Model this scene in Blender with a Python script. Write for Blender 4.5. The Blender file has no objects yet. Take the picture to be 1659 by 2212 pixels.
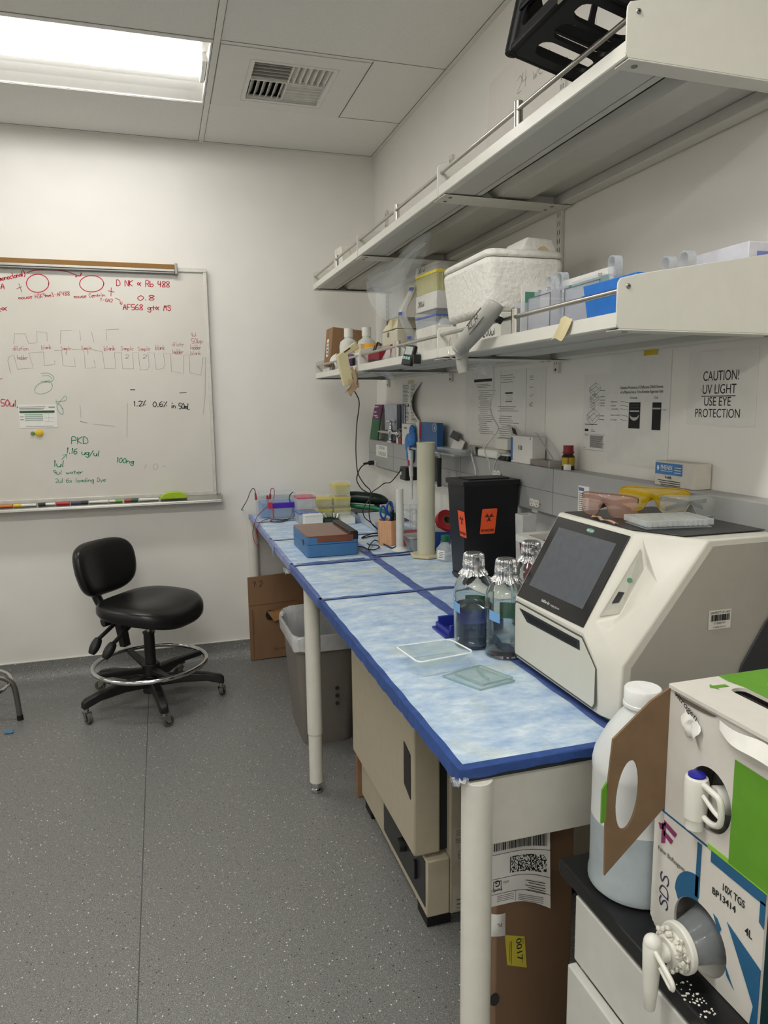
import bpy, math, random
from mathutils import Matrix, Vector
random.seed(7)
sc = bpy.context.scene
COL = sc.collection
PI = math.pi

# ---------------- camera, world, exposure ----------------
YAW, PITCH, ROLL, CAM_H = 0.2975, -0.1506, -0.0121, 1.4619
cam_d = bpy.data.cameras.new('camera')
cam = bpy.data.objects.new('camera', cam_d)
COL.objects.link(cam)
sc.camera = cam
cam_d.sensor_fit = 'HORIZONTAL'
cam_d.sensor_width = 36.0
cam_d.lens = 1558.76 / 1659 * 36.0
cam_d.clip_start = 0.02
_f = Vector((math.sin(YAW)*math.cos(PITCH), math.cos(YAW)*math.cos(PITCH), math.sin(PITCH)))
_r = Vector((math.cos(YAW), -math.sin(YAW), 0))
_u = _r.cross(_f)
_R = math.cos(ROLL)*_r + math.sin(ROLL)*_u
_U = -math.sin(ROLL)*_r + math.cos(ROLL)*_u
cam.matrix_world = Matrix(((_R.x, _U.x, -_f.x, 0), (_R.y, _U.y, -_f.y, 0), (_R.z, _U.z, -_f.z, CAM_H), (0, 0, 0, 1)))

world = bpy.data.worlds.new('world')
sc.world = world
world.use_nodes = True
world.node_tree.nodes['Background'].inputs[0].default_value = (0.9, 0.95, 1.0, 1)
world.node_tree.nodes['Background'].inputs[1].default_value = 0.05

LAMP_POWER = 26.0           # emission of the ceiling light lenses
L1_FACTOR = 0.5            # the light beside the air outlet is dimmer
LEFT_FILL_FACTOR = 0.5             # ceiling lights added out of view at left for fill
LAMP_COLOR = (1.0, 0.985, 0.955)
sc.view_settings.view_transform = 'Standard'
sc.view_settings.look = 'None'
sc.view_settings.gamma = 1.0
sc.view_settings.use_curve_mapping = False
sc.view_settings.exposure = 0.63
sc.cycles.use_denoising = True
try:
    sc.cycles.denoiser = 'OPENIMAGEDENOISE'
except Exception:
    pass
sc.cycles.max_bounces = 14
sc.cycles.transmission_bounces = 14
sc.cycles.transparent_max_bounces = 16
sc.cycles.sample_clamp_indirect = 6.0
sc.cycles.caustics_reflective = False
sc.cycles.caustics_refractive = True

# ---------------- materials ----------------
def lin(h):
    h = h.lstrip('#')
    o = []
    for i in (0, 2, 4):
        c = int(h[i:i+2], 16)/255
        o.append(c/12.92 if c <= 0.04045 else ((c+0.055)/1.055)**2.4)
    return o
MATS = {}
def mat(name, col='#cccccc', rough=0.5, metal=0.0, alpha=1.0, trans=0.0, ior=1.45, var=0.06, vscale=30, bump=0.0, bscale=120, emis=0, ecol=None, coat=0, sss=0, spec=0.5, stretch=None, col2=None):
    if name in MATS:
        return MATS[name]
    m = bpy.data.materials.new(name)
    m.use_nodes = True
    nt = m.node_tree
    p = nt.nodes['Principled BSDF']
    c = lin(col)
    tc = nt.nodes.new('ShaderNodeTexCoord')
    src = tc.outputs['Object']
    if stretch:
        mp = nt.nodes.new('ShaderNodeMapping')
        mp.inputs['Scale'].default_value = stretch
        nt.links.new(src, mp.inputs['Vector'])
        src = mp.outputs['Vector']
    n = nt.nodes.new('ShaderNodeTexNoise')
    n.inputs['Scale'].default_value = vscale
    n.inputs['Detail'].default_value = 4
    nt.links.new(src, n.inputs['Vector'])
    r = nt.nodes.new('ShaderNodeValToRGB')
    c2 = lin(col2) if col2 else [min(1, x*(1+var)) for x in c]
    c1 = c if col2 else [x*(1-var) for x in c]
    r.color_ramp.elements[0].position = 0.35
    r.color_ramp.elements[1].position = 0.65
    r.color_ramp.elements[0].color = (*c1, 1)
    r.color_ramp.elements[1].color = (*c2, 1)
    nt.links.new(n.outputs['Fac'], r.inputs['Fac'])
    nt.links.new(r.outputs['Color'], p.inputs['Base Color'])
    p.inputs['Roughness'].default_value = rough
    p.inputs['Metallic'].default_value = metal
    p.inputs['Alpha'].default_value = alpha
    p.inputs['IOR'].default_value = ior
    p.inputs['Specular IOR Level'].default_value = spec
    p.inputs['Transmission Weight'].default_value = trans
    p.inputs['Coat Weight'].default_value = coat
    if sss:
        p.inputs['Subsurface Weight'].default_value = sss
        p.inputs['Subsurface Radius'].default_value = (0.02, 0.02, 0.02)
    if emis:
        p.inputs['Emission Strength'].default_value = emis
        p.inputs['Emission Color'].default_value = (*(ecol or c), 1)
    if bump:
        b = nt.nodes.new('ShaderNodeBump')
        b.inputs['Strength'].default_value = bump
        b.inputs['Distance'].default_value = 0.01
        n2 = nt.nodes.new('ShaderNodeTexNoise')
        n2.inputs['Scale'].default_value = bscale
        n2.inputs['Detail'].default_value = 5
        nt.links.new(src, n2.inputs['Vector'])
        nt.links.new(n2.outputs['Fac'], b.inputs['Height'])
        nt.links.new(b.outputs['Normal'], p.inputs['Normal'])
    m.diffuse_color = (*c, 1)
    MATS[name] = m
    return m

# ---------------- mesh building ----------------
def catmull(pts, sub=5, closed=False):
    P = [Vector(p) for p in pts]
    n = len(P)
    if n < 3:
        return P
    out = []
    rng = range(n if closed else n-1)
    for i in rng:
        if closed:
            a, b, c, d = P[(i-1) % n], P[i], P[(i+1) % n], P[(i+2) % n]
        else:
            a, b, c, d = P[max(i-1, 0)], P[i], P[i+1], P[min(i+2, n-1)]
        for k in range(sub):
            t = k/sub
            out.append(0.5*((2*b)+(c-a)*t+(2*a-5*b+4*c-d)*t*t+(3*b-a-3*c+d)*t**3))
    if not closed:
        out.append(P[-1])
    return out

def curve_fill(loops, thick):
    cu = bpy.data.curves.new('tmp', 'CURVE')
    cu.dimensions = '2D'
    cu.fill_mode = 'BOTH'
    cu.extrude = thick/2
    for L in loops:
        s = cu.splines.new('POLY')
        s.points.add(len(L)-1)
        for i, (x, y) in enumerate(L):
            s.points[i].co = (x, y, 0, 1)
        s.use_cyclic_u = True
    return _take(cu)

def _take(cu):
    o = bpy.data.objects.new('tmp', cu)
    COL.objects.link(o)
    dg = bpy.context.evaluated_depsgraph_get()
    me = bpy.data.meshes.new_from_object(o.evaluated_get(dg))
    v = [tuple(x.co) for x in me.vertices]
    f = [tuple(p.vertices) for p in me.polygons]
    bpy.data.objects.remove(o)
    bpy.data.curves.remove(cu)
    bpy.data.meshes.remove(me)
    return v, f
_TXT = {}
def text_geo(s, bold=0.0):
    k = (s, bold)
    if k not in _TXT:
        cu = bpy.data.curves.new('tmp', 'FONT')
        cu.body = s
        cu.size = 1
        cu.offset = bold
        _TXT[k] = _take(cu)
    return _TXT[k]

# single stroke handwriting, grid 4 wide 8 tall, baseline 2 (descender 0), x-height 5.5
GL = {
'A':['02 28 42','1444'.replace('1444','14 35')],'B':['02 08 37 26 05','05 35 43 32 02'],'C':['47 28 06 04 22 43'],'D':['02 08 37 45 43 22 02'],'E':['48 08 02 42','05 35'],'F':['02 08 48','05 35'],
'G':['47 28 06 04 22 43 45 25'],'H':['02 08','42 48','05 45'],'I':['22 28'],'K':['02 08','48 05 42'],'L':['08 02 42'],'M':['02 18 25 38 42'],'N':['02 08 42 48'],'O':['28 06 04 22 44 46 28'],
'P':['02 08 38 46 35 05'],'R':['02 08 38 46 35 05','25 42'],'S':['47 28 07 16 35 43 22 03'],'T':['08 48','28 22'],'U':['08 03 22 43 48'],'X':['02 48','08 42'],'V':['08 22 48'],
'a':['45 25 04 13 33 45 42'],'b':['08 02','03 22 43 44 35 04'],'c':['45 25 04 03 22 42'],'d':['48 42','43 22 03 04 25 44'],'e':['04 44 45 25 04 03 22 42'],'g':['45 25 04 13 33 45','45 40 20 01'],
'h':['08 02','04 25 44 42'],'i':['25 22','27 28'],'k':['08 02','45 04 42'],'l':['28 23 32'],'m':['05 02','04 15 24 22','24 35 44 42'],'n':['05 02','04 25 44 42'],'o':['25 04 03 22 43 44 25'],
'p':['05 00','04 25 44 43 22 03'],'r':['05 02','04 25 45'],'s':['45 15 04 33 42 02'],'t':['27 23 32','05 45'],'u':['05 03 22 43 45 42'],'w':['05 12 24 32 45'],'x':['05 42','02 45'],'y':['05 22','45 10'],
'0':['28 06 04 22 44 46 28'],'1':['17 28 22'],'2':['07 28 47 45 02 42'],'3':['08 38 25 43 32 02'],'4':['08 05 45','38 32'],'5':['48 08 05 35 43 32 02'],'6':['38 06 03 22 43 35 04'],'8':['25 07 28 47 25 03 22 43 25'],'9':['45 25 07 28 47 45 42'],
'%':['02 48','07 17','33 43'],'.':['22 23'],',':['22 11'],'-':['15 35'],'/':['01 48'],')':['19 37 34 11'],'+':['05 45','27 23'],'@':['46 24 13 04 05 16 25 42'],'Y':['08 25 48','25 22'],
}
def stroke_text(s):
    out = []
    x = 0.0
    for ch in s:
        if ch == ' ':
            x += 0.7
            continue
        w = 0.28 if ch in 'il1.,I' else 0.72
        for st in GL.get(ch, []):
            pts = []
            for t in st.split():
                gx, gy = int(t[0])/4, (int(t[1])-2)/6
                if w < .5:
                    gx = gx*0.6-0.1
                pts.append((x+gx*0.55+gy*0.08+random.uniform(-.02, .02), gy+random.uniform(-.025, .025)))
            out.append(pts)
        x += w if w > .5 else 0.42
    return out, max(x-0.15, .1)

class B:
    def __init__(s, m=None):
        s.v, s.f, s.fm, s.mats = [], [], [], []
        s.cur = 0
        s.X = Matrix.Identity(4)
        if m:
            s.use(m)
    def use(s, m):
        if m not in s.mats:
            s.mats.append(m)
        s.cur = s.mats.index(m)
        return s
    def xf(s, M=None):
        s.X = M if M is not None else Matrix.Identity(4)
        return s
    def add(s, v, f):
        o = len(s.v)
        s.v += [tuple(s.X @ Vector(p)) for p in v]
        for q in f:
            s.f.append(tuple(i+o for i in q))
            s.fm.append(s.cur)
        return s
    def box(s, x0, x1, y0, y1, z0, z1):
        return s.add([(x0,y0,z0),(x1,y0,z0),(x1,y1,z0),(x0,y1,z0),(x0,y0,z1),(x1,y0,z1),(x1,y1,z1),(x0,y1,z1)],
                     [(0,3,2,1),(4,5,6,7),(0,1,5,4),(1,2,6,5),(2,3,7,6),(3,0,4,7)])
    def taper(s, lo, hi, z0, z1):
        a, b = lo, hi
        return s.add([(a[0],a[2],z0),(a[1],a[2],z0),(a[1],a[3],z0),(a[0],a[3],z0),(b[0],b[2],z1),(b[1],b[2],z1),(b[1],b[3],z1),(b[0],b[3],z1)],
                     [(0,3,2,1),(4,5,6,7),(0,1,5,4),(1,2,6,5),(2,3,7,6),(3,0,4,7)])
    def shell(s, lo, hi, z0, z1, t=0.002, floor=0.003):
        """open-top container with wall thickness"""
        a, b = lo, hi
        def q(r, z, d=0):
            return [(r[0]+d,r[2]+d,z),(r[1]-d,r[2]+d,z),(r[1]-d,r[3]-d,z),(r[0]+d,r[3]-d,z)]
        v = q(a,z0)+q(b,z1)+q(b,z1,t)+q(a,z0+floor,t)
        f = [(0,3,2,1)]
        for k in (0,4,8):
            for i in range(4):
                j = (i+1) % 4
                f.append((k+i,k+j,k+4+j,k+4+i))
        f.append((12,13,14,15))
        return s.add(v, f)
    def prism(s, base, vec):
        n = len(base)
        vec = Vector(vec)
        v = [Vector(p) for p in base]+[Vector(p)+vec for p in base]
        f = [tuple(range(n))[::-1], tuple(range(n, 2*n))]+[(i,(i+1) % n,n+(i+1) % n,n+i) for i in range(n)]
        return s.add(v, f)
    def quad(s, *p):
        return s.add(p, [tuple(range(len(p)))])
    def cyl(s, p0, p1, r0, r1=None, n=24, caps=True):
        r1 = r0 if r1 is None else r1
        p0, p1 = Vector(p0), Vector(p1)
        d = (p1-p0).normalized()
        a = d.orthogonal().normalized()
        b = d.cross(a)
        v = []
        for p, r in ((p0,r0),(p1,r1)):
            for i in range(n):
                t = 2*PI*i/n
                v.append(p+a*r*math.cos(t)+b*r*math.sin(t))
        f = [(i,(i+1) % n,n+(i+1) % n,n+i) for i in range(n)]
        if caps:
            f += [tuple(range(n))[::-1], tuple(range(n,2*n))]
        return s.add(v, f)
    def lathe(s, prof, o=(0,0,0), n=32, sx=1, sy=1):
        v, f = [], []
        m = len(prof)
        for (r, z) in prof:
            for i in range(n):
                t = 2*PI*i/n
                v.append((o[0]+r*sx*math.cos(t), o[1]+r*sy*math.sin(t), o[2]+z))
        for k in range(m-1):
            for i in range(n):
                j = (i+1) % n
                f.append((k*n+i,k*n+j,k*n+n+j,k*n+n+i))
        if prof[0][0] > 1e-6: f.append(tuple(range(n))[::-1])
        if prof[-1][0] > 1e-6: f.append(tuple(range((m-1)*n,m*n)))
        return s.add(v, f)
    def tube(s, pts, r, n=8, sub=5, closed=False, smooth=True):
        P = catmull(pts, sub, closed) if smooth else [Vector(p) for p in pts]
        Q = [P[0]]
        for p in P[1:]:
            if (p-Q[-1]).length > 1e-6: Q.append(p)
        P = Q
        m = len(P)
        v, f = [], []
        a = None
        for i, p in enumerate(P):
            d = (P[(i+1) % m]-P[i-1]) if closed else (P[min(i+1,m-1)]-P[max(i-1,0)])
            d = d.normalized() if d.length > 1e-9 else Vector((0,0,1))
            a = d.orthogonal().normalized() if a is None else (a-d*a.dot(d))
            a = a.normalized() if a.length > 1e-6 else d.orthogonal().normalized()
            b = d.cross(a)
            rr = r(i/(m-1)) if callable(r) else r
            for k in range(n):
                t = 2*PI*k/n
                v.append(p+a*rr*math.cos(t)+b*rr*math.sin(t))
        for i in range(m if closed else m-1):
            i2 = (i+1) % m
            for k in range(n):
                k2 = (k+1) % n
                f.append((i*n+k,i*n+k2,i2*n+k2,i2*n+k))
        if not closed:
            f += [tuple(range(n))[::-1], tuple(range((m-1)*n,m*n))]
        return s.add(v, f)
    def grid(s, fn, nu, nv, wrap=False):
        v = [fn(i/nu, j/nv) for j in range(nv+1) for i in range(nu+1)]
        f = [(j*(nu+1)+i,j*(nu+1)+i+1,(j+1)*(nu+1)+i+1,(j+1)*(nu+1)+i) for j in range(nv) for i in range(nu)]
        return s.add(v, f)
    def ball(s, c, r, n=20, m=12):
        rx, ry, rz = r if isinstance(r, (tuple, list)) else (r, r, r)
        prof = [(max(math.sin(PI*k/m), 0 if k in (0, m) else 1e-4), -math.cos(PI*k/m)) for k in range(m+1)]
        v, f = [], []
        for (q, z) in prof:
            for i in range(n):
                t = 2*PI*i/n
                v.append((c[0]+q*rx*math.cos(t), c[1]+q*ry*math.sin(t), c[2]+rz*z))
        for k in range(m):
            for i in range(n):
                j = (i+1) % n
                f.append((k*n+i,k*n+j,k*n+n+j,k*n+n+i))
        return s.add(v, f)
    def cushion(s, rx, ry, th, e=3.0, dish=0.0, n=40, warp=None):
        """rounded cushion, centre at origin, faces +-z"""
        rings = [(0.02,-1),(0.55,-1),(0.85,-.93),(0.95,-.7),(1.0,-.25),(1.0,.25),(0.96,.62),(0.88,.86),(0.7,.98),(0.4,1),(0.15,1),(0.02,1)]
        v, f = [], []
        for (k, z) in rings:
            for i in range(n):
                t = 2*PI*i/n
                c, q = math.cos(t), math.sin(t)
                R = (abs(c)**e+abs(q)**e)**(-1/e)
                x, y = R*c*k*rx, R*q*k*ry
                zz = z*th/2-(dish*(1-k*k) if z > 0 else 0)
                p = (x, y, zz)
                v.append(warp(*p) if warp else p)
        m = len(rings)
        for k in range(m-1):
            for i in range(n):
                j = (i+1) % n
                f.append((k*n+i,k*n+j,k*n+n+j,k*n+n+i))
        f += [tuple(range(n))[::-1], tuple(range((m-1)*n,m*n))]
        return s.add(v, f)
    def holey(s, loops, thick, o, u, v):
        """flat plate with holes; 2-D (a,b) -> o + a*u + b*v, thickness along u x v"""
        vv, ff = curve_fill(loops, thick)
        o, u, v = Vector(o), Vector(u), Vector(v)
        w = u.cross(v).normalized()
        return s.add([o+u*p[0]+v*p[1]+w*p[2] for p in vv], ff)
    def text(s, t, o, u, v, h, w=None, align='L', bold=0.0):
        vv, ff = text_geo(t, bold)
        if not vv: return s
        xs = [p[0] for p in vv]
        x0, x1 = min(xs), max(xs)
        k = h/0.73
        kx = k if w is None else w/(x1-x0)
        off = {'L': 0, 'C': -(x1-x0)/2, 'R': -(x1-x0)}[align]
        o, u, v = Vector(o), Vector(u).normalized(), Vector(v).normalized()
        return s.add([o+u*((p[0]-x0+off)*kx)+v*(p[1]*k) for p in vv], ff)
    def stroke(s, pts, w, nrm):
        """flat ink ribbon on a surface"""
        P = [Vector(p) for p in pts]
        nrm = Vector(nrm)
        L, R = [], []
        for i, p in enumerate(P):
            d = P[min(i+1,len(P)-1)]-P[max(i-1,0)]
            if d.length < 1e-9: d = Vector((0,0,1))
            d = d.normalized()
            q = d.cross(nrm).normalized()*w/2
            L.append(p+q); R.append(p-q)
        L[0] -= (P[1]-P[0]).normalized()*w/2; R[0] -= (P[1]-P[0]).normalized()*w/2
        m = len(P)
        return s.add(L+R, [(i,i+1,m+i+1,m+i) for i in range(m-1)])
    def hand(s, t, o, u, v, h, w=None, ink=0.002, nrm=None):
        st, wid = stroke_text(t)
        o, u, v = Vector(o), Vector(u), Vector(v)
        kx = (w/wid) if w else h
        nrm = Vector(nrm) if nrm else u.cross(v)
        for pts in st:
            P = [o+u*(a*kx)+v*(b*h) for a, b in pts]
            if len(P) > 2: P = catmull(P, 3)
            s.stroke(P, ink, nrm)
        return s
    def build(s, name, m=None, parent=None, at=None, bevel=0.0, seg=2, angle=0.6, label=None):
        if m and m not in s.mats: s.mats.insert(0, m) if not s.mats else s.mats.append(m)
        loc = Vector(parent.get('_o', (0,0,0))) if parent is not None else Vector(at or (0,0,0))
        me = bpy.data.meshes.new(name)
        me.from_pydata([tuple(Vector(p)-loc) for p in s.v], [], s.f)
        for q in s.mats: me.materials.append(q)
        me.polygons.foreach_set('material_index', s.fm)
        me.polygons.foreach_set('use_smooth', [True]*len(s.f))
        import bmesh
        bm = bmesh.new(); bm.from_mesh(me)
        bmesh.ops.recalc_face_normals(bm, faces=bm.faces)
        bm.to_mesh(me); bm.free()
        me.set_sharp_from_angle(angle=angle)
        o = bpy.data.objects.new(name, me)
        COL.objects.link(o)
        if parent is not None:
            o.parent = parent
            root = parent
            o['_o'] = tuple(loc)
        else:
            o.location = loc
            o['_o'] = tuple(loc)
        if bevel:
            md = o.modifiers.new('bevel', 'BEVEL')
            md.width = bevel; md.segments = seg; md.limit_method = 'ANGLE'; md.angle_limit = 0.6
        if label: o['label'] = label
        return o

def thing(name, label, cat, at, group=None):
    o = bpy.data.objects.new(name, None)
    o.empty_display_size = 0.05
    COL.objects.link(o)
    o.location = at
    o['_o'] = tuple(at)
    tag(o, label, cat, group)
    return o
def tag(o, label, cat, group=None):
    o['label'] = label; o['category'] = cat
    if group: o['group'] = group
    return o
def struct(o):
    o['kind'] = 'structure'
    return o
def dup(root, loc, rotz=None, label=None, group=None):
    r = root.copy(); COL.objects.link(r); r.location = loc
    if rotz is not None: r.rotation_euler = (0, 0, rotz)
    if label: r['label'] = label
    if group: r['group'] = group
    for ch in list(root.children):
        c = ch.copy(); COL.objects.link(c); c.parent = r
        for g in list(ch.children):
            d = g.copy(); COL.objects.link(d); d.parent = c
    return r
def M_at(loc, rz=0, rx=0, ry=0):
    return Matrix.Translation(loc) @ Matrix.Rotation(rz,4,'Z') @ Matrix.Rotation(ry,4,'Y') @ Matrix.Rotation(rx,4,'X')
def circle(cx, cy, rx, ry=None, n=32):
    ry = ry or rx
    return [(cx+rx*math.cos(2*PI*i/n), cy+ry*math.sin(2*PI*i/n)) for i in range(n)]
def rrect(x0, x1, y0, y1, r, n=5):
    o = []
    for cx, cy, a in ((x1-r,y1-r,0),(x0+r,y1-r,90),(x0+r,y0+r,180),(x1-r,y0+r,270)):
        for i in range(n+1):
            t = math.radians(a+90*i/n)
            o.append((cx+r*math.cos(t), cy+r*math.sin(t)))
    return o
LX, LY, LZ = Vector((1,0,0)), Vector((0,1,0)), Vector((0,0,1))
# common materials
white_paint = mat('white_paint', '#dad7cc', .45, var=.02)
steel = mat('brushed_steel', '#b9b6ae', .28, 1.0, var=.05, stretch=(1,1,40))
chrome = mat('chrome', '#d0d0d0', .08, 1.0, var=.02)
black_plastic = mat('black_plastic', '#141415', .38, var=.1)
black_rubber = mat('black_rubber', '#101011', .55, var=.1)
cardboard = mat('cardboard', '#8f6d4c', .85, var=.08, vscale=18, stretch=(1,1,.3))
paper = mat('white_paper', '#e4e2dc', .8, var=.02)
ink = mat('black_ink', '#1b1b1c', .7, var=.05)
ink_grey = mat('grey_print', '#5a5a58', .8, var=.1)
clear_plastic = mat('clear_plastic', '#dfe6ea', .12, alpha=.22, var=.02)
frost_plastic = mat('frosted_plastic', '#d9dcd6', .4, alpha=.72, var=.03)
white_plastic = mat('white_plastic', '#e4e3da', .4, var=.02)
blue_tape = mat('blue_tape', '#2d4b88', .55, var=.15, vscale=40, bump=.15, bscale=60)
lilac_tape = mat('faded_blue_tape', '#8693bd', .5, var=.18, vscale=30, bump=.2, bscale=50)
BOARD_TEXT=[('monoclonal)',(-0.72, 2.081),(-0.6, 2.11),0.0243,'r'),
('A',(-0.718, 2.043),(-0.702, 2.044),0.0243,'r'),
('mouse H3K9me3-AF488',(-0.641, 1.994),(-0.403, 2.022),0.0189,'r'),
('mouse Centrin',(-0.384, 2.008),(-0.235, 2.02),0.0189,'r'),
('T-GA2',(-0.261, 1.996),(-0.201, 1.993),0.0162,'r'),
('k@',(-0.749, 1.931),(-0.7, 1.939),0.0243,'r'),
('D NK @ Rb 488',(-0.175, 2.077),(0.088, 2.077),0.0296,'r'),
('0.8',(-0.075, 2.006),(0.007, 2.01),0.0243,'r'),
('AF568 gt@ MS',(-0.151, 1.957),(0.088, 1.958),0.0270,'r'),
('dilution',(-0.688, 1.744),(-0.618, 1.745),0.0216,'p'),
('ladder',(-0.673, 1.698),(-0.624, 1.699),0.0216,'p'),
('blank',(-0.555, 1.75),(-0.51, 1.753),0.0216,'p'),
('Sample',(-0.464, 1.746),(-0.418, 1.749),0.0189,'p'),
('1',(-0.446, 1.723),(-0.438, 1.723),0.0162,'p'),
('Sample',(-0.367, 1.749),(-0.318, 1.752),0.0189,'p'),
('1',(-0.342, 1.726),(-0.333, 1.726),0.0162,'p'),
('blank',(-0.257, 1.746),(-0.203, 1.748),0.0243,'p'),
('Sample',(-0.175, 1.749),(-0.113, 1.749),0.0216,'p'),
('2',(-0.155, 1.708),(-0.139, 1.708),0.0189,'k2'),
('Sample',(-0.09, 1.747),(-0.029, 1.75),0.0216,'p'),
('2',(-0.067, 1.709),(-0.05, 1.709),0.0189,'k2'),
('blank',(-0.001, 1.753),(0.046, 1.753),0.0243,'p'),
('dilute',(0.085, 1.773),(0.143, 1.774),0.0216,'p'),
('ladder',(0.083, 1.732),(0.141, 1.732),0.0243,'p'),
('4ul',(0.186, 1.823),(0.213, 1.825),0.0216,'p'),
('50bp',(0.187, 1.789),(0.245, 1.792),0.0243,'p'),
('ladder',(0.178, 1.757),(0.236, 1.757),0.0243,'p'),
('blank',(0.179, 1.727),(0.232, 1.728),0.0216,'p'),
('1.2%',(-0.126, 1.457),(-0.067, 1.461),0.0270,'k'),
('0.6%',(-0.03, 1.453),(0.042, 1.455),0.0270,'k'),
('in 50mL',(0.063, 1.445),(0.16, 1.438),0.0296,'k'),
('50ul,',(-0.766, 1.468),(-0.685, 1.462),0.0323,'r'),
('r',(-0.76, 1.595),(-0.747, 1.597),0.0162,'r'),
('PKD',(-0.448, 1.267),(-0.369, 1.267),0.0350,'g'),
('1.16 ug/ul',(-0.476, 1.219),(-0.319, 1.197),0.0296,'g'),
('1ul',(-0.543, 1.151),(-0.495, 1.147),0.0323,'g'),
('9ul water',(-0.549, 1.11),(-0.403, 1.107),0.0216,'g'),
('2ul 6x loading Dye',(-0.541, 1.066),(-0.295, 1.062),0.0216,'g'),
('100ng',(-0.233, 1.162),(-0.149, 1.151),0.0270,'g')]
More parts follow.
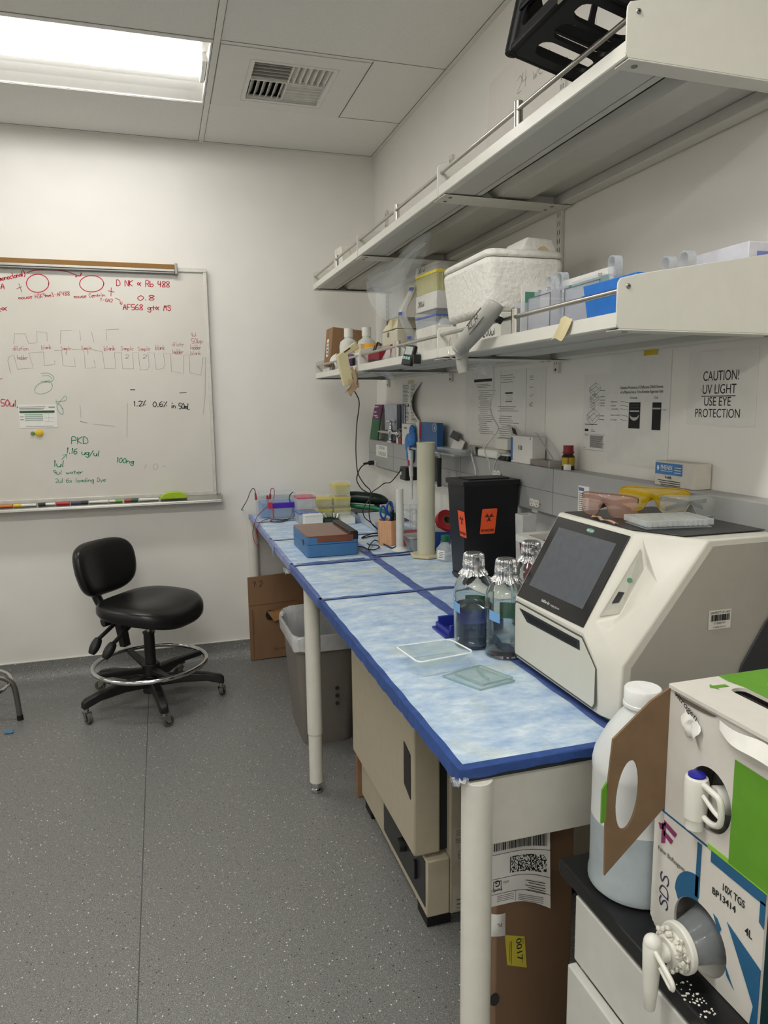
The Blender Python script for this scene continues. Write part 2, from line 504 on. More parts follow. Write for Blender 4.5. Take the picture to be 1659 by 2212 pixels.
BOARD_LINES=[([(-0.498, 2.078), (-0.5, 2.067), (-0.504, 2.058), (-0.512, 2.049), (-0.521, 2.042), (-0.531, 2.036), (-0.543, 2.033), (-0.555, 2.032), (-0.566, 2.033), (-0.577, 2.036), (-0.586, 2.042), (-0.593, 2.049), (-0.598, 2.058), (-0.6, 2.068), (-0.6, 2.078), (-0.596, 2.088), (-0.591, 2.097), (-0.583, 2.105), (-0.573, 2.112), (-0.562, 2.117), (-0.551, 2.119), (-0.539, 2.12), (-0.528, 2.118), (-0.518, 2.113), (-0.509, 2.107), (-0.503, 2.099), (-0.499, 2.09), (-0.497, 2.08), (-0.499, 2.07)],'r',0.0043),
([(-0.237, 2.084), (-0.24, 2.075), (-0.245, 2.066), (-0.252, 2.058), (-0.263, 2.051), (-0.274, 2.046), (-0.287, 2.043), (-0.301, 2.042), (-0.314, 2.043), (-0.326, 2.046), (-0.336, 2.051), (-0.344, 2.058), (-0.35, 2.066), (-0.353, 2.075), (-0.352, 2.084), (-0.349, 2.093), (-0.343, 2.102), (-0.334, 2.109), (-0.324, 2.115), (-0.311, 2.12), (-0.298, 2.122), (-0.285, 2.122), (-0.272, 2.121), (-0.261, 2.117), (-0.251, 2.111), (-0.244, 2.104), (-0.239, 2.096), (-0.237, 2.087), (-0.239, 2.077)],'r',0.0043),
([(-0.593, 2.126), (-0.558, 2.138), (-0.494, 2.143), (-0.427, 2.141), (-0.395, 2.134), (-0.363, 2.121)],'r',0.0038),
([(-0.369, 2.114), (-0.359, 2.12), (-0.347, 2.119), (-0.341, 2.136)],'r',0.0054),
([(-0.647, 2.046), (-0.621, 2.058)],'r2',0.0027),
([(-0.635, 2.071), (-0.625, 2.031)],'r2',0.0027),
([(-0.219, 2.05), (-0.188, 2.044)],'r',0.0035),
([(-0.202, 2.065), (-0.206, 2.023)],'r',0.0035),
([(-0.186, 2.014), (-0.165, 2.006), (-0.158, 1.982)],'r',0.0032),
([(-0.165, 1.989), (-0.157, 1.982), (-0.152, 1.997)],'r',0.0032),
([(-0.709, 1.634), (-0.716, 1.696), (-0.708, 1.714), (-0.686, 1.72), (-0.675, 1.651), (-0.601, 1.657), (-0.617, 1.731), (-0.549, 1.738), (-0.548, 1.669), (-0.498, 1.676), (-0.499, 1.697)],'f',0.0019),
([(-0.495, 1.746), (-0.462, 1.746), (-0.461, 1.669), (-0.402, 1.665), (-0.405, 1.711)],'f',0.0019),
([(-0.413, 1.751), (-0.356, 1.753), (-0.355, 1.655), (-0.305, 1.66), (-0.31, 1.698)],'f',0.0019),
([(-0.315, 1.752), (-0.266, 1.741), (-0.261, 1.655), (-0.206, 1.656), (-0.208, 1.738), (-0.174, 1.738), (-0.172, 1.654), (-0.117, 1.654), (-0.118, 1.738), (-0.09, 1.739), (-0.084, 1.649), (-0.049, 1.649), (-0.038, 1.666), (-0.04, 1.739), (-0.009, 1.737), (-0.003, 1.65), (0.031, 1.656), (0.044, 1.676), (0.037, 1.736), (0.073, 1.733), (0.075, 1.641), (0.136, 1.63), (0.141, 1.725), (0.17, 1.73), (0.169, 1.634), (0.227, 1.62), (0.243, 1.716), (0.256, 1.716), (0.244, 1.507), (0.228, 1.41)],'f',0.0019),
([(-0.682, 1.776), (-0.675, 1.826), (-0.627, 1.827), (-0.613, 1.779), (-0.574, 1.784), (-0.572, 1.839), (-0.525, 1.835), (-0.526, 1.792)],'f',0.0013),
([(-0.466, 1.781), (-0.459, 1.846), (-0.409, 1.847)],'f',0.0013),
([(-0.369, 1.845), (-0.368, 1.796)],'f',0.0013),
([(-0.312, 1.841), (-0.304, 1.787)],'f',0.0013),
([(-0.242, 1.8), (-0.241, 1.854), (-0.177, 1.858)],'f',0.0013),
([(-0.567, 1.629), (-0.534, 1.632), (-0.511, 1.615), (-0.51, 1.601), (-0.524, 1.589), (-0.553, 1.587)],'g2',0.0027),
([(-0.561, 1.618), (-0.533, 1.62), (-0.516, 1.603)],'g2',0.0019),
([(-0.519, 1.573), (-0.519, 1.566), (-0.521, 1.559), (-0.524, 1.552), (-0.53, 1.545), (-0.538, 1.539), (-0.547, 1.534), (-0.556, 1.53), (-0.566, 1.527), (-0.576, 1.526), (-0.585, 1.527), (-0.592, 1.529), (-0.598, 1.532), (-0.602, 1.537), (-0.604, 1.543), (-0.603, 1.55), (-0.601, 1.557), (-0.596, 1.564), (-0.59, 1.571), (-0.582, 1.577), (-0.573, 1.581), (-0.563, 1.585), (-0.553, 1.587), (-0.544, 1.588), (-0.535, 1.586), (-0.528, 1.584), (-0.523, 1.579), (-0.52, 1.574), (-0.519, 1.568)],'g2',0.0027),
([(-0.572, 1.587), (-0.528, 1.596)],'g2',0.0016),
([(-0.507, 1.497), (-0.5, 1.476), (-0.463, 1.516), (-0.461, 1.492), (-0.51, 1.486)],'g2',0.0019),
([(-0.48, 1.452), (-0.478, 1.446), (-0.477, 1.44), (-0.477, 1.435), (-0.477, 1.43), (-0.478, 1.426), (-0.479, 1.423), (-0.482, 1.421), (-0.484, 1.421), (-0.487, 1.422), (-0.491, 1.425), (-0.494, 1.429), (-0.497, 1.433), (-0.5, 1.439), (-0.502, 1.445), (-0.503, 1.451), (-0.504, 1.457), (-0.504, 1.462), (-0.504, 1.467), (-0.503, 1.47), (-0.501, 1.473), (-0.498, 1.474), (-0.496, 1.473), (-0.493, 1.472), (-0.489, 1.469), (-0.486, 1.465), (-0.483, 1.459), (-0.481, 1.454), (-0.479, 1.448)],'g2',0.0035),
([(-0.394, 1.465), (-0.393, 1.403)],'f2',0.0016),
([(-0.399, 1.384), (-0.364, 1.373)],'g3',0.0027),
([(-0.335, 1.368), (-0.23, 1.354)],'f2',0.0016),
([(-0.16, 1.472), (-0.173, 1.293)],'f2',0.0016),
([(-0.139, 1.545), (-0.116, 1.545)],'k',0.0038),
([(0.111, 1.526), (0.147, 1.528)],'k',0.0035),
([(-0.501, 1.188), (-0.476, 1.214)],'g',0.0027),
([(-0.495, 1.21), (-0.476, 1.214), (-0.478, 1.192)],'g',0.0027),
([(-0.083, 1.146), (-0.094, 1.124)],'f2',0.0022),
([(-0.024, 1.132), (-0.025, 1.128), (-0.026, 1.125), (-0.027, 1.122), (-0.03, 1.12), (-0.032, 1.118), (-0.035, 1.117), (-0.037, 1.117), (-0.04, 1.118), (-0.043, 1.119), (-0.045, 1.121), (-0.046, 1.124), (-0.048, 1.127), (-0.048, 1.13), (-0.048, 1.134), (-0.047, 1.137), (-0.046, 1.14), (-0.044, 1.143), (-0.042, 1.145), (-0.039, 1.147), (-0.036, 1.147), (-0.034, 1.147), (-0.031, 1.146), (-0.029, 1.144), (-0.027, 1.142), (-0.025, 1.139), (-0.024, 1.136), (-0.024, 1.133), (-0.024, 1.129)],'f2',0.0022),
([(0.002, 1.131), (0.019, 1.133)],'f2',0.0022)]
CABLE_PLUG=[(1.147, 3.97, 1.12), (1.106, 3.95, 1.118), (1.059, 3.9, 1.098), (1.034, 3.88, 1.054), (1.031, 3.86, 1.025), (1.049, 3.84, 0.99), (1.085, 3.82, 0.964), (1.109, 3.82, 0.942)]
CABLE_LAMP=[(0.781, 3.01, 1.536), (0.809, 3.02, 1.497), (0.829, 3.05, 1.458), (0.83, 3.1, 1.371), (0.824, 3.1, 1.28), (0.825, 3.1, 1.198), (0.833, 3.1, 1.146), (0.865, 3.12, 1.099), (0.901, 3.14, 1.061), (0.896, 3.14, 1.012), (0.891, 3.14, 0.959), (0.896, 3.13, 0.922), (0.915, 3.12, 0.896), (0.991, 3.308, 0.845), (1.0, 3.263, 0.845)]
CABLE_ADAPTOR=[(1.104, 3.3, 1.146), (1.084, 3.28, 1.13), (1.057, 3.25, 1.112), (1.02, 3.22, 1.09), (0.984, 3.2, 1.089), (0.954, 3.2, 1.069), (0.923, 3.2, 1.049), (0.909, 3.2, 1.015), (0.888, 3.2, 0.99), (0.879, 3.2, 0.964), (0.887, 3.2, 0.933), (0.908, 3.18, 0.913), (0.927, 3.17, 0.894), (0.998, 3.346, 0.845)]
CABLE_BENCH=[(0.79, 2.976, 0.846), (0.809, 2.947, 0.846), (0.818, 2.891, 0.846), (0.842, 2.882, 0.846), (0.87, 2.914, 0.848), (0.874, 2.955, 0.848), (0.848, 2.976, 0.848), (0.844, 3.011, 0.848)]
CABLE_BENCH2=[(0.809, 2.873, 0.852), (0.846, 2.967, 0.852), (0.893, 3.062, 0.85), (0.905, 3.022, 0.848), (0.914, 2.951, 0.846), (0.921, 2.884, 0.846), (0.956, 2.935, 0.846)]
CABLE_BENCH3=[(0.974, 3.254, 0.846), (0.923, 3.234, 0.846), (0.871, 3.178, 0.846), (0.864, 3.156, 0.846), (0.92, 3.185, 0.846), (0.957, 3.183, 0.846)]
LEAD_BLACK=[(0.486, 4.02, 0.97), (0.482, 4.02, 0.991), (0.472, 4.02, 0.999), (0.456, 4.02, 0.977), (0.437, 4.0, 0.939), (0.407, 3.97, 0.9), (0.401, 3.97, 0.89), (0.454, 4.278, 0.845), (0.502, 4.34, 0.845)]
LEAD_RED=[(0.561, 3.97, 0.972), (0.567, 3.97, 0.998), (0.58, 3.97, 0.997), (0.583, 3.96, 0.977), (0.575, 3.95, 0.943), (0.554, 3.93, 0.921), (0.513, 3.9, 0.894), (0.477, 3.88, 0.866), (0.44, 3.726, 0.852), (0.437, 3.799, 0.791), (0.437, 3.751, 0.755), (0.437, 3.621, 0.749), (0.437, 3.596, 0.773), (0.44, 3.666, 0.801), (0.445, 3.655, 0.843), (0.487, 3.795, 0.848), (0.533, 3.873, 0.846), (0.585, 3.886, 0.846), (0.672, 3.887, 0.846)]
LEAD_BLACK2=[(0.676, 3.9, 0.982), (0.657, 3.88, 0.973), (0.647, 3.86, 0.95), (0.659, 3.86, 0.914), (0.657, 3.84, 0.884), (0.651, 3.868, 0.85), (0.593, 3.751, 0.846), (0.552, 3.751, 0.846), (0.535, 3.805, 0.846), (0.554, 3.848, 0.846), (0.603, 3.812, 0.846), (0.666, 3.854, 0.846)]
CABLE_WHITE=[(1.004, 2.1, 1.572), (1.033, 2.15, 1.56), (1.057, 2.2, 1.532), (1.056, 2.2, 1.487), (1.044, 2.2, 1.449), (1.055, 2.2, 1.411), (1.069, 2.2, 1.388), (1.076, 2.2, 1.373), (1.076, 2.22, 1.352), (1.064, 2.25, 1.324), (1.06, 2.27, 1.3), (1.066, 2.27, 1.276), (1.078, 2.27, 1.255), (1.08, 2.27, 1.232), (1.087, 2.27, 1.222)]
CABLE_WHITE2=[(1.155, 2.595, 1.26), (1.155, 2.577, 1.234), (1.155, 2.559, 1.209), (1.155, 2.55, 1.183)]
CABLE_WHITE3=[(1.15, 2.327, 1.274), (1.15, 2.356, 1.259), (1.15, 2.375, 1.236), (1.15, 2.386, 1.213)]
# ======================= ROOM =======================
XR, YF, ZC = 1.232, 4.132, 2.822
XL, YB = -3.6, -2.4
wall_m = mat('wall_paint', '#e9e6df', .38, var=.012, vscale=6, bump=.03, bscale=300)
ceil_m = mat('ceiling_tile', '#eae9e4', .9, var=.03, vscale=200, bump=.12, bscale=500)
grid_m = mat('ceiling_grid_metal', '#e4e2dc', .5, var=.02)

def floor_material():
    m = bpy.data.materials.new('speckled_vinyl'); m.use_nodes = True
    nt = m.node_tree; p = nt.nodes['Principled BSDF']; N = nt.nodes.new; K = nt.links.new
    tc = N('ShaderNodeTexCoord')
    n1 = N('ShaderNodeTexNoise'); n1.inputs['Scale'].default_value = 320; n1.inputs['Detail'].default_value = 3
    K(tc.outputs['Object'], n1.inputs['Vector'])
    r1 = N('ShaderNodeValToRGB'); r1.color_ramp.elements[0].position = .33; r1.color_ramp.elements[1].position = .7
    r1.color_ramp.elements[0].color = (*lin('#626260'),1); r1.color_ramp.elements[1].color = (*lin('#8b8a86'),1)
    K(n1.outputs['Fac'], r1.inputs['Fac'])
    def flecks(scale, thr, col, prev):
        v = N('ShaderNodeTexVoronoi'); v.inputs['Scale'].default_value = scale; v.inputs['Randomness'].default_value = 1
        K(tc.outputs['Object'], v.inputs['Vector'])
        sx = N('ShaderNodeSeparateColor'); K(v.outputs['Color'], sx.inputs[0])
        a = N('ShaderNodeMath'); a.operation = 'LESS_THAN'; a.inputs[1].default_value = thr; K(sx.outputs[0], a.inputs[0])
        b = N('ShaderNodeMath'); b.operation = 'LESS_THAN'; b.inputs[1].default_value = .38; K(v.outputs['Distance'], b.inputs[0])
        c = N('ShaderNodeMath'); c.operation = 'MULTIPLY'; K(a.outputs[0], c.inputs[0]); K(b.outputs[0], c.inputs[1])
        mx = N('ShaderNodeMix'); mx.data_type = 'RGBA'; K(c.outputs[0], mx.inputs['Factor']); K(prev, mx.inputs['A'])
        mx.inputs['B'].default_value = (*lin(col),1)
        return mx.outputs['Result']
    o = flecks(420, .15, '#b9b8b2', r1.outputs['Color'])
    o = flecks(380, .12, '#2a2a2b', o)
    o = flecks(190, .022, '#e4e3dc', o)
    o = flecks(170, .02, '#1c1c1d', o)
    K(o, p.inputs['Base Color']); p.inputs['Roughness'].default_value = .42
    b = N('ShaderNodeBump'); b.inputs['Strength'].default_value = .05; K(n1.outputs['Fac'], b.inputs['Height']); K(b.outputs['Normal'], p.inputs['Normal'])
    m.diffuse_color = (.15,.15,.15,1)
    MATS['speckled_vinyl'] = m
    return m
floor_m = floor_material()
seam_m = mat('floor_seam', '#4a4a4a', .6)
b = B(floor_m).box(XL, XR, YB, YF, -.06, 0)
struct(b.build('floor'))
b = B(seam_m).box(-.1335, -.1305, YB, 3.98, -.01, .0004)
struct(b.build('trim_1'))
struct(B(wall_m).box(XL-.1, XR+.1, YF, YF+.1, -.06, 3.0).build('wall_far'))
struct(B(wall_m).box(XR, XR+.1, YB, YF, -.06, 3.0).build('wall_right'))
back_m = mat('plain_white_wall', '#f3f2ee', .6, var=.01)
struct(B(back_m).box(XL-.1, XL, YB, YF, -.06, 3.0).build('wall_left'))
struct(B(back_m).box(XL-.1, XR+.1, YB-.1, YB, -.06, 3.0).build('wall_back'))
# coved vinyl base along the far wall, with its thin pale cap
def cove(y, z):
    return (y, z)
prof = [(YF-.0005,.1),(YF-.006,.1),(YF-.008,.055),(YF-.014,.03),(YF-.03,.012),(YF-.055,.003),(YF-.08,.0004),(YF-.08,0),(YF-.0005,0)]
b = B(floor_m).prism([(XL+.01, y, z) for y, z in prof], (XR-XL-.02,0,0))
b.use(mat('cap_strip', '#e2e0d6', .4)).box(XL+.01, XR-.01, YF-.007, YF-.0005, .1, .104)
struct(b.build('baseboard_far', bevel=0))
prof = [(XR-.0005,.1),(XR-.006,.1),(XR-.008,.055),(XR-.014,.03),(XR-.03,.012),(XR-.055,.003),(XR-.08,.0004),(XR-.08,0),(XR-.0005,0)]
struct(B(floor_m).prism([(x, YB+.01, z) for x, z in prof], (0,YF-YB-.1,0)).build('baseboard_right'))

# ceiling with openings for three light fixtures and the air outlet
GX = [-3.375, -2.155, -.935, .285]
TY = [3.02, .600, -1.82]
TH = .605
holes = [[(GX[k]+.012, y+.012), (GX[k+1]-.012, y+.012), (GX[k+1]-.012, y+TH-.012), (GX[k]+.012, y+TH-.012)] for y in TY for k in (0, 2)]
vent_x0, vent_x1, vent_y0, vent_y1 = .425, .79, 3.12, 3.525
holes.append([(vent_x0+.02, vent_y0+.02), (vent_x1-.02, vent_y0+.02), (vent_x1-.02, vent_y1-.02), (vent_x0+.02, vent_y1-.02)])
b = B(ceil_m).holey([[(XL, YB), (XR, YB), (XR, YF), (XL, YF)]]+holes, .02, (0,0,ZC+.0105), LX, LY)
struct(b.build('ceiling'))
struct(B(ceil_m).box(XL-.1, XR+.1, YB-.1, YF+.1, 3.0, 3.05).build('ceiling_deck'))
gy = [3.625-.605*k for k in range(0, 10) if 3.625-.605*k > YB]
dark_gap = mat('tile_gap', '#6e6c66', .9)
n = 2
for x in GX:
    b = B(grid_m).box(x-.011, x+.013, YB, YF, ZC-.003, ZC+.001)
    b.use(dark_gap).box(x-.0135, x-.011, YB, YF, ZC-.0006, ZC+.001).box(x+.013, x+.0155, YB, YF, ZC-.0006, ZC+.001)
    struct(b.build('trim_%d' % n)); n += 1
for y in gy:
    b = B(grid_m).box(XL, GX[3]-.0135, y-.012, y+.012, ZC-.0028, ZC+.001)
    b.use(dark_gap).box(XL, XR, y-.0145, y-.012, ZC-.0005, ZC+.001)
    struct(b.build('trim_%d' % n)); n += 1
b = B(dark_gap).box(.903, .906, 3.02, 3.612, ZC-.0006, ZC+.001)
struct(b.build('trim_%d' % n)); n += 1
# wall angle
b = B(grid_m).box(XL, XR-.02, YF-.02, YF, ZC-.004, ZC+.001)
b.use(dark_gap).box(XL, XR-.02, YF-.0225, YF-.02, ZC-.0006, ZC+.001)
struct(b.build('trim_%d' % n)); n += 1
b = B(grid_m).box(XR-.02, XR, YB, YF, ZC-.004, ZC+.001)
b.use(dark_gap).box(XR-.0225, XR-.02, YB, YF-.02, ZC-.0006, ZC+.001)
struct(b.build('trim_%d' % n)); n += 1

# recessed light fixtures
house_m = mat('fixture_white', '#e6e5df', .35, var=.01)
lens_m = mat('light_lens', '#ffffff', .6, emis=LAMP_POWER, ecol=LAMP_COLOR)
def troffer(y0, label, k=2, m=None):
    m = m or lens_m
    x0, x1, y1 = GX[k]+.014, GX[k+1]-.014, y0+TH-.014
    y0 += .014
    t = thing('ceiling_light', label, 'ceiling light', ((x0+x1)/2, (y0+y1)/2, ZC), 'recessed ceiling lights')
    ym = (y0+y1)/2
    zt = ZC+.046
    b = B(house_m)
    for s, ya in ((1, y0), (-1, y1)):
        P = [(ya+s*d, ZC+h) for d, h in ((0,.0005),(.002,.003),(.06,.022),(.12,.036),(ym-.1-y0 if s > 0 else y1-ym-.1,.044))]
        for i in range(len(P)-1):
            b.prism([(x0, P[i][0], P[i][1]), (x0, P[i+1][0], P[i+1][1]), (x0, P[i+1][0], P[i+1][1]+.002), (x0, P[i][0], P[i][1]+.002)], (x1-x0, 0, 0))
    for xa, xb in ((x0, x0+.006), (x1-.006, x1)):
        b.box(xa, xb, y0, y1, ZC-.001, ZC+.09)
    b.box(x0, x1, y0, y1, ZC+.09, ZC+.095)
    b.box(x0, x1, y0, y0+.003, ZC-.001, ZC+.09).box(x0, x1, y1-.003, y1, ZC-.001, ZC+.09)
    b.build('reflector', parent=t)
    b = B(m)
    def lens(u, v):
        a = PI*v
        return (x0+.03+(x1-x0-.06)*u, ym-.1*math.cos(a), zt-.002-.036*math.sin(a))
    b.grid(lens, 2, 16)
    b.quad(*[lens(0, k/16) for k in range(17)]); b.quad(*[lens(1, k/16) for k in range(17)])
    b.quad(lens(0,0), lens(1,0), lens(1,1), lens(0,1))
    b.build('lens', parent=t)
    for xa in (x0+.008, x1-.028):
        B(house_m).box(xa, xa+.02, ym-.103, ym+.103, zt-.038, zt).build('lens_end_bracket', parent=t, bevel=.004)
    return t
troffer(TY[0], 'lit recessed ceiling light beside the square air outlet, in view at top left', m=mat('dim_lens', '#ffffff', .6, emis=LAMP_POWER*L1_FACTOR, ecol=LAMP_COLOR))
troffer(TY[1], 'recessed ceiling light behind the near shelf end, above the camera')
left_fill_lens = mat('left_fill_lens', '#ffffff', .6, emis=LAMP_POWER*LEFT_FILL_FACTOR, ecol=LAMP_COLOR)  # unseen left row of fixtures, added to raise the fill light
for y, l in zip(TY, ('added fill light in the ceiling at the left, level with the whiteboard', 'added fill light in the ceiling at the left, level with the near shelf end', 'added fill light in the ceiling at the back left corner')):
    troffer(y, l, 0, left_fill_lens)
troffer(TY[2], 'recessed ceiling light at the back of the room behind the camera')

# air outlet in its own white panel
vt = thing('air_diffuser', 'square white ceiling air outlet with four groups of louvres', 'air vent', (.6, 3.32, ZC))
duct = mat('duct_dark', '#2a2a29', .7)
b = B(mat('vent_panel', '#e6e4de', .5, var=.01)).holey([[(.303, 3.034), (.898, 3.034), (.898, 3.611), (.303, 3.611)], [(vent_x0+.02, vent_y0+.02), (vent_x1-.02, vent_y0+.02), (vent_x1-.02, vent_y1-.02), (vent_x0+.02, vent_y1-.02)]], .003, (0,0,ZC-.0022), LX, LY)
b.build('panel', parent=vt)
b = B(mat('vent_flange', '#c6c4bd', .5))
x0, x1, y0, y1 = vent_x0, vent_x1, vent_y0, vent_y1
d = .024
for q in (((x0,y0),(x1,y0),(x1-d,y0+d),(x0+d,y0+d)), ((x1,y0),(x1,y1),(x1-d,y1-d),(x1-d,y0+d)), ((x1,y1),(x0,y1),(x0+d,y1-d),(x1-d,y1-d)), ((x0,y1),(x0,y0),(x0+d,y0+d),(x0+d,y1-d))):
    (a, bb, c, e) = q
    b.prism([(a[0],a[1],ZC-.005),(bb[0],bb[1],ZC-.005),(c[0],c[1],ZC+.014),(e[0],e[1],ZC+.014)], (0,0,.003))
b.build('flange', parent=vt)
b = B(duct)
x0 += d; x1 -= d; y0 += d; y1 -= d
b.box(x0-.006, x1+.006, y0-.006, y1+.006, ZC+.12, ZC+.125)
for q in ((x0-.006,x0-.004,y0,y1),(x1+.004,x1+.006,y0,y1),(x0,x1,y0-.006,y0-.004),(x0,x1,y1+.004,y1+.006)):
    b.box(q[0],q[1],q[2],q[3],ZC+.014,ZC+.12)
b.build('duct_box', parent=vt)
xm, ym = (x0+x1)/2, (y0+y1)/2
lv = mat('louvre_white', '#e2e0d9', .45)
def louvre(ax, u0, u1, v, lean):
    b = B(lv)
    w = .022
    if ax == 'x':
        b.prism([(u0, v-lean*w/2, ZC+.005), (u0, v-lean*w/2+.002, ZC+.005), (u0, v+lean*w/2+.002, ZC+.032), (u0, v+lean*w/2, ZC+.032)], (u1-u0,0,0))
    else:
        b.prism([(v-lean*w/2, u0, ZC+.005), (v-lean*w/2+.002, u0, ZC+.005), (v+lean*w/2+.002, u0, ZC+.032), (v+lean*w/2, u0, ZC+.032)], (0,u1-u0,0))
    b.build('louvre', parent=vt)
for k in range(6):
    louvre('x', x0, xm-.003, y0+.012+k*(ym-y0)/6, 1)          # near left group
    louvre('y', y0, ym-.003, xm+.014+k*(x1-xm)/6, -1)         # near right
    louvre('y', ym+.003, y1, x0+.014+k*(xm-x0)/6, 1)          # far left
    louvre('x', xm+.003, x1, ym+.012+k*(y1-ym)/6, -1)         # far right
B(lv).box(xm-.003, xm+.003, y0, y1, ZC+.004, ZC+.03).box(x0, x1, ym-.003, ym+.003, ZC+.004, ZC+.03).build('divider', parent=vt)

# ======================= WHITEBOARD =======================
BYF = 4.108
wb = thing('whiteboard', 'large whiteboard on the far wall covered in red, black and green notes', 'whiteboard', (-.9, YF, 1.57))
wb_x0, wb_x1, wb_z0, wb_z1 = -2.12, .282, .965, 2.178
surf = mat('whiteboard_surface', '#d6d2c8', .22, var=.02, vscale=4)
alu = mat('satin_aluminium', '#b5b4ae', .38, .85, var=.03)
B(surf).box(wb_x0+.012, wb_x1-.012, BYF, YF-.002, wb_z0+.012, wb_z1-.012).build('writing_surface', parent=wb)
b = B(mat('board_frame', '#cfcdc4', .35, .3))
for q in ((wb_x0,wb_x1,wb_z1-.02,wb_z1),(wb_x0,wb_x1,wb_z0,wb_z0+.02),(wb_x0,wb_x0+.018,wb_z0+.02,wb_z1-.02),(wb_x1-.018,wb_x1,wb_z0+.02,wb_z1-.02)):
    b.box(q[0], q[1], BYF-.008, YF-.001, q[2], q[3])
b.build('frame', parent=wb, bevel=.002)
tr = B(alu)
tr.prism([(wb_x0, BYF-.008, .966), (wb_x0, 4.045, .945), (wb_x0, 4.043, .938), (wb_x0, 4.038, .938), (wb_x0, 4.037, .93), (wb_x0, 4.046, .927), (wb_x0, YF-.002, .935), (wb_x0, YF-.002, .966)], (wb_x1-wb_x0+.02,0,0))
tr.build('marker_tray', parent=wb, bevel=.001)
B(mat('tray_end', '#a9a8a2', .4)).box(wb_x1+.02, wb_x1+.026, 4.035, YF-.002, .926, .97).build('tray_end_cap', parent=wb, bevel=.002)
rail = B(alu).box(wb_x0, .118, BYF-.03, BYF-.002, 2.153, 2.166)
rail.use(mat('rail_lower_strip', '#8c8c88', .4, .8)).box(wb_x0, .118, BYF-.026, BYF-.002, 2.143, 2.153)  # darker metal strip along the lower edge of the rail
rail.build('map_rail', parent=wb, bevel=.002)
B(mat('cork', '#8f6a3c', .9, var=.3, vscale=400)).box(wb_x0, .118, BYF-.026, BYF-.004, 2.166, 2.19).build('cork_strip', parent=wb)
B(mat('rail_cap', '#9b9b97', .4, .6)).box(.118, .133, BYF-.034, BYF-.001, 2.14, 2.196).build('map_rail_cap', parent=wb, bevel=.003)
INK = {'r': ('red_marker', '#c02038'), 'r2': ('dull_red_marker', '#a0606a'), 'p': ('faded_red_marker', '#c08a84'), 'f': ('faint_erased_marker', '#b3a59d'), 'f2': ('faint_grey_marker', '#a9a79f'),
       'k': ('black_marker', '#26262a'), 'k2': ('worn_black_marker', '#77716c'), 'g': ('green_marker', '#1f8a63'), 'g2': ('faded_green_marker', '#86b09b'), 'g3': ('half_erased_green_marker', '#5f7f73')}
yk = BYF-.0006
def ink_m(c): return mat(INK[c][0], INK[c][1], .6)
for t, (xa, za), (xb, zb), h, c in BOARD_TEXT:
    dx, dz = xb-xa, zb-za
    L = math.hypot(dx, dz)
    u = Vector((dx/L, 0, dz/L)); v = Vector((-dz/L, 0, dx/L))
    w = .0042 if c in 'rkg' else .0028
    if h < .0225: w = .0026 if c in 'rkg' else .0022
    B(ink_m(c)).hand(t, (xa, yk, za), u, v, h, L, w, (0,-1,0)).build('marker_note', parent=wb)
for pts, c, w in BOARD_LINES:
    P = [Vector((x, yk-.0001, z)) for x, z in pts]
    if len(P) > 3 and c not in ('f',): P = catmull(P, 4)
    B(ink_m(c)).stroke(P, max(w, .0028), (0,-1,0)).build('marker_line', parent=wb)

# card and magnets
cd = B(paper).box(-.687, -.508, BYF-.002, BYF-.0008, 1.355, 1.472)
cd.use(mat('card_green', '#27562f', .6)).box(-.683, -.518, BYF-.0024, BYF-.002, 1.43, 1.442)
cd.use(mat('card_grey', '#9fb0a3', .7))
for r in range(4):
    cd.box(-.66, -.575, BYF-.0023, BYF-.002, 1.39+r*.0095, 1.396+r*.0095)
cd.use(ink_grey)
for q in ((-.683,-.56,1.46,1.462),(-.683,-.565,1.452,1.454),(-.683,-.57,1.446,1.448),(-.545,-.515,1.457,1.461),(-.66,-.53,1.361,1.363),(-.683,-.665,1.41,1.413),(-.683,-.665,1.395,1.398),(-.568,-.525,1.385,1.3855),(-.568,-.525,1.405,1.4055),(-.568,-.525,1.425,1.4255),(-.548,-.5475,1.385,1.426)):
    cd.box(q[0], q[1], BYF-.0024, BYF-.002, q[2], q[3])
o = tag(cd.build('reference_card', at=(-.6, BYF, 1.41)), 'small white reference card with a green header stuck on the whiteboard', 'card')
for x, z, r, c, nm in ((-.629, 1.326, .010, '#5f8a35', 'small green'), (-.598, 1.328, .0185, '#d9b527', 'larger yellow')):
    b = B(mat('magnet_'+nm.split()[-1], c, .35))
    pr = [(r*.9, 0), (r, .003), (r*.97, .007), (r*.75, .01), (.001, .0105)]
    b.xf(Matrix.Translation((x, BYF-.0006, z)) @ Matrix.Rotation(PI/2, 4, 'X')).lathe(pr)
    tag(b.build('board_magnet', at=(x, BYF, z)), nm+' round magnet on the whiteboard below the white card', 'magnet', 'round magnets on the whiteboard')

# markers and eraser on the tray
def marker(x0, x1, body, cap, capleft, label, z=.9485):
    t = thing('whiteboard_marker', label, 'marker', ((x0+x1)/2, 4.064, z), 'markers in the whiteboard tray')
    xc = x0+.035 if capleft else x1-.035
    r = .0078
    def zz(y): return .9555
    a, c = (xc, x1) if capleft else (x0, xc)
    B(body).cyl((a, 4.064, .9605), (c, 4.064, .9605), r, n=16).build('barrel', parent=t)
    a, c = (x0, xc) if capleft else (xc, x1)
    B(cap).cyl((a, 4.064, .9605), (c, 4.064, .9605), r+.0012, n=16).build('cap', parent=t)
mw = mat('marker_white', '#dedcd4', .4)
def mc(n, c): return mat('marker_'+n, c, .4)
marker(-.9, -.745, mc('orange', '#d9742a'), mc('orange', '#d9742a'), True, 'bright orange marker at the left edge of the whiteboard tray')
marker(-.74, -.635, mw, mc('yellow', '#d8c24a'), True, 'white marker with a yellow cap in the whiteboard tray')
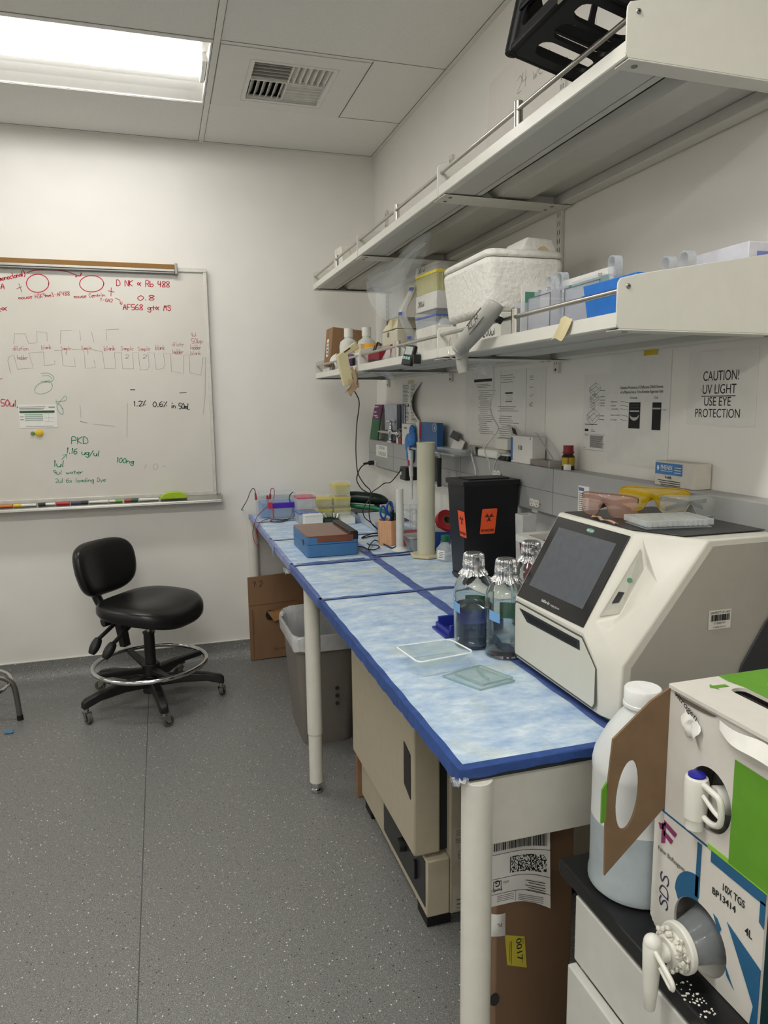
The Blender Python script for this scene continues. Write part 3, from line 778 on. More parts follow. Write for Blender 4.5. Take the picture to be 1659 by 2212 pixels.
marker(-.625, -.545, mw, mc('ink_black', '#2a2a2d'), True, 'white marker with black cap in the tray, left of the red one')
marker(-.54, -.475, mc('red', '#b8323c'), mc('red', '#b8323c'), False, 'red marker in the whiteboard tray under the green notes')
marker(-.47, -.385, mc('violet', '#4b3d6b'), mc('ink_black', '#2a2a2d'), False, 'dark violet marker with black end in the whiteboard tray')
marker(-.38, -.285, mw, mw, False, 'plain white marker in the tray left of the bright green marker')
marker(-.28, -.215, mw, mc('green', '#6fae3c'), False, 'white marker with a bright green cap in the whiteboard tray')
marker(-.205, -.135, mc('brick', '#b5482f'), mc('pine', '#2f5146'), False, 'brick red marker with a dark green end in the whiteboard tray')
marker(-.13, -.03, mw, mw, True, 'plain white marker lying against the lime green eraser')
er = B(mat('eraser_lime', '#a0bf1f', .6))
er.prism([(x, 4.048, z+.006) for x, z in ((-.022,.953),(.122,.953),(.118,.966),(.1,.982),(.07,.989),(.03,.989),(0,.982),(-.018,.966))], (0,.03,0))
tag(er.build('board_eraser', at=(.05,4.07,.95), bevel=.004), 'lime green half-round eraser at the right end of the whiteboard tray', 'eraser')
# ======================= WALL SHELVES =======================
shelf_m = mat('shelf_white', '#d6d4ca', .38, var=.015)
shelf_u = mat('shelf_pan', '#c3c2ba', .45, var=.02)
screw_m = mat('screw_head', '#8d8b84', .35, .9)
slot_m = mat('slot_dark', '#2e2e2c', .8)
SY = [1.168, 2.063, 2.957, 3.85]
UZ, LZ0 = 2.05, 1.592
def shelf_section(y0, y1, z0, label, group):
    t = thing('wall_shelf', label, 'shelf', (1.0, (y0+y1)/2, z0), group)
    a, c = y0+.0032, y1-.0032
    b = B(shelf_u)
    b.box(.812, 1.222, a, c, z0+.0235, z0+.0265)
    b.box(.812, .906, a, c, z0+.001, z0+.004)
    b.box(.909, .93, a, c, z0+.001, z0+.004).box(.927, .93, a, c, z0+.001, z0+.022)
    b.prism([(.965, a, z0+.022), (.985, a, z0+.003), (1.085, a, z0+.003), (1.095, a, z0+.022)], (0, c-a, 0))
    b.box(1.185, 1.188, a, c, z0+.001, z0+.022)
    b.build('shelf_pan', parent=t)
    B(shelf_m).prism([(.808, a, z0+.002), (.81, a, z0), (.83, a, z0), (.83, a, z0+.003), (.812, a, z0+.003), (.812, a, z0+.0265), (.811, a, z0+.0285), (.8085, a, z0+.0275)], (0, c-a, 0)).build('front_lip', parent=t)
    B(shelf_m).box(1.188, 1.224, a, c, z0-.004, z0+.0235).build('rear_lip', parent=t, bevel=.002)
    for s, y in ((1, y0), (-1, y1)):
        k_ = .3 if z0 < 2 and abs(y-SY[1]) < .01 else 1
        prof = [(.812, z0-.002), (1.224, z0-.006), (1.224, z0+.09+.068*k_), (1.0, z0+.09+.032*k_), (.85, z0+.09+.007*k_), (.82, z0+.09), (.812, z0+.088), (.8065, z0+.08), (.8055, z0+.07), (.8055, z0+.006)]
        b = B(shelf_m).prism([(x, y, z) for x, z in prof], (0, s*.003, 0))
        b.prism([(.812, y, z0-.002), (.812, y+s*.042, z0-.002), (1.224, y+s*.042, z0-.006), (1.224, y, z0-.006)], (0, 0, -.0025))
        e = b.build('end_panel', parent=t, bevel=.0012)
        for x in (.838, 1.17):
            B(screw_m).cyl((x, y+s*.02, z0-.0048-(x-.812)*.0097), (x, y+s*.02, z0-.0062-(x-.812)*.0097), .0055, n=14).build('screw', parent=e)
        if s == 1 and y0 < 1.2:
            b = B(screw_m).cyl((.829, y, z0+.074), (.829, y-.0018, z0+.074), .0052, .0042, n=16)
            b.use(slot_m).box(.8262, .8318, y-.0021, y-.0018, z0+.0733, z0+.0747).box(.8283, .8297, y-.0021, y-.0018, z0+.0712, z0+.0768)
            b.build('screw', parent=e)
    ym = (y0+y1)/2-.022
    B(steel).cyl((.818, a+.001, z0+.067), (.818, c-.001, z0+.067), .0052, n=14).build('guard_rail', parent=t)
    B(steel).cyl((.8215, ym, z0+.024), (.8215, ym, z0+.086), .0105, n=24).build('rail_post', parent=t, bevel=.001)
    return t
ug, lg = 'upper wall shelf sections', 'lower wall shelf sections'
shelf_section(SY[0], SY[1], UZ, 'nearest section of the upper wall shelf, holding the black crate', ug)
shelf_section(SY[1], SY[2], UZ, 'middle section of the upper wall shelf, mostly empty above the foam box', ug)
shelf_section(SY[2], SY[3], UZ, 'farthest section of the upper wall shelf, by the room corner', ug)
shelf_section(SY[0], SY[1], LZ0, 'nearest section of the lower wall shelf, with clear gel boxes and blue tub', lg)
shelf_section(SY[1], SY[2], LZ0, 'middle section of the lower wall shelf, with stacked tip boxes', lg)
shelf_section(SY[2], SY[3], LZ0, 'farthest section of the lower wall shelf, with white bottles and carton', lg)
for y, lb in ((SY[0]+.018, 'slotted wall upright at the near end of the shelves'), (2.09, 'slotted wall upright behind the white foam box, between the shelves'), (SY[2]+.02, 'slotted wall upright behind the stacked tip boxes'), (SY[3]+.04, 'slotted wall upright nearest the room corner')):
    b = B(shelf_m).box(1.222, XR-.0005, y-.016, y+.016, 1.548, 2.48)
    b.use(slot_m)
    z = 1.575
    while z < 2.46:
        for d in (-.0068, .0048):
            b.box(1.2215, 1.2225, y+d, y+d+.0022, z, z+.014)
        z += .0265
    b.cyl((1.2222, y, 1.559), (1.221, y, 1.559), .0045, n=14)
    tag(b.build('shelf_upright', at=(1.227, y, 1.548)), lb, 'shelf upright', 'slotted shelf uprights')

# ======================= RACEWAY =======================
race_m = mat('raceway_grey', '#a3a3a0', .45, .15, var=.02)
RX, RZ0, RZ1 = 1.165, 1.105, 1.25
rw = thing('power_raceway', 'long grey power raceway along the wall behind the bench', 'power raceway', (1.2, 2.2, 1.105))
B(race_m).prism([(x, -.6, z) for x, z in ((XR-.001,1.25),(RX,1.25),(RX,1.105),(RX+.012,1.103),(XR-.001,1.078))], (0, 4.69, 0)).build('body', parent=rw, bevel=.002)
b = B(mat('raceway_joint', '#676766', .6)).box(RX-.0006, RX, -.6, 4.09, 1.176, 1.1775)
for y in (3.62, 2.72, 1.99, 1.02):
    b.box(RX-.0006, RX, y, y+.0012, 1.105, 1.25)
b.build('cover_seam', parent=rw)
rcp = mat('receptacle_white', '#dedbd2', .4)
def outlet(y, z, two=True):
    for k, d in enumerate((.016, -.016) if two else (0,)):
        b = B(rcp)
        b.prism([(RX-.001, y+d+q[0], z+q[1]) for q in [(-.011,-.0125),(.011,-.0125),(.0145,-.006),(.0145,.006),(.011,.0125),(-.011,.0125),(-.0145,.006),(-.0145,-.006)]], (-.003, 0, 0))
        b.use(slot_m).box(RX-.0046, RX-.0038, y+d-.006, y+d-.0045, z-.001, z+.006).box(RX-.0046, RX-.0038, y+d+.0045, y+d+.006, z-.001, z+.006)
        b.cyl((RX-.0038, y+d, z-.0065), (RX-.0046, y+d, z-.0065), .0022, n=10)
        b.build('outlet', parent=rw)
    for d in (.034, -.034): B(screw_m).cyl((RX, y+d, z), (RX-.0015, y+d, z), .0025, n=10).build('outlet_screw', parent=rw)
outlet(2.103, 1.129)
outlet(3.96, 1.12)
outlet(3.28, 1.13)
outlet(2.385, 1.2)
B(mat('outlet_tag', '#b6b5b0', .6)).box(RX-.0008, RX, 2.085, 2.121, 1.098, 1.106).build('outlet_label', parent=rw)
b = B(paper).box(RX-.0012, RX-.0003, 3.725, 3.935, 1.165, 1.228)
b.use(ink).text('UTION', (RX-.0016, 3.875, 1.206), (0,-1,0), LZ, .016, .10)
b.text('H VOLTAGE', (RX-.0016, 3.885, 1.177), (0,-1,0), LZ, .016, .135)
b.box(RX-.0016, RX-.0012, 3.75, 3.885, 1.1725, 1.174)
tag(b.build('voltage_sign', at=(RX, 3.83, 1.19)), 'small white voltage warning sticker on the raceway near the corner', 'sign')
b = B(paper).box(RX-.0012, RX-.0003, 1.79, 1.845, 1.13, 1.215)
b.use(mat('note_blue', '#5a6a9a', .7)).box(RX-.0015, RX-.0012, 1.815, 1.842, 1.2, 1.21)
b.use(ink_grey)
for k in range(9):
    b.box(RX-.0015, RX-.0012, 1.802+.004*(k % 3), 1.84, 1.192-k*.006, 1.194-k*.006)
tag(b.build('instruction_note', at=(RX, 1.82, 1.17)), 'small white printed note on the raceway behind the yellow glasses', 'note')

# ======================= BENCH =======================
bench = thing('lab_bench', 'long white-legged lab bench covered with blue absorbent pads and blue tape', 'bench', (.84, 2.6, 0))
BX0, BX1, BY0, BY1, BZ = .455, 1.222, 1.065, 4.112, .8395
B(mat('bench_top_dark', '#26282c', .5)).box(BX0+.003, BX1, BY0+.003, BY1, .812, .8365).build('tabletop', parent=bench, bevel=.004)

def pad_material():
    m = bpy.data.materials.new('absorbent_pad'); m.use_nodes = True
    nt = m.node_tree; p = nt.nodes['Principled BSDF']; N = nt.nodes.new; K = nt.links.new
    tc = N('ShaderNodeTexCoord')
    mp = N('ShaderNodeMapping'); mp.inputs['Scale'].default_value = (13, 24, 9); mp.inputs['Rotation'].default_value = (0,0,.35)
    K(tc.outputs['Object'], mp.inputs['Vector'])
    n1 = N('ShaderNodeTexNoise'); n1.inputs['Scale'].default_value = 1.0; n1.inputs['Detail'].default_value = 9; n1.inputs['Roughness'].default_value = .7
    K(mp.outputs['Vector'], n1.inputs['Vector'])
    r1 = N('ShaderNodeValToRGB'); e = r1.color_ramp.elements
    e[0].position = .32; e[0].color = (*lin('#93add0'),1); e[1].position = .7; e[1].color = (*lin('#dce6ec'),1)
    q = e.new(.5); q.color = (*lin('#b4c9dc'),1)
    K(n1.outputs['Fac'], r1.inputs['Fac'])
    # faint yellow-green stains
    n2 = N('ShaderNodeTexNoise'); n2.inputs['Scale'].default_value = 7; n2.inputs['Detail'].default_value = 3
    K(tc.outputs['Object'], n2.inputs['Vector'])
    r2 = N('ShaderNodeValToRGB'); r2.color_ramp.elements[0].position = .56; r2.color_ramp.elements[1].position = .72
    r2.color_ramp.elements[1].color = (.5,.5,.5,1); r2.color_ramp.elements[0].color = (0,0,0,1)
    K(n2.outputs['Fac'], r2.inputs['Fac'])
    mx = N('ShaderNodeMix'); mx.data_type = 'RGBA'; K(r2.outputs['Color'], mx.inputs['Factor']); K(r1.outputs['Color'], mx.inputs['A'])
    mx.inputs['B'].default_value = (*lin('#cfd2b4'),1)
    K(mx.outputs['Result'], p.inputs['Base Color'])
    p.inputs['Roughness'].default_value = .6
    w = N('ShaderNodeTexNoise'); w.inputs['Scale'].default_value = 26; w.inputs['Detail'].default_value = 6
    K(tc.outputs['Object'], w.inputs['Vector'])
    b = N('ShaderNodeBump'); b.inputs['Strength'].default_value = .35; b.inputs['Distance'].default_value = .01
    K(w.outputs['Fac'], b.inputs['Height']); K(b.outputs['Normal'], p.inputs['Normal'])
    m.diffuse_color = (.5,.6,.75,1)
    MATS['absorbent_pad'] = m
    return m
pad_m = pad_material()
def pad(x0, x1, y0, y1, seed, amp=.0016):
    rnd = random.Random(seed)
    ph = [(rnd.uniform(8, 40), rnd.uniform(8, 40), rnd.uniform(0, 6)) for _ in range(6)]
    def f(u, v):
        x, y = x0+(x1-x0)*u, y0+(y1-y0)*v
        s = sum(math.sin(a*x+c*y+d) for a, c, d in ph)/6
        e = min(1, 8*min(u, 1-u, v, 1-v))
        return (x, y, .8385+.0005+amp*e*(.5+s*.5))
    b = B(pad_m).grid(f, 36, 36)
    b.quad((x0,y0,.8366),(x1,y0,.8366),(x1,y1,.8366),(x0,y1,.8366))
    return b.build('absorbent_pad', parent=bench)
CY = [2.197, 2.715, 3.27, 3.81]
ys = [BY0+.012, 2.197, 2.715, 3.27, 3.81, BY1-.004]
for k in range(5):
    pad(.466, .80, ys[k]+.004, ys[k+1]-.004, k)
    pad(.804, 1.215, ys[k]+.004+(.04 if k == 2 else 0), ys[k+1]-.004+(.04 if k == 1 else 0), k+10)
def strip(pts, m, name='tape_strip', z=.0):
    """tape laid flat with slightly wavy edges; pts = centre line with half width"""
    b = B(m)
    n = 26
    (x0, y0), (x1, y1), hw = pts
    d = Vector((x1-x0, y1-y0, 0)); L = d.length; d.normalize(); q = Vector((-d.y, d.x, 0))
    def f(u, v):
        j = .0016*math.sin(37*u*L+11*v)+.0008*math.sin(91*u*L)
        p = Vector((x0, y0, 0))+d*(u*L)+q*((v-.5)*2*hw+j)
        return (p.x, p.y, .8407+z+.0006*math.sin(60*u*L+9*v))
    b.grid(f, n*2, 4)
    return b.build(name, parent=bench)
tape_mid = mat('lilac_blue_tape', '#4d619c', .45, var=.2, vscale=25, bump=.25, bscale=45)
strip(((.80, BY0+.01), (.80, 2.9), .019), tape_mid)
strip(((.805, 2.88), (.81, BY1-.01), .017), lilac_tape)
for k, y in enumerate(CY):
    strip(((.462, y), (.80, y+.012), .010 if k == 0 else .012), tape_mid if k < 2 else lilac_tape, z=.0012)
    strip(((.80, y+(.015 if k != 1 else .05)), (1.2, y+(.012 if k != 1 else .06)), .010), tape_mid if k < 2 else lilac_tape, z=.0012)
strip(((.48, 2.735), (.76, 2.752), .005), blue_tape, z=.0022)
strip(((.80, 2.79), (1.0, 2.81), .008), blue_tape, z=.0022)
# edge tape: wraps the long front edge and the near end
def edge(y0, y1, m, drop, seed):
    rnd = random.Random(seed)
    a, c = rnd.uniform(0, 6), rnd.uniform(0, 6)
    def f(u, v):
        y = y0+(y1-y0)*u
        s = v*(.014+.024+drop)
        j = .001*math.sin(13*y+a)+.0008*math.sin(61*y+c)
        if s < .014: x, z = .468-s+.0008*math.sin(50*y), .8412
        else:
            q = s-.014
            x, z = BX0-.001-.0012*abs(math.sin(31*y+a))*(q/.024), .8412-q
            if v > .99: z -= j+.001*math.sin(160*y)
        return (x, y, z)
    B(m).grid(f, int(60*(y1-y0))+8, 12).build('edge_tape', parent=bench)
edge(BY0-.001, 2.22, blue_tape, .004, 3)
edge(2.2, 2.76, tape_mid, .006, 4)
edge(2.74, 3.32, lilac_tape, .004, 5)
edge(3.3, BY1, lilac_tape, .0, 6)
def fe(u, v):
    x = BX0-.001+(BX1-BX0)*u
    s = v*(.015+.019)
    if s < .015: return (x, BY0+.014-s, .8414)
    return (x, BY0-.0012-.001*abs(math.sin(28*x)),   .8414-(s-.015)-(.0015*math.sin(17*x)+.0008*math.sin(90*x) if v > .99 else 0))
B(blue_tape).grid(fe, 60, 12).build('edge_tape', parent=bench)
wrap_m = mat('crumpled_film', '#d8dde2', .15, alpha=.35, var=.05)
def scrap_film(c, r, seed, n=9):
    rnd = random.Random(seed)
    b = B(wrap_m)
    H = [[Vector((rnd.uniform(-1,1)*r[0]*.25, rnd.uniform(-1,1)*r[1]*.25, rnd.uniform(-1,1)*r[2]*.35)) for _ in range(n+1)] for _ in range(n+1)]
    b.grid(lambda u, v: Vector(c)+Vector(((u-.5)*2*r[0], (v-.5)*2*r[1], (v-.5)*-.6*r[2]))+H[round(v*n)][round(u*n)], n, n)
    return b.build('loose_film', parent=bench)
scrap_film((.458, 1.07, .818), (.012, .02, .022), 1)
scrap_film((.45, 2.78, .806), (.008, .07, .035), 2)
B(mat('hanging_tape', '#8598c4', .45, alpha=.8, var=.2)).grid(lambda u, v: (.449-.004*math.sin(3*v), 3.13+.035*u-.01*v, .84-.075*v*(1-.25*u)), 4, 8).build('hanging_tape', parent=bench)

leg_m = mat('leg_white', '#d3d1c6', .4, var=.02)
def bleg(x, y, tele):
    b = B(leg_m)
    if tele:
        b.cyl((x,y,.235),(x,y,.813),.0285, n=32).cyl((x,y,.04),(x,y,.236),.0255, n=32)
    else:
        b.cyl((x,y,.05),(x,y,.813),.0275, n=32)
    l = b.build('leg', parent=bench, bevel=.001)
    B(chrome).lathe([(.015,.0),(.022,.002),(.024,.012),(.018,.016),(.02,.02),(.021,.04),(.018,.05)], (x,y,0), 24).build('foot', parent=l)
bleg(.494, 1.077, False); bleg(.494, 2.53, True); bleg(.47, 4.083, True)
bleg(1.18, 1.1, False); bleg(1.18, 2.53, True)
b = B(leg_m).box(.52, 1.16, 1.092, 1.114, .668, .812)
b.build('apron', parent=bench, bevel=.002)
B(leg_m).box(.505, .525, 2.555, 3.95, .745, .812).build('apron', parent=bench, bevel=.002)
B(leg_m).box(1.165, 1.185, 1.13, 3.95, .745, .812).build('apron', parent=bench, bevel=.002)

# ======================= UNDER THE BENCH =======================
# waste basket with liner
tb = thing('waste_basket', 'tall taupe plastic waste basket with a clear liner under the bench', 'waste basket', (0.627, 3.05, 0))
bin_m = mat('taupe_plastic', '#77716a', .45, var=.03)
def rr_ring(hx, hy, z, r=.05, cx=.627, cy=3.05): return [(x, y, z) for x, y in rrect(cx-hx, cx+hx, cy-hy, cy+hy, r, 6)]
b = B(bin_m)
rings = [rr_ring(.105,.15,0,.045), rr_ring(.112,.158,.03,.045), rr_ring(.136,.19,.425,.05), rr_ring(.142,.196,.43,.05), rr_ring(.145,.2,.49,.05), rr_ring(.149,.204,.5,.05), rr_ring(.143,.198,.5,.05), rr_ring(.134,.188,.42,.05), rr_ring(.105,.15,.03,.04)]
n = len(rings[0])
v = [p for R in rings for p in R]
f = [tuple(range(n))[::-1], tuple(range((len(rings)-1)*n, len(rings)*n))]
for k in range(len(rings)-1):
    f += [(k*n+i, k*n+(i+1) % n, (k+1)*n+(i+1) % n, (k+1)*n+i) for i in range(n)]
b.add(v, f)
b.build('basket', parent=tb)
film = mat('bin_liner', '#e6e8e8', .2, alpha=.62, var=.05, bump=.4, bscale=40)
b = B(film)
R = [rr_ring(.15,.206,.44,.05), rr_ring(.153,.209,.495,.05), rr_ring(.149,.205,.506,.05), rr_ring(.139,.194,.5,.05), rr_ring(.128,.18,.4,.05), rr_ring(.11,.16,.22,.04)]
for k, r in enumerate(R):
    R[k] = [(x+.003*math.sin(9*i), y+.003*math.cos(7*i), z+.004*math.sin(5*i+k)+(.03*max(0,math.sin(i/n*2*PI+.6)) if k in (1,2) else 0)) for i, (x,y,z) in enumerate(r)]
v = [p for r in R for p in r]; f = []
for k in range(len(R)-1):
    f += [(k*n+i, k*n+(i+1) % n, (k+1)*n+(i+1) % n, (k+1)*n+i) for i in range(n)]
b.add(v, f).build('liner', parent=tb)
for z in (.19, .225, .26):
    b = B(slot_m).xf(Matrix.Translation((.66, 2.865+(.26-z)*.06, z)) @ Matrix.Rotation(PI/2, 4, 'X')).lathe([(.009,0),(.009,.002)], n=12)
    b.xf().build('side_hole', parent=tb)

# flat carton leaning on the far wall
ct = thing('flattened_carton', 'flat brown carton leaning on the far wall beside the waste basket', 'cardboard', (.64, 4.07, 0))
card_m = mat('carton_brown', '#86664a', .85, var=.07, vscale=9, stretch=(1,1,.3))
b = B(card_m)
b.prism([(.425,4.030,.004),(.88,4.030,.012),(.88,4.040,.51),(.425,4.040,.488)], (0,.011,0))
b.build('panel', parent=ct)
b = B(mat('carton_crease', '#6d4c2c', .9)).prism([(.424,4.0355,.326),(.70,4.0357,.336),(.70,4.0356,.333),(.424,4.0354,.323)], (0,.004,0))
b.box(.443, .446, 4.0295, 4.034, .01, .3)
b.build('crease', parent=ct)
b = B(mat('faint_brown_print', '#5a4023', .9)).text('the wor', (.556,4.0295,.052), LX, Vector((0,.02,1)), .017, .085)
b.build('printed_words', parent=ct)
b = B(mat('carton_black_print', '#211c18', .8))
b.prism([(.545+.03*math.cos(a)*.9, 4.0290, .262+.03*math.sin(a)) for a in [2*PI*i/24 for i in range(24)]], (0,.002,0))
b.build('printed_disc', parent=ct)
b = B(black_plastic).hand('Y 2', (.455,4.0375,.435), LX, Vector((0,.02,1)).normalized(), .03, .05, .003, (0,-1,0))
b.build('pen_mark', parent=ct)
B(mat('carton_flap', '#a07749', .85, var=.06)).prism([(.528,4.026,.283),(.70,3.98,.335),(.72,4.01,.262),(.565,4.015,.225)], (0,-.006,.004)).build('flap', parent=ct)

# beige benchtop oven standing on the floor
ov = thing('lab_oven', 'beige lab oven with a dark control strip under the bench', 'oven', (.9, 2.04, 0))
bei = mat('oven_beige', '#b3aa93', .45, var=.03)
bei2 = mat('oven_side_beige', '#a39b88', .5, var=.04)
B(bei2).box(.70, 1.16, 1.70, 2.38, .04, .745).build('cabinet', parent=ov, bevel=.006)
d = B(bei).box(.60, .678, 1.715, 2.375, .225, .74).build('door', parent=ov, bevel=.006)
B(mat('door_gap', '#20201f', .8)).box(.678, .70, 1.722, 2.368, .23, .735).build('door_seal', parent=ov)
B(black_plastic).prism([(.598, y, z) for y, z in ((1.792,.405),(1.792,.53),(1.738,.515),(1.738,.385))], (.012,0,0)).build('recessed_handle', parent=d)
cp = B(bei).box(.632, .70, 1.70, 2.38, .045, .215).build('control_panel', parent=ov, bevel=.004)
pn = B(mat('dark_panel', '#2b2c2d', .4)).box(.6305, .634, 1.712, 2.10, .07, .21).build('control_strip', parent=ov)
kb = B(black_plastic)
kb.cyl((.631, 1.885, .155), (.608, 1.885, .155), .0215, .0195, n=28)
kb.build('dial', parent=pn, bevel=.001)
B(black_plastic).box(.622, .631, 1.775, 1.786, .115, .17).build('rocker_switch', parent=pn)
for x in (.66, 1.1):
    for y in (1.76, 2.32): B(black_rubber).box(x-.02, x+.05, y-.04, y+.04, 0, .045).build('foot', parent=ov)
b = B(mat('oven_label', '#a8a294', .5)).box(.712, .83, 1.6988, 1.7002, .05, .125)
b.box(.712, .83, 1.6988, 1.7002, .2, .3)
b.use(ink_grey)
for k in range(3): b.box(.718, .79-.015*(k % 2), 1.6982, 1.6988, .29-k*.006, .2915-k*.006)
for k in range(3): b.box(.716, .74, 1.6982, 1.6988, .266-k*.005, .2675-k*.005).box(.757, .79, 1.6982, 1.6988, .272-k*.005, .2735-k*.005)
b.box(.735, .755, 1.6982, 1.6988, .114, .1165).box(.75, .775, 1.6982, 1.6988, .08, .084)
b.box(.72, .735, 1.6982, 1.6988, .066, .07).box(.72, .735, 1.6982, 1.6988, .08, .084).box(.718, .8, 1.6982, 1.6988, .057, .058)
b.build('rating_label', parent=ov)
B(mat('pencil', '#6d675c', .8)).hand('6', (.725,1.6984,.205), LX, LZ, .034, .022, .0022, (0,-1,0)).build('pencil_six', parent=ov)

b = B(cardboard).box(.630, .95, 2.43, 2.452, .004, .47)
fc = tag(b.build('folded_carton', at=(.65,2.6,0)), 'brown cardboard slab standing on the floor beyond the beige oven', 'cardboard')

# tall carton with a shipping label
bx = thing('tall_carton', 'tall brown carton with a curling shipping label under the near bench end', 'carton', (.73, 1.32, 0))
brown = mat('tall_carton_brown', '#7a5f47', .8, var=.06, vscale=10, stretch=(1,1,.25))
B(brown).box(.640, .828, 1.29, 1.345, .002, .79).build('box', parent=bx, bevel=.003)
lb = B(paper)
def lf(u, v):
    z = .570-.19*v-.045*max(0, u-.4)**1.5*v
    return (.622+.138*u, 1.2885-.016*max(0, u-.55)**2*6*(.4+v*.6)-.001, z)
def onl(u, v, d=.0007):
    p = lf(u, v); return (p[0], p[1]-d, p[2])
lb.grid(lf, 14, 10)
lb.use(ink)
rnd = random.Random(5)
u = .07
while u < .95:
    w = rnd.choice((.006,.01,.016,.02))
    lb.quad(onl(u,.06), onl(u+w,.06), onl(u+w,.32), onl(u,.32)); u += w+rnd.choice((.008,.012,.02))
for i in range(46):
    for j in range(15):
        if rnd.random() < .5:
            a, c = .37+i*.0125, .42+j*.0135
            lb.quad(onl(a,c), onl(a+.0125,c), onl(a+.0125,c+.0135), onl(a,c+.0135))
lb.quad(onl(.345,.42), onl(.36,.42), onl(.36,.62), onl(.345,.62))
for c in (.36, .66, .85):
    for k in range(14): lb.quad(onl(k/14,c), onl((k+1)/14,c), onl((k+1)/14,c+.006), onl(k/14,c+.006))
lb.quad(onl(.45,.85), onl(.455,.85), onl(.455,.99), onl(.45,.99))
for q in ((.06,.2,.69,.7),(.06,.2,.8,.81)): lb.quad(onl(q[0],q[2]), onl(q[1],q[2]), onl(q[1],q[3]), onl(q[0],q[3]))
for q in ((.06,.07,.69,.81),(.19,.2,.69,.81)): lb.quad(onl(q[0],q[2]), onl(q[1],q[2]), onl(q[1],q[3]), onl(q[0],q[3]))
y_ = 1.2862
lb.text('G', (.646, y_, .4405), (-1,0,0), (0,0,-1), .015, .011, bold=.02)
lb.text('(US)', (.667, y_, .4355), (-1,0,0), (0,0,-1), .0055)
lb.text('FedEx', (.651, y_, .4215), (-1,0,0), (0,0,-1), .0075, .027)
for k in range(5):
    a = .62+.05*(k % 2)
    lb.quad(onl(a,.73+k*.03), onl(.93,.735+k*.03), onl(.93,.743+k*.03), onl(a,.738+k*.03))
for k in range(4):
    lb.quad(onl(.5,.9+k*.022), onl(.9,.905+k*.022), onl(.9,.91+k*.022), onl(.5,.905+k*.022))
    lb.quad(onl(.13,.88+k*.022), onl(.42,.88+k*.022), onl(.42,.885+k*.022), onl(.13,.885+k*.022))
lb.build('shipping_label', parent=bx)
b = B(paper)
def cf(u, v): return (.618+.042*u, 1.2865-.012*math.sin(PI*u)*(.6+.3*math.sin(4*v))-.001, .368-.055*v-.008*u*u)
b.grid(cf, 8, 8).use(ink).text('FL', (.645, 1.2735, .348), (-1,0,0), (0,0,-1), .009)
b.build('torn_label', parent=bx)
b = B(mat('label_yellow', '#c4b53c', .6, var=.03)).prism([(.661,1.2896,.303),(.709,1.2896,.288),(.716,1.2896,.209),(.668,1.2896,.228)], (0,-.0014,0))
dn, ac = Vector((.09,0,-1)).normalized(), Vector((1,0,.09))
b.use(ink).text('0017', (.688,1.288,.287), dn, ac, .0135, .056, bold=.01)
b.text('BOX#', (.703,1.288,.285), dn, ac, .004)
for k, (a, c) in enumerate(((.673,.05),(.677,.058),(.704,.02))):
    b.box(a, a+.0009, 1.2878, 1.2882, .285-c+(0 if k < 2 else -.04), .285+(0 if k < 2 else -.04))
b.build('yellow_label', parent=bx)
for z in (.06, .15): B(slot_m).prism([(.638+.012*math.cos(a), 1.2898, z+.016*math.sin(a)) for a in [2*PI*i/18 for i in range(18)]], (0,-.001,0)).build('hand_hole', parent=bx)

# ======================= CHAIR =======================
chx, chy = -.11, 3.623
ch = thing('lab_chair', 'black vinyl lab chair with chrome foot ring and five casters', 'chair', (chx, chy, 0))
vinyl = mat('black_vinyl', '#131313', .32, var=.08, bump=.04, bscale=500)
chblk = mat('chair_black', '#171717', .45, var=.08)
F = -PI/4+.12           # facing direction
Mc = M_at((chx, chy, 0), F)
# local: +x forward, y left
b = B(vinyl).xf(Mc @ Matrix.Translation((.03,0,.492)) @ Matrix.Rotation(math.radians(4),4,'Y'))
def sw(x, y, z):
    k = 1-.13*max(0, x/.23)**2+.0*y
    zz = z-.03*max(0, x/.22)**3-.016*math.exp(-((x+.07)/.12)**2)*(1-(y/.26)**2)*(1 if z > 0 else 0)
    if z > 0: zz += .012*(abs(y)/.24)**2
    return (x, y*k, zz)
b.cushion(.225, .24, .085, 2.8, 0, 56, sw)
st = b.xf().build('seat', parent=ch, angle=1.2)
Mb = Mc @ Matrix.Translation((-.255,-.022,.672)) @ Matrix.Rotation(math.radians(80),4,'Y')
b = B(vinyl).xf(Mb)
def bw(x, y, z): return (x*(1-.18*(max(0,-x)/.15)**2*0), y*(1-.12*max(0,x/.14)), z-.05*(abs(y)/.2)**2*-1)
b.cushion(.135, .195, .07, 3.4, 0, 56, bw)
b.xf().build('backrest', parent=ch, angle=1.2)
b = B(chblk).xf(Mc)
b.tube([(-.30,-.018,.63),(-.312,-.012,.56),(-.30,0,.49),(-.235,0,.42),(-.1,0,.42)], .023, 10)
b.prism([(-.20,.022,.43),(-.16,.022,.43),(-.135,.022,.27),(-.165,.022,.27)], (0,-.044,0))
b.xf().build('back_bar', parent=ch)
b = B(chblk).xf(Mc).box(-.14,.13,-.1,.1,.425,.447).box(-.09,.07,-.055,.055,.4,.428)
b.xf().build('tilt_mechanism', parent=ch, bevel=.006)
for (p0, p1, p2) in (((-.13,-.06,.42),(-.155,-.17,.36),(-.16,-.22,.3)), ((-.02,-.1,.42),(-.04,-.2,.36),(-.055,-.25,.3))):
    b = B(chblk).xf(Mc).tube([p0,p1], .01, 10)
    l = b.xf().build('adjustment_lever', parent=ch)
    b = B(chblk).xf(Mc)
    b.tube([p1,tuple((Vector(p1)+Vector(p2))/2),p2], lambda t: .011+.013*math.sin(PI*min(1,t*.8+.12)), 12)
    b.xf().build('lever_paddle', parent=l)
b = B(chblk).xf(Mc).cyl((-.17,.0,.42),(-.2,-.09,.41),.026,.022,16)
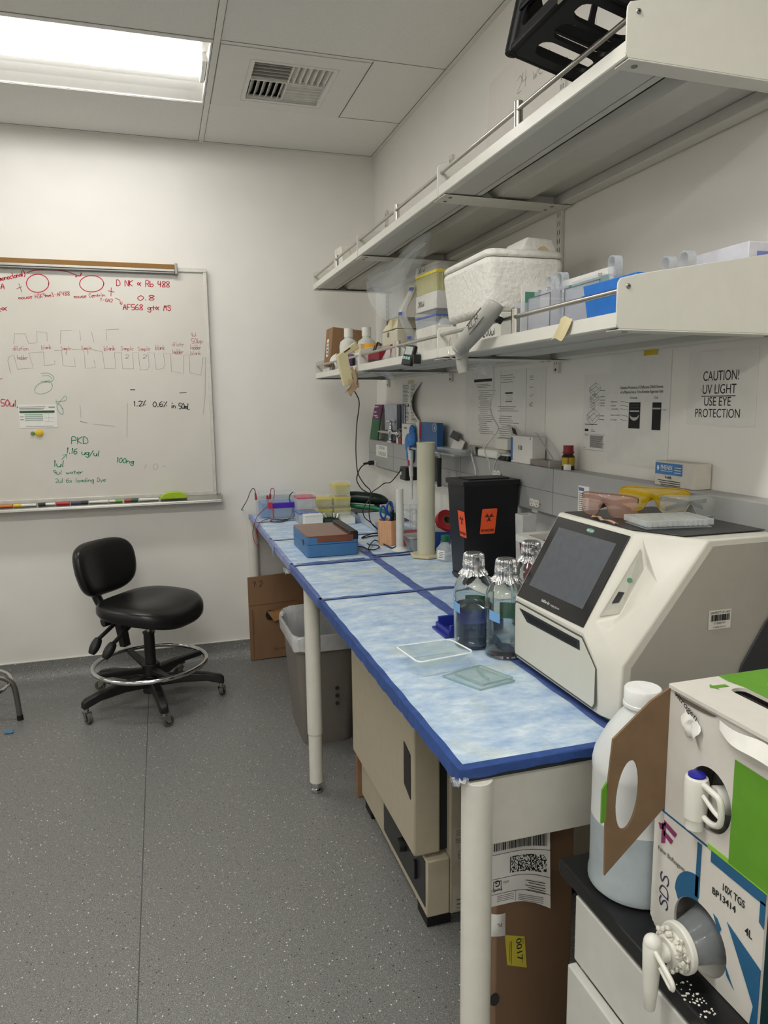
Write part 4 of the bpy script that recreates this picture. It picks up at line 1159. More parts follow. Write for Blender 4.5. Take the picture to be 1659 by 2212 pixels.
b.xf().build('tension_knob', parent=ch)
B(steel).cyl((chx,chy,.3),(chx,chy,.42),.014, n=20).build('gas_lift_rod', parent=ch)
B(chblk).cyl((chx,chy,.12),(chx,chy,.355),.027,.026,24).cyl((chx,chy,.36),(chx,chy,.354),.03,.03,24).build('column', parent=ch)
ring_z = .20
B(chrome).tube([(chx+.268*math.cos(a), chy+.268*math.sin(a), ring_z) for a in [2*PI*i/48 for i in range(48)]], .0115, 12, 1, True).build('foot_ring', parent=ch)
b = B(chblk)
for a in (.35, .35+PI, .35+PI/2*1.05, .35-PI/2):
    q = Vector((math.cos(a), math.sin(a), 0)); pp = Vector((-q.y, q.x, 0))
    o = Vector((chx, chy, 0))
    b.prism([o+q*.02+pp*.02+LZ*(ring_z-.045), o+q*.262+pp*.013+LZ*(ring_z-.018), o+q*.262-pp*.013+LZ*(ring_z-.018), o+q*.02-pp*.02+LZ*(ring_z-.045)], (0,0,.024))
b.cyl((chx,chy,ring_z-.06),(chx,chy,ring_z+.0),.042, n=24)
b.build('foot_ring_bracket', parent=ch, bevel=.004)
B(chblk).cyl((chx,chy,.052),(chx,chy,.14),.045,.04,24).build('base_hub', parent=ch, bevel=.004)
angs = [-80.5, -7.7, 64, 137, -151]
cas_m = mat('caster_tread', '#55544f', .6); met = mat('caster_metal', '#9d9b95', .35, .9)
for k, a in enumerate(angs):
    a = math.radians(a)
    q = Vector((math.cos(a), math.sin(a), 0)); pp = Vector((-q.y, q.x, 0)); o = Vector((chx, chy, 0))
    b = B(chblk)
    secs = [(.03,.03,.085,.135),(.15,.026,.095,.14),(.27,.023,.09,.128),(.335,.022,.072,.112),(.352,.018,.068,.1)]
    v = []
    for r, w, z0, z1 in secs:
        v += [o+q*r+pp*w+LZ*z0, o+q*r+pp*w*.8+LZ*z1, o+q*r-pp*w*.8+LZ*z1, o+q*r-pp*w+LZ*z0]
    f = [(0,1,2,3), (16,19,18,17)]
    for j in range(4):
        f += [(j*4+i, j*4+(i+1) % 4, j*4+4+(i+1) % 4, j*4+4+i) for i in range(4)]
    arm = b.add(v, f).build('base_arm', parent=ch, bevel=.006, seg=3)
    sw_ = a+(1.9, 1.3, 2.2, .4, 1.6)[k]
    c = o+q*.335
    e = Vector((math.cos(sw_), math.sin(sw_), 0)); n_ = Vector((-e.y, e.x, 0))
    w0 = c+e*.018+LZ*.0255
    b = B(met).cyl(c+LZ*.05, c+LZ*.072, .012, n=14)
    for s in (1, -1):
        b.prism([c+n_*s*.014+LZ*.056-e*.014, c+n_*s*.014+LZ*.056+e*.02, w0+n_*s*.014+e*.008-LZ*.006, w0+n_*s*.014-e*.008-LZ*.006], n_*s*.002)
    b.prism([c-e*.014-n_*.016+LZ*.054, c+e*.02-n_*.016+LZ*.054, c+e*.02+n_*.016+LZ*.054, c-e*.014+n_*.016+LZ*.054], (0,0,.003))
    cf_ = b.build('caster_fork', parent=ch)
    b = B(cas_m).cyl(w0-n_*.0105, w0+n_*.0105, .0255, n=24)
    b.use(chblk).cyl(w0-n_*.0115, w0+n_*.0115, .015, n=20)
    b.use(met).cyl(w0-n_*.013, w0+n_*.013, .005, n=12)
    b.build('caster_wheel', parent=cf_, bevel=.0015)

# stool at the left edge
sx, sy = -1.0, 3.60
so = thing('metal_stool', 'grey metal stool with a foot ring, cut off by the left edge', 'stool', (sx, sy, 0))
stm = mat('stool_grey', '#6c6a63', .38, .6)
for k in range(4):
    a = k*PI/2-.02
    q = Vector((math.cos(a), math.sin(a), 0)); o = Vector((sx, sy, 0))
    l = B(stm).tube([o+q*.03+LZ*.235, o+q*.2+LZ*.222, o+q*.255+LZ*.2, o+q*.28+LZ*.155, o+q*.291+LZ*.02], .0125, 12).build('leg', parent=so)
    B(black_rubber).cyl(o+q*.292, o+q*.291+LZ*.025, .0145, .0135, 14).build('foot_cap', parent=l)
B(chrome).tube([(sx+.262*math.cos(2*PI*i/40), sy+.262*math.sin(2*PI*i/40), .185) for i in range(40)], .008, 10, 1, True).build('foot_ring', parent=so)
B(stm).cyl((sx,sy,.19),(sx,sy,.47),.02, n=20).cyl((sx,sy,.2),(sx,sy,.225),.07, n=24).build('column', parent=so)
B(vinyl).xf(Matrix.Translation((sx,sy,.49))).cushion(.16,.16,.06,2.0).xf().build('seat', parent=so, angle=1.2)

b = B(mat('blue_scrap', '#4f83a8', .6))
b.grid(lambda u, v: (-.733+.018*(u-.5)*2+.004*math.sin(7*v), 3.46+.018*(v-.5)*2, .002+.004*abs(math.sin(5*u+4*v))), 6, 6)
tag(b.build('blue_scrap', at=(-.733,3.46,0)), 'tiny crumpled blue scrap lying on the grey floor by the stool', 'litter')
# ======================= GEL IMAGER =======================
im = thing('gel_imager', 'cream gel imaging instrument with a slanted dark touch screen on the bench', 'lab instrument', (.97, 1.31, .8415))
cream = mat('imager_cream', '#cfccc0', .38, var=.012)
taupe = mat('imager_side_shade', '#a39e92', .45, var=.015)  # darker tone of the cream: shading on the side put into colour
glossy_black = mat('gloss_black', '#17191c', .12, var=.05)
zb = .853
L0 = [(.786,1.496,zb),(.780,1.494,1.004),(.892,1.494,1.200),(1.15,1.494,1.200),(1.15,1.494,zb)]
R0 = [(.786,1.150,zb),(.780,1.150,.953),(.780,1.205,1.004),(.892,1.205,1.200)]
S0 = [(.800,1.106,zb),(.802,1.104,.968),(.982,1.104,1.197),(1.15,1.104,1.197),(1.15,1.104,zb)]
P7, P8, P10, P11 = Vector(R0[2]), Vector(R0[3]), Vector(S0[1]), Vector(S0[2])
def CH(a, c, d=0):   # chamfer between screen and side: a across (0 screen edge..1 side edge), c up
    p = (P7.lerp(P8, c)).lerp(P10.lerp(P11, c), a)
    nn = (P8-P7).cross(P10-P7).normalized()
    if nn.y > 0: nn = -nn
    return p+nn*d
b = B(cream)
port = [CH(.10,.14), CH(.44,.17), CH(.68,.48), CH(.64,.64), CH(.17,.93), CH(.34,.74,-.016), CH(.36,.27,-.016)]
v = L0+R0+S0+[tuple(p) for p in port]
f = [(0,1,2,3,4), (0,5,6,7,1), (1,7,8,2), (2,8,11,12,3), (5,9,10,6), (6,10,7), (3,12,13,4), (0,4,13,9,5),
     (7,10,15,14), (10,11,17,16,15), (11,8,18,17), (8,7,14,18), (9,10,11,12,13),
     (18,14,20,19), (14,15,20), (20,15,16), (20,16,19), (19,16,17), (19,17,18)]
b.add(v, f)
b.build('housing', parent=im, bevel=.004, seg=3, angle=.5)
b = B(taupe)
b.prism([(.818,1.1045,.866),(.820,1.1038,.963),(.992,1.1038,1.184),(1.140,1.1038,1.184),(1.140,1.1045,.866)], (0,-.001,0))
b.build('side_shade_panel', parent=im)  # thin overlay carrying the painted shading of the side
b = B(mat('imager_rear_dark', '#1e2023', .5)).prism([(x,1.102,z) for x,z in ((1.068,.856),(1.068,.92),(1.074,.94),(1.125,1.022),(1.148,1.045),(1.148,.856))], (0,-.004,0))
b.build('rear_cover', parent=im, bevel=.002)
# top cover
B(mat('imager_top_black', '#1d1e20', .32, var=.1)).prism([(.90,1.484,1.1995),(1.146,1.484,1.1995),(1.146,1.135,1.1995),(.955,1.135,1.1995),(.899,1.222,1.1995)], (0,0,.0022)).build('top_cover', parent=im, bevel=.001)
# screen bezel on the slanted face
n_ = Vector((-.196,0,.112)).normalized(); up = Vector((.112,0,.196)).normalized()
o_ = Vector((.780,1.494,1.004))
def SP(a, c, d=0):   # a: 0 left .. 1 right ; c: metres up the slope
    y = 1.487-a*(.276); return Vector((.7815,y,1.006))+up*c+n_*d
Ls = .213
b = B(glossy_black).prism([SP(0,.002,.0004), SP(1,.007,.0004), SP(1,Ls,.0004), SP(0,Ls,.0004)], n_*.0022)
bz = b.build('screen_bezel', parent=im, bevel=.0012)
B(mat('screen_grey', '#4c5157', .22, var=.05, vscale=60)).prism([SP(.10,.037,.0026), SP(.90,.040,.0026), SP(.90,.190,.0026), SP(.10,.188,.0026)], n_*.0004).build('display', parent=bz)
b = B(mat('badge_green', '#3f7a66', .3)).prism([SP(.53+.055*math.cos(a)*1.0, .201+.0052*math.sin(a)) + n_*.0026 for a in [2*PI*i/24 for i in range(24)]], n_*.0005)
b.use(mat('badge_text', '#cfd8d2', .4)).text('BIO-RAD', SP(.53,.1985,.0034), (0,-1,0), up, .0052, .024, 'C', bold=.02)
b.build('maker_badge', parent=bz)
b = B(mat('bezel_text', '#c9c9c4', .5)).text('GelDoc Go', SP(.37,.0165,.0029), (0,-1,0), up, .006, .034, bold=.02)
b.text('Imaging System', SP(.51,.0165,.0029), (0,-1,0), up, .0046, .036)
b.build('screen_lettering', parent=bz)
# front drawer outline and slot
fy = lambda y, z: (.7795, y, z)
b = B(mat('imager_front', '#c9c7ba', .4, var=.01)).prism([fy(1.486,.868), fy(1.489,.876), fy(1.489,.988), fy(1.484,.993), fy(1.208,.993), fy(1.158,.947), fy(1.158,.876), fy(1.164,.866)], (-.0012,0,0))
dr = b.build('drawer_front', parent=im, bevel=.0015)
b = B(mat('panel_gap', '#55534c', .7)).prism([fy(1.489,.864), fy(1.4925,.872), fy(1.4925,.992), fy(1.486,.997), fy(1.206,.997), fy(1.1545,.9485), fy(1.1545,.872), fy(1.161,.862)], (-.0004,0,0))
b.build('drawer_gap', parent=im)
B(black_plastic).prism([(.7783,y,z) for y,z in ((1.468,.984),(1.214,.986),(1.212,.967),(1.43,.961))], (-.0009,0,0)).build('grip_slot', parent=dr)
B(mat('slot_shade', '#050505', .6)).prism([(.7774,y,z) for y,z in ((1.44,.979),(1.225,.981),(1.223,.970),(1.42,.966))], (-.0004,0,0)).build('grip_shade_patch', parent=dr)  # near-black flat patch paints the shade deep in the grip slot
# port panel inside the recess
q0, q1, q2, q3 = (CH(.13,.20), CH(.35,.30,-.0150), CH(.33,.70,-.0150), CH(.19,.86))
nn = (q1-q0).cross(q3-q0).normalized()
if nn.dot(CH(.3,.5,1)-CH(.3,.5,0)) < 0: nn = -nn
def PP(a, c, d=0): return q0.lerp(q3, c).lerp(q1.lerp(q2, c), a)+nn*d
pt_ = B(mat('port_grey', '#b3b1a5', .45)).prism([PP(0,0,.0004), PP(1,0,.0004), PP(1,1,.0004), PP(0,1,.0004)], nn*.0006).build('port_panel', parent=im)
B(black_plastic).prism([PP(.25,.2,.001), PP(.62,.23,.001), PP(.62,.42,.001), PP(.25,.39,.001)], nn*.0014).build('usb_port', parent=pt_)
B(mat('power_green', '#3c7d55', .4)).cyl(PP(.5,.62,.0008), PP(.5,.62,.0028), .0052, n=20).build('power_button', parent=pt_)
B(mat('rim_green', '#1f5f4c', .5)).box(.80,1.14,1.13,1.475,.8425,.8545).build('base_rim', parent=im, bevel=.003)
b = B(mat('asset_label', '#cfccc0', .5)).box(.990,1.042,1.1012,1.1018,1.0195,1.0575)
b.use(ink).text('UNIVERSITY OF CALIF', (.9925,1.1009,1.0505), LX, LZ, .0048, .047, bold=.01)
x = .995
rnd = random.Random(3)
while x < 1.037:
    w = rnd.choice((.0006,.001,.0014)); b.box(x,x+w,1.1006,1.1012,1.036,1.0485); x += w+rnd.choice((.0006,.0009,.0013))
b.text('215000149', (1.016,1.1009,1.0295), LX, LZ, .0042, .026, 'C', bold=.01)
b.text('Imaging System', (1.016,1.1009,1.0225), LX, LZ, .0036, .03, 'C')
b.build('asset_label', parent=im)

# eyewear and plate on top of the imager
ZT = 1.2018
def spectacles(name, label, c, rz, lens, frame, w=.075, h=.05, arms=True, armm=None, folded=False, tilt=0):
    """wrap-round safety glasses, lens curving in plan; arms run back"""
    t = thing(name, label, 'safety glasses', c, 'safety glasses on the imager')
    M = Matrix.Translation(c) @ Matrix.Rotation(rz,4,'Z') @ Matrix.Rotation(tilt,4,'Y')
    def lf(u, v):
        a = (u-.5)*2.1
        x, y = .045*math.cos(a)-.045, w*math.sin(a)/math.sin(1.05)
        nose = math.exp(-((u-.5)/.075)**2)
        top = h*(1-.15*(2*u-1)**4); bot = h*.62*nose+.012*(2*u-1)**4
        return (x+.004*math.sin(PI*v), y, bot+(top-bot)*v)
    b = B(lens).xf(M).grid(lf, 36, 8)
    b.grid(lambda u, v: tuple(Vector(lf(u,v))+Vector((-.0016,0,0))), 36, 8)
    b.xf().build('lens', parent=t)
    fr = B(frame).xf(M)
    fr.tube([lf(k/24,1) for k in range(25)], .0016, 6, 2)
    fr.tube([lf(k/24,0) for k in range(25)], .0013, 6, 2)
    fr.xf().build('frame', parent=t)
    for s in (0, 1):
        p = Vector(lf(s,.85)); sg = -1 if s == 0 else 1
        a = B(armm or frame).xf(M)
        if folded: P = [p, p+Vector((-.012,-sg*.02,-.002)), p+Vector((-.02,-sg*.07,-.012)), p+Vector((-.024,-sg*.11,-.026))]
        else: P = [p, p+Vector((-.04,sg*.004,0)), p+Vector((-.085,sg*.002,-.006)), p+Vector((-.115,0,-.025))]
        Q = catmull([tuple(q) for q in P], 5)
        for i in range(len(Q)-1):
            a.prism([Q[i]+Vector((0,0,-.005)), Q[i+1]+Vector((0,0,-.004)), Q[i+1]+Vector((0,0,.004)), Q[i]+Vector((0,0,.005))], (0,.002,0))
        a.xf().build('temple', parent=t)
    return t
pinkl = mat('rose_lens', '#b08a7c', .06, alpha=.4, var=.02)
pinkf = mat('rose_frame', '#8a6350', .15, alpha=.75)
yell = mat('yellow_lens', '#d8b400', .06, alpha=.42, var=.02)
yelf = mat('yellow_frame', '#c79f00', .15, alpha=.85)
clrl = mat('clear_lens', '#d6dad6', .04, alpha=.2, var=.02)
clrf = mat('clear_frame', '#b9beba', .1, alpha=.45)
g1 = spectacles('safety_glasses', 'rose tinted wrap-round safety glasses at the left end of the imager top', (.94,1.385,ZT+.001), math.radians(205), pinkl, pinkf, .07, .052, armm=black_plastic, folded=True)
g2 = spectacles('safety_glasses', 'bright yellow tinted safety glasses behind the rose tinted pair', (1.085,1.41,ZT+.001), math.radians(222), yell, yelf, .078, .056, folded=True)
g3 = spectacles('safety_glasses', 'clear colourless safety glasses with black earpieces, right of the yellow pair', (1.115,1.315,ZT+.001), math.radians(238), clrl, clrf, .062, .046, armm=black_plastic, folded=True)
b = B(clear_plastic)
Mp = M_at((1.0,1.245,ZT+.0004), math.radians(-9))
pl = thing('well_plate', 'clear lidded many-well plate lying on the imager top', 'well plate', (1.0,1.245,ZT))
b.xf(Mp).box(-.072,.072,-.046,.046,0,.003).box(-.068,.068,-.042,.042,.003,.014)
b.xf().build('plate_base', parent=pl, bevel=.0015)
b = B(mat('well_white', '#c9ccc8', .3, alpha=.55)).xf(Mp)
for i in range(12):
    for j in range(8):
        b.cyl((-.0605+i*.011,-.0385+j*.011,.0042),(-.0605+i*.011,-.0385+j*.011,.0145),.0042,n=10,caps=False)
b.xf().build('well_grid', parent=pl)
b = B(mat('plate_lid', '#e3e8e6', .06, alpha=.25)).xf(Mp).box(-.073,.073,-.047,.047,.0165,.018)
for q in ((-.0735,-.0725,-.0475,.0475),(.0725,.0735,-.0475,.0475),(-.0735,.0735,-.0475,-.0465),(-.0735,.0735,.0465,.0475)): b.box(q[0],q[1],q[2],q[3],.006,.018)
b.xf().build('lid', parent=pl)
b = B(mat('tan_wrapper', '#b08f74', .7))
b.grid(lambda u, v: (.912-.012*u+.012*(v-.5)+.003*math.sin(9*u), 1.385-.105*u+.006*(v-.5), ZT+.002+.004*abs(math.sin(7*u+3*v))), 14, 4)
tag(b.build('torn_wrapper', at=(.905,1.33,ZT)), 'torn strip of tan wrapper on the imager top beside the well plate', 'paper scrap')

# ======================= GLASS BOTTLES =======================
glass = mat('bottle_glass', '#eef4f2', .02, trans=1.0, ior=1.45, var=.01)
water = mat('buffer_water', '#dfe9f2', .0, trans=1.0, ior=1.33, var=.01)
foil = mat('aluminium_foil', '#c9c9c9', .24, 1.0, var=.06, bump=.9, bscale=55)
ztape = mat('autoclave_tape', '#c9c4b2', .7, var=.05)
bluesticker = mat('blue_sticker', '#6f9dcb', .6, var=.03)
green_print = mat('green_label', '#379366', .55, var=.05)
def media_bottle(cx, cy, label, fill, sticker, green, seed):
    z0 = .8415
    t = thing('glass_bottle', label, 'bottle', (cx, cy, z0), 'foil-capped glass bottles')
    out = [(.001,.004),(.044,.0),(.0495,.006),(.0505,.02),(.0505,.142),(.048,.158),(.040,.175),(.028,.193),(.0225,.202),(.022,.222)]
    inn = [(.0195,.222),(.0198,.203),(.0255,.191),(.0378,.173),(.0458,.156),(.0482,.142),(.0482,.02),(.046,.009),(.001,.008)]
    B(glass).lathe(out+inn, (cx,cy,z0), 48).build('glass_body', parent=t, angle=1.0)
    if fill:
        B(water).lathe([(.001,.0085),(.0455,.0095),(.0478,.02),(.0478,fill-.001),(.0472,fill),(.001,fill)], (cx,cy,z0), 48).build('liquid', parent=t)
    rnd = random.Random(seed)
    def fo(u, v):
        a = 2*PI*u
        k = .0011*math.sin(26*a+seed)+.0009*math.sin(41*a)+.0006*math.sin(63*a+2)
        sk = .006*abs(math.sin(2.5*a+seed))*max(0,v-.82)/.18
        Rv = [(0.0,.242),(.4,.2425),(.8,.242),(1,.238),(1.04,.225),(1.1,.208),(1.06,.203),(1.18,.196),(1.35,.186)]
        q = v*(len(Rv)-1); i = min(int(q), len(Rv)-2); w = q-i
        r = (Rv[i][0]*(1-w)+Rv[i+1][0]*w)*.0245; z = Rv[i][1]*(1-w)+Rv[i+1][1]*w
        r += (k+sk) if r > .012 else 0
        return (cx+r*math.cos(a), cy+r*math.sin(a), z0+z+(.003*math.sin(9*a+seed)*max(0,v-.85)/.15 if v > .85 else 0))
    B(foil).grid(fo, 150, 26).build('foil_cap', parent=t, angle=.9)
    B(mat('bottle_cap_blue', '#24337a', .4)).cyl((cx,cy,z0+.206),(cx,cy,z0+.236),.0215, n=32).build('screw_cap', parent=t)
    def wrap(m, a0, a1, h0, h1, r, name, skew=0.0):
        B(m).grid(lambda u, v: (cx+r*math.cos(a0+(a1-a0)*u), cy+r*math.sin(a0+(a1-a0)*u), z0+h0+(h1-h0)*v+skew*u), 14, 2).build(name, parent=t)
    if green: wrap(green_print, green[0], green[1], .075, .118, .0508, 'green_label')
    if sticker: wrap(bluesticker, sticker[0], sticker[1], .098, .122, .0511, 'blue_sticker', -.006)
    va = math.atan2(-cy, -cx)
    b = B(mat('white_enamel', '#dfe3e0', .5))
    for k in range(3):
        a = va+.62
        p = Vector((cx+.0509*math.cos(a), cy+.0509*math.sin(a), z0+.075-.017*k))
        b.ball(p, (.0012,.0012,.0026), 8, 6)
    b.build('graduation_mark', parent=t)
    return t
va = math.atan2(-1.653, -.744)
media_bottle(.742, 1.648, 'foil-capped glass bottle half full of clear buffer, nearest the bench edge', .108, (va-1.3, va-.72), (va+2.3, va+3.6), 1)
media_bottle(.787, 1.557, 'foil-capped glass bottle touching the imager, with blue sticker in front', .0, (va-.9, va-.3), (va+2.2, va+3.4), 2)
media_bottle(.952, 1.735, 'foil-capped glass bottle farthest back, mostly hidden behind the imager', .05, None, None, 3)

# glass dish and plates, blue comb tray
gl_thin = mat('thin_glass', '#c5d8d0', .03, alpha=.15, var=.02)
gl_edge = mat('glass_edge', '#9fbfb4', .08, alpha=.6)
rim_w = mat('bright_rim', '#e9edeb', .15)
dish = thing('glass_dish', 'shallow clear glass dish with a bright white rim near the bench edge', 'dish', (.62,1.57,.8415))
Rm = [Vector((.513,1.592,.880)), Vector((.528,1.470,.880)), Vector((.675,1.493,.880)), Vector((.657,1.598,.880))]
Bm = [Vector((.548,1.608,.8425)), Vector((.558,1.517,.8425)), Vector((.668,1.535,.8425)), Vector((.655,1.612,.8425))]
def rnd_loop(Q, r=.018, n=5):
    out = []
    for i in range(4):
        p, a, c = Q[i], Q[i-1], Q[(i+1) % 4]
        s, e = p+(a-p).normalized()*r, p+(c-p).normalized()*r
        for k in range(n+1):
            t = k/n; out.append((1-t)**2*s+2*t*(1-t)*p+t*t*e)
    return out
ro, bo = rnd_loop(Rm), rnd_loop(Bm, .012)
n = len(ro)
b = B(gl_thin)
b.add(ro+bo, [(i,(i+1) % n,n+(i+1) % n,n+i) for i in range(n)]+[tuple(range(n,2*n))])
cI = sum(ro, Vector())/n
ri = [p+(cI-p)*.035 for p in ro]; bi = [p+(cI-p)*.035+Vector((0,0,.002)) for p in bo]
b.add(ri+bi, [(i,(i+1) % n,n+(i+1) % n,n+i) for i in range(n)]+[tuple(range(n,2*n))])
b.build('bowl', parent=dish)
B(rim_w).tube([tuple(p) for p in ro], .0021, 8, 2, True).build('rim', parent=dish)
def gplate(Q, z, label):
    P = [Vector((x,y,z)) for x,y in Q]
    t = thing('glass_plate', label, 'glass plate', tuple(sum(P, Vector())/4), 'gel casting plates')
    B(gl_thin).prism(P, (0,0,.0028)).build('pane', parent=t)
    b = B(gl_edge)
    for i in range(4):
        a, c = P[i], P[(i+1) % 4]; q = (c-a).normalized().cross(LZ)*.0008
        b.prism([a-q, c-q, c+q, a+q], (0,0,.003))
    b.build('ground_edge', parent=t)
    return t
gplate([(.585,1.466),(.633,1.366),(.727,1.388),(.680,1.498)], .8412, 'bottom glass plate of the pair lying flat in front of the imager')
gp = gplate([(.612,1.470),(.648,1.382),(.727,1.398),(.690,1.492)], .8445, 'upper glass plate lying on another glass plate in front of the imager')
B(gl_edge).box(.668,.6705,1.40,1.468,.8474,.851).build('spacer', parent=gp)
blu = mat('royal_blue_plastic', '#232f86', .35, var=.04)
tr_ = thing('blue_gel_tray', 'royal blue plastic gel tray behind the nearest glass bottle', 'tray', (.79,1.765,.8415))
B(blu).box(.69,.86,1.715,1.81,.8415,.847).build('tray_floor', parent=tr_, bevel=.001)
B(blu).box(.706,.86,1.712,1.72,.847,.875).box(.706,.86,1.80,1.808,.847,.875).box(.700,.708,1.712,1.808,.847,.86).build('tray_wall', parent=tr_, bevel=.001)
b = B(paper).grid(lambda u, v: (.99+.13*u-.02*v, 2.02+.22*v, .844+.02*math.sin(PI*u)*v), 8, 8)
tag(b.build('paper_slip', at=(1.05,2.1,.8415)), 'loose white paper slip on the bench in front of the black bin', 'paper')

# ======================= BLACK BIOHAZARD BIN =======================
bb = thing('biohazard_bin', 'tall black bin with two orange biohazard stickers on the bench', 'waste bin', (1.06, 2.42, .8415))
jet = mat('jet_black', '#0b0c10', .4, var=.1)
lo = (.985, 1.183, 2.265, 2.37); hi = (.95, 1.15, 2.19, 2.335)
b = B(jet).shell(lo, hi, .8415, 1.185, .004, .004)
bk = b.build('body', parent=bb, bevel=.012, seg=3)
b = B(jet).box(hi[0]-.006, hi[1]+.004, hi[2]-.006, hi[3]+.006, 1.183, 1.2)
b.prism([(hi[0]+.03, hi[2]+.03, 1.2),(hi[1]-.02, hi[2]+.03, 1.2),(hi[1]-.02, hi[3]-.02, 1.2),(hi[0]+.03, hi[3]-.02, 1.2)], (0,0,.004))
b.build('lid', parent=bb, bevel=.004)
org = mat('biohazard_orange', '#e2582f', .5, var=.03, spec=.3)
def front(x, z, d=0):     # point on the near sloping face
    k = (z-.8415)/(1.185-.8415)
    return Vector((x, lo[2]+(hi[2]-lo[2])*k-d, z))
def left(y, z, d=0):
    k = (z-.8415)/(1.185-.8415)
    return Vector((lo[0]+(hi[0]-lo[0])*k-d, y, z))
def biohazard(fn, c, z, w, h, s):
    """fn(a, z, d): point on the face; c: centre"""
    b = B(org)
    loop = rrect(-w/2, w/2, -h/2, h/2, .004, 4)
    P = [fn(c+s*a, z+q, .0008) for a, q in loop]
    nn = (P[0]-fn(c+s*loop[0][0], z+loop[0][1], 0))*.8
    b.prism(P, nn)
    b.use(ink)
    R = w*.21
    zc = z+h*.17
    def arc(cx, cz, r0, r1, a0, a1, k=18):
        for i in range(k):
            t0, t1 = math.radians(a0+(a1-a0)*i/k), math.radians(a0+(a1-a0)*(i+1)/k)
            def wd(t, i0): 
                f_ = abs(2*(i0/k)-1); return r1-(r1-r0)*(1-f_**1.5)
            A, Bq = wd(t0, i), wd(t1, i+1)
            q = [(cx+A*math.cos(t0), cz+A*math.sin(t0)), (cx+r1*math.cos(t0), cz+r1*math.sin(t0)), (cx+r1*math.cos(t1), cz+r1*math.sin(t1)), (cx+Bq*math.cos(t1), cz+Bq*math.sin(t1))]
            b.quad(*[fn(c+s*a, zz, .0022) for a, zz in q])
    for k in range(3):
        a = 90+120*k
        cx, cz = R*.80*math.cos(math.radians(a)), zc+R*.80*math.sin(math.radians(a))
        # open crescent horns pointing outwards
        arc(cx, cz, R*.52, R*.92, a+38, a+322)
    for k in range(3):
        a = 90+120*k+60
        for i in range(8):
            t0, t1 = math.radians(a-34+68*i/8), math.radians(a-34+68*(i+1)/8)
            q = [(r_*math.cos(t), zc+r_*math.sin(t)) for r_, t in ((R*.8,t0),(R*1.02,t0),(R*1.02,t1),(R*.8,t1))]
            b.quad(*[fn(c+s*x_, zz, .0023) for x_, zz in q])
    b.use(org)
    b.quad(*[fn(c+s*R*.17*math.cos(t), zc+R*.17*math.sin(t), .0024) for t in [2*PI*i/14 for i in range(14)]])
    b.use(ink)
    p0 = fn(c-s*w*.43, z-h*.40, .0023); p1 = fn(c+s*w*.43, z-h*.40, .0023); pu = fn(c-s*w*.43, z-h*.3, .0023)
    b.text('BIOHAZARD', p0, p1-p0, pu-p0, h*.1, w*.86, bold=.03)
    return b
biohazard(front, 1.052, 1.057, .056, .09, 1).build('front_sticker', parent=bb)
biohazard(left, 2.235, 1.05, .056, .09, -1).build('side_sticker', parent=bb)
B(jet).tube([(.99,2.262,.852),(.975,2.27,.862),(.98,2.31,.856),(.985,2.36,.852)], .008, 8).build('bag_corner', parent=bb)
# ======================= MORE BENCH ITEMS =======================
ZB = .8415
# tall graduated cylinder
yel_pp = mat('aged_polypropylene', '#d2ceb4', .4, alpha=.8, var=.04, vscale=8)
gc = thing('graduated_cylinder', 'very tall yellowed plastic graduated cylinder standing left of the black bin', 'graduated cylinder', (1.0,2.70,ZB))
gx, gy_ = 1.005, 2.70
B(yel_pp).lathe([(.036,.012),(.036,.455),(.039,.462),(.0365,.462),(.0335,.455),(.0335,.02)], (gx,gy_,ZB), 40).build('tube', parent=gc)
B(mat('aged_base', '#c2b894', .5, var=.04)).prism([(gx+.07*math.cos(PI/3*i+.3), gy_+.07*math.sin(PI/3*i+.3), ZB) for i in range(6)], (0,0,.012)).build('foot', parent=gc, bevel=.004)
b = B(mat('moulded_graduation', '#b7b48e', .5))
va = math.atan2(-gy_, -gx)
for k in range(18):
    z = ZB+.06+k*.021
    w = .34 if k % 5 == 0 else .18
    b.grid(lambda u, v: (gx+.0364*math.cos(va-.3+w*u), gy_+.0364*math.sin(va-.3+w*u), z+.0012*v), 5, 1)
b.build('graduation', parent=gc)
# small graduated cylinder
hdpe = mat('natural_pp', '#dfe0d8', .4, alpha=.8, var=.03)
sg = thing('graduated_cylinder', 'slim frosted plastic graduated cylinder beside the pencil cup', 'graduated cylinder', (.94,2.84,ZB))
sx_, sy_ = .94, 2.842
B(hdpe).lathe([(.0165,.014),(.0160,.262),(.0172,.266),(.0158,.266),(.0146,.262),(.0146,.02)], (sx_,sy_,ZB), 32).build('tube', parent=sg)
B(hdpe).lathe([(.001,.0),(.036,.0),(.037,.003),(.034,.006),(.02,.012),(.0165,.02),(.001,.02)], (sx_,sy_,ZB), 32).build('foot', parent=sg)
# square media bottle with green cap
mb = thing('media_bottle', 'small clear square bottle with dark green cap beside the tall cylinder', 'bottle', (1.047,2.655,ZB))
mx_, my_ = 1.05, 2.605
pet = mat('pet_clear', '#dfe6e4', .05, alpha=.3, var=.02)
b = B(pet)
R = []
for hx, z, r in ((.024,0,.006),(.0275,.004,.008),(.0275,.048,.008),(.02,.062,.012),(.0135,.07,.0134),(.0135,.082,.0134)):
    R.append([(mx_+x*math.cos(.5)-y*math.sin(.5), my_+x*math.sin(.5)+y*math.cos(.5), ZB+z) for x, y in rrect(-hx,hx,-hx,hx,r,5)])
n = len(R[0])
b.add([p for q in R for p in q], [tuple(range(n))[::-1]]+[(k*n+i,k*n+(i+1) % n,(k+1)*n+(i+1) % n,(k+1)*n+i) for k in range(len(R)-1) for i in range(n)])
b.build('body', parent=mb)
B(mat('cap_green', '#17633c', .4)).lathe([(.0165,.076),(.0172,.078),(.0172,.098),(.0155,.1),(.001,.1)], (mx_,my_,ZB), 28).build('cap', parent=mb)
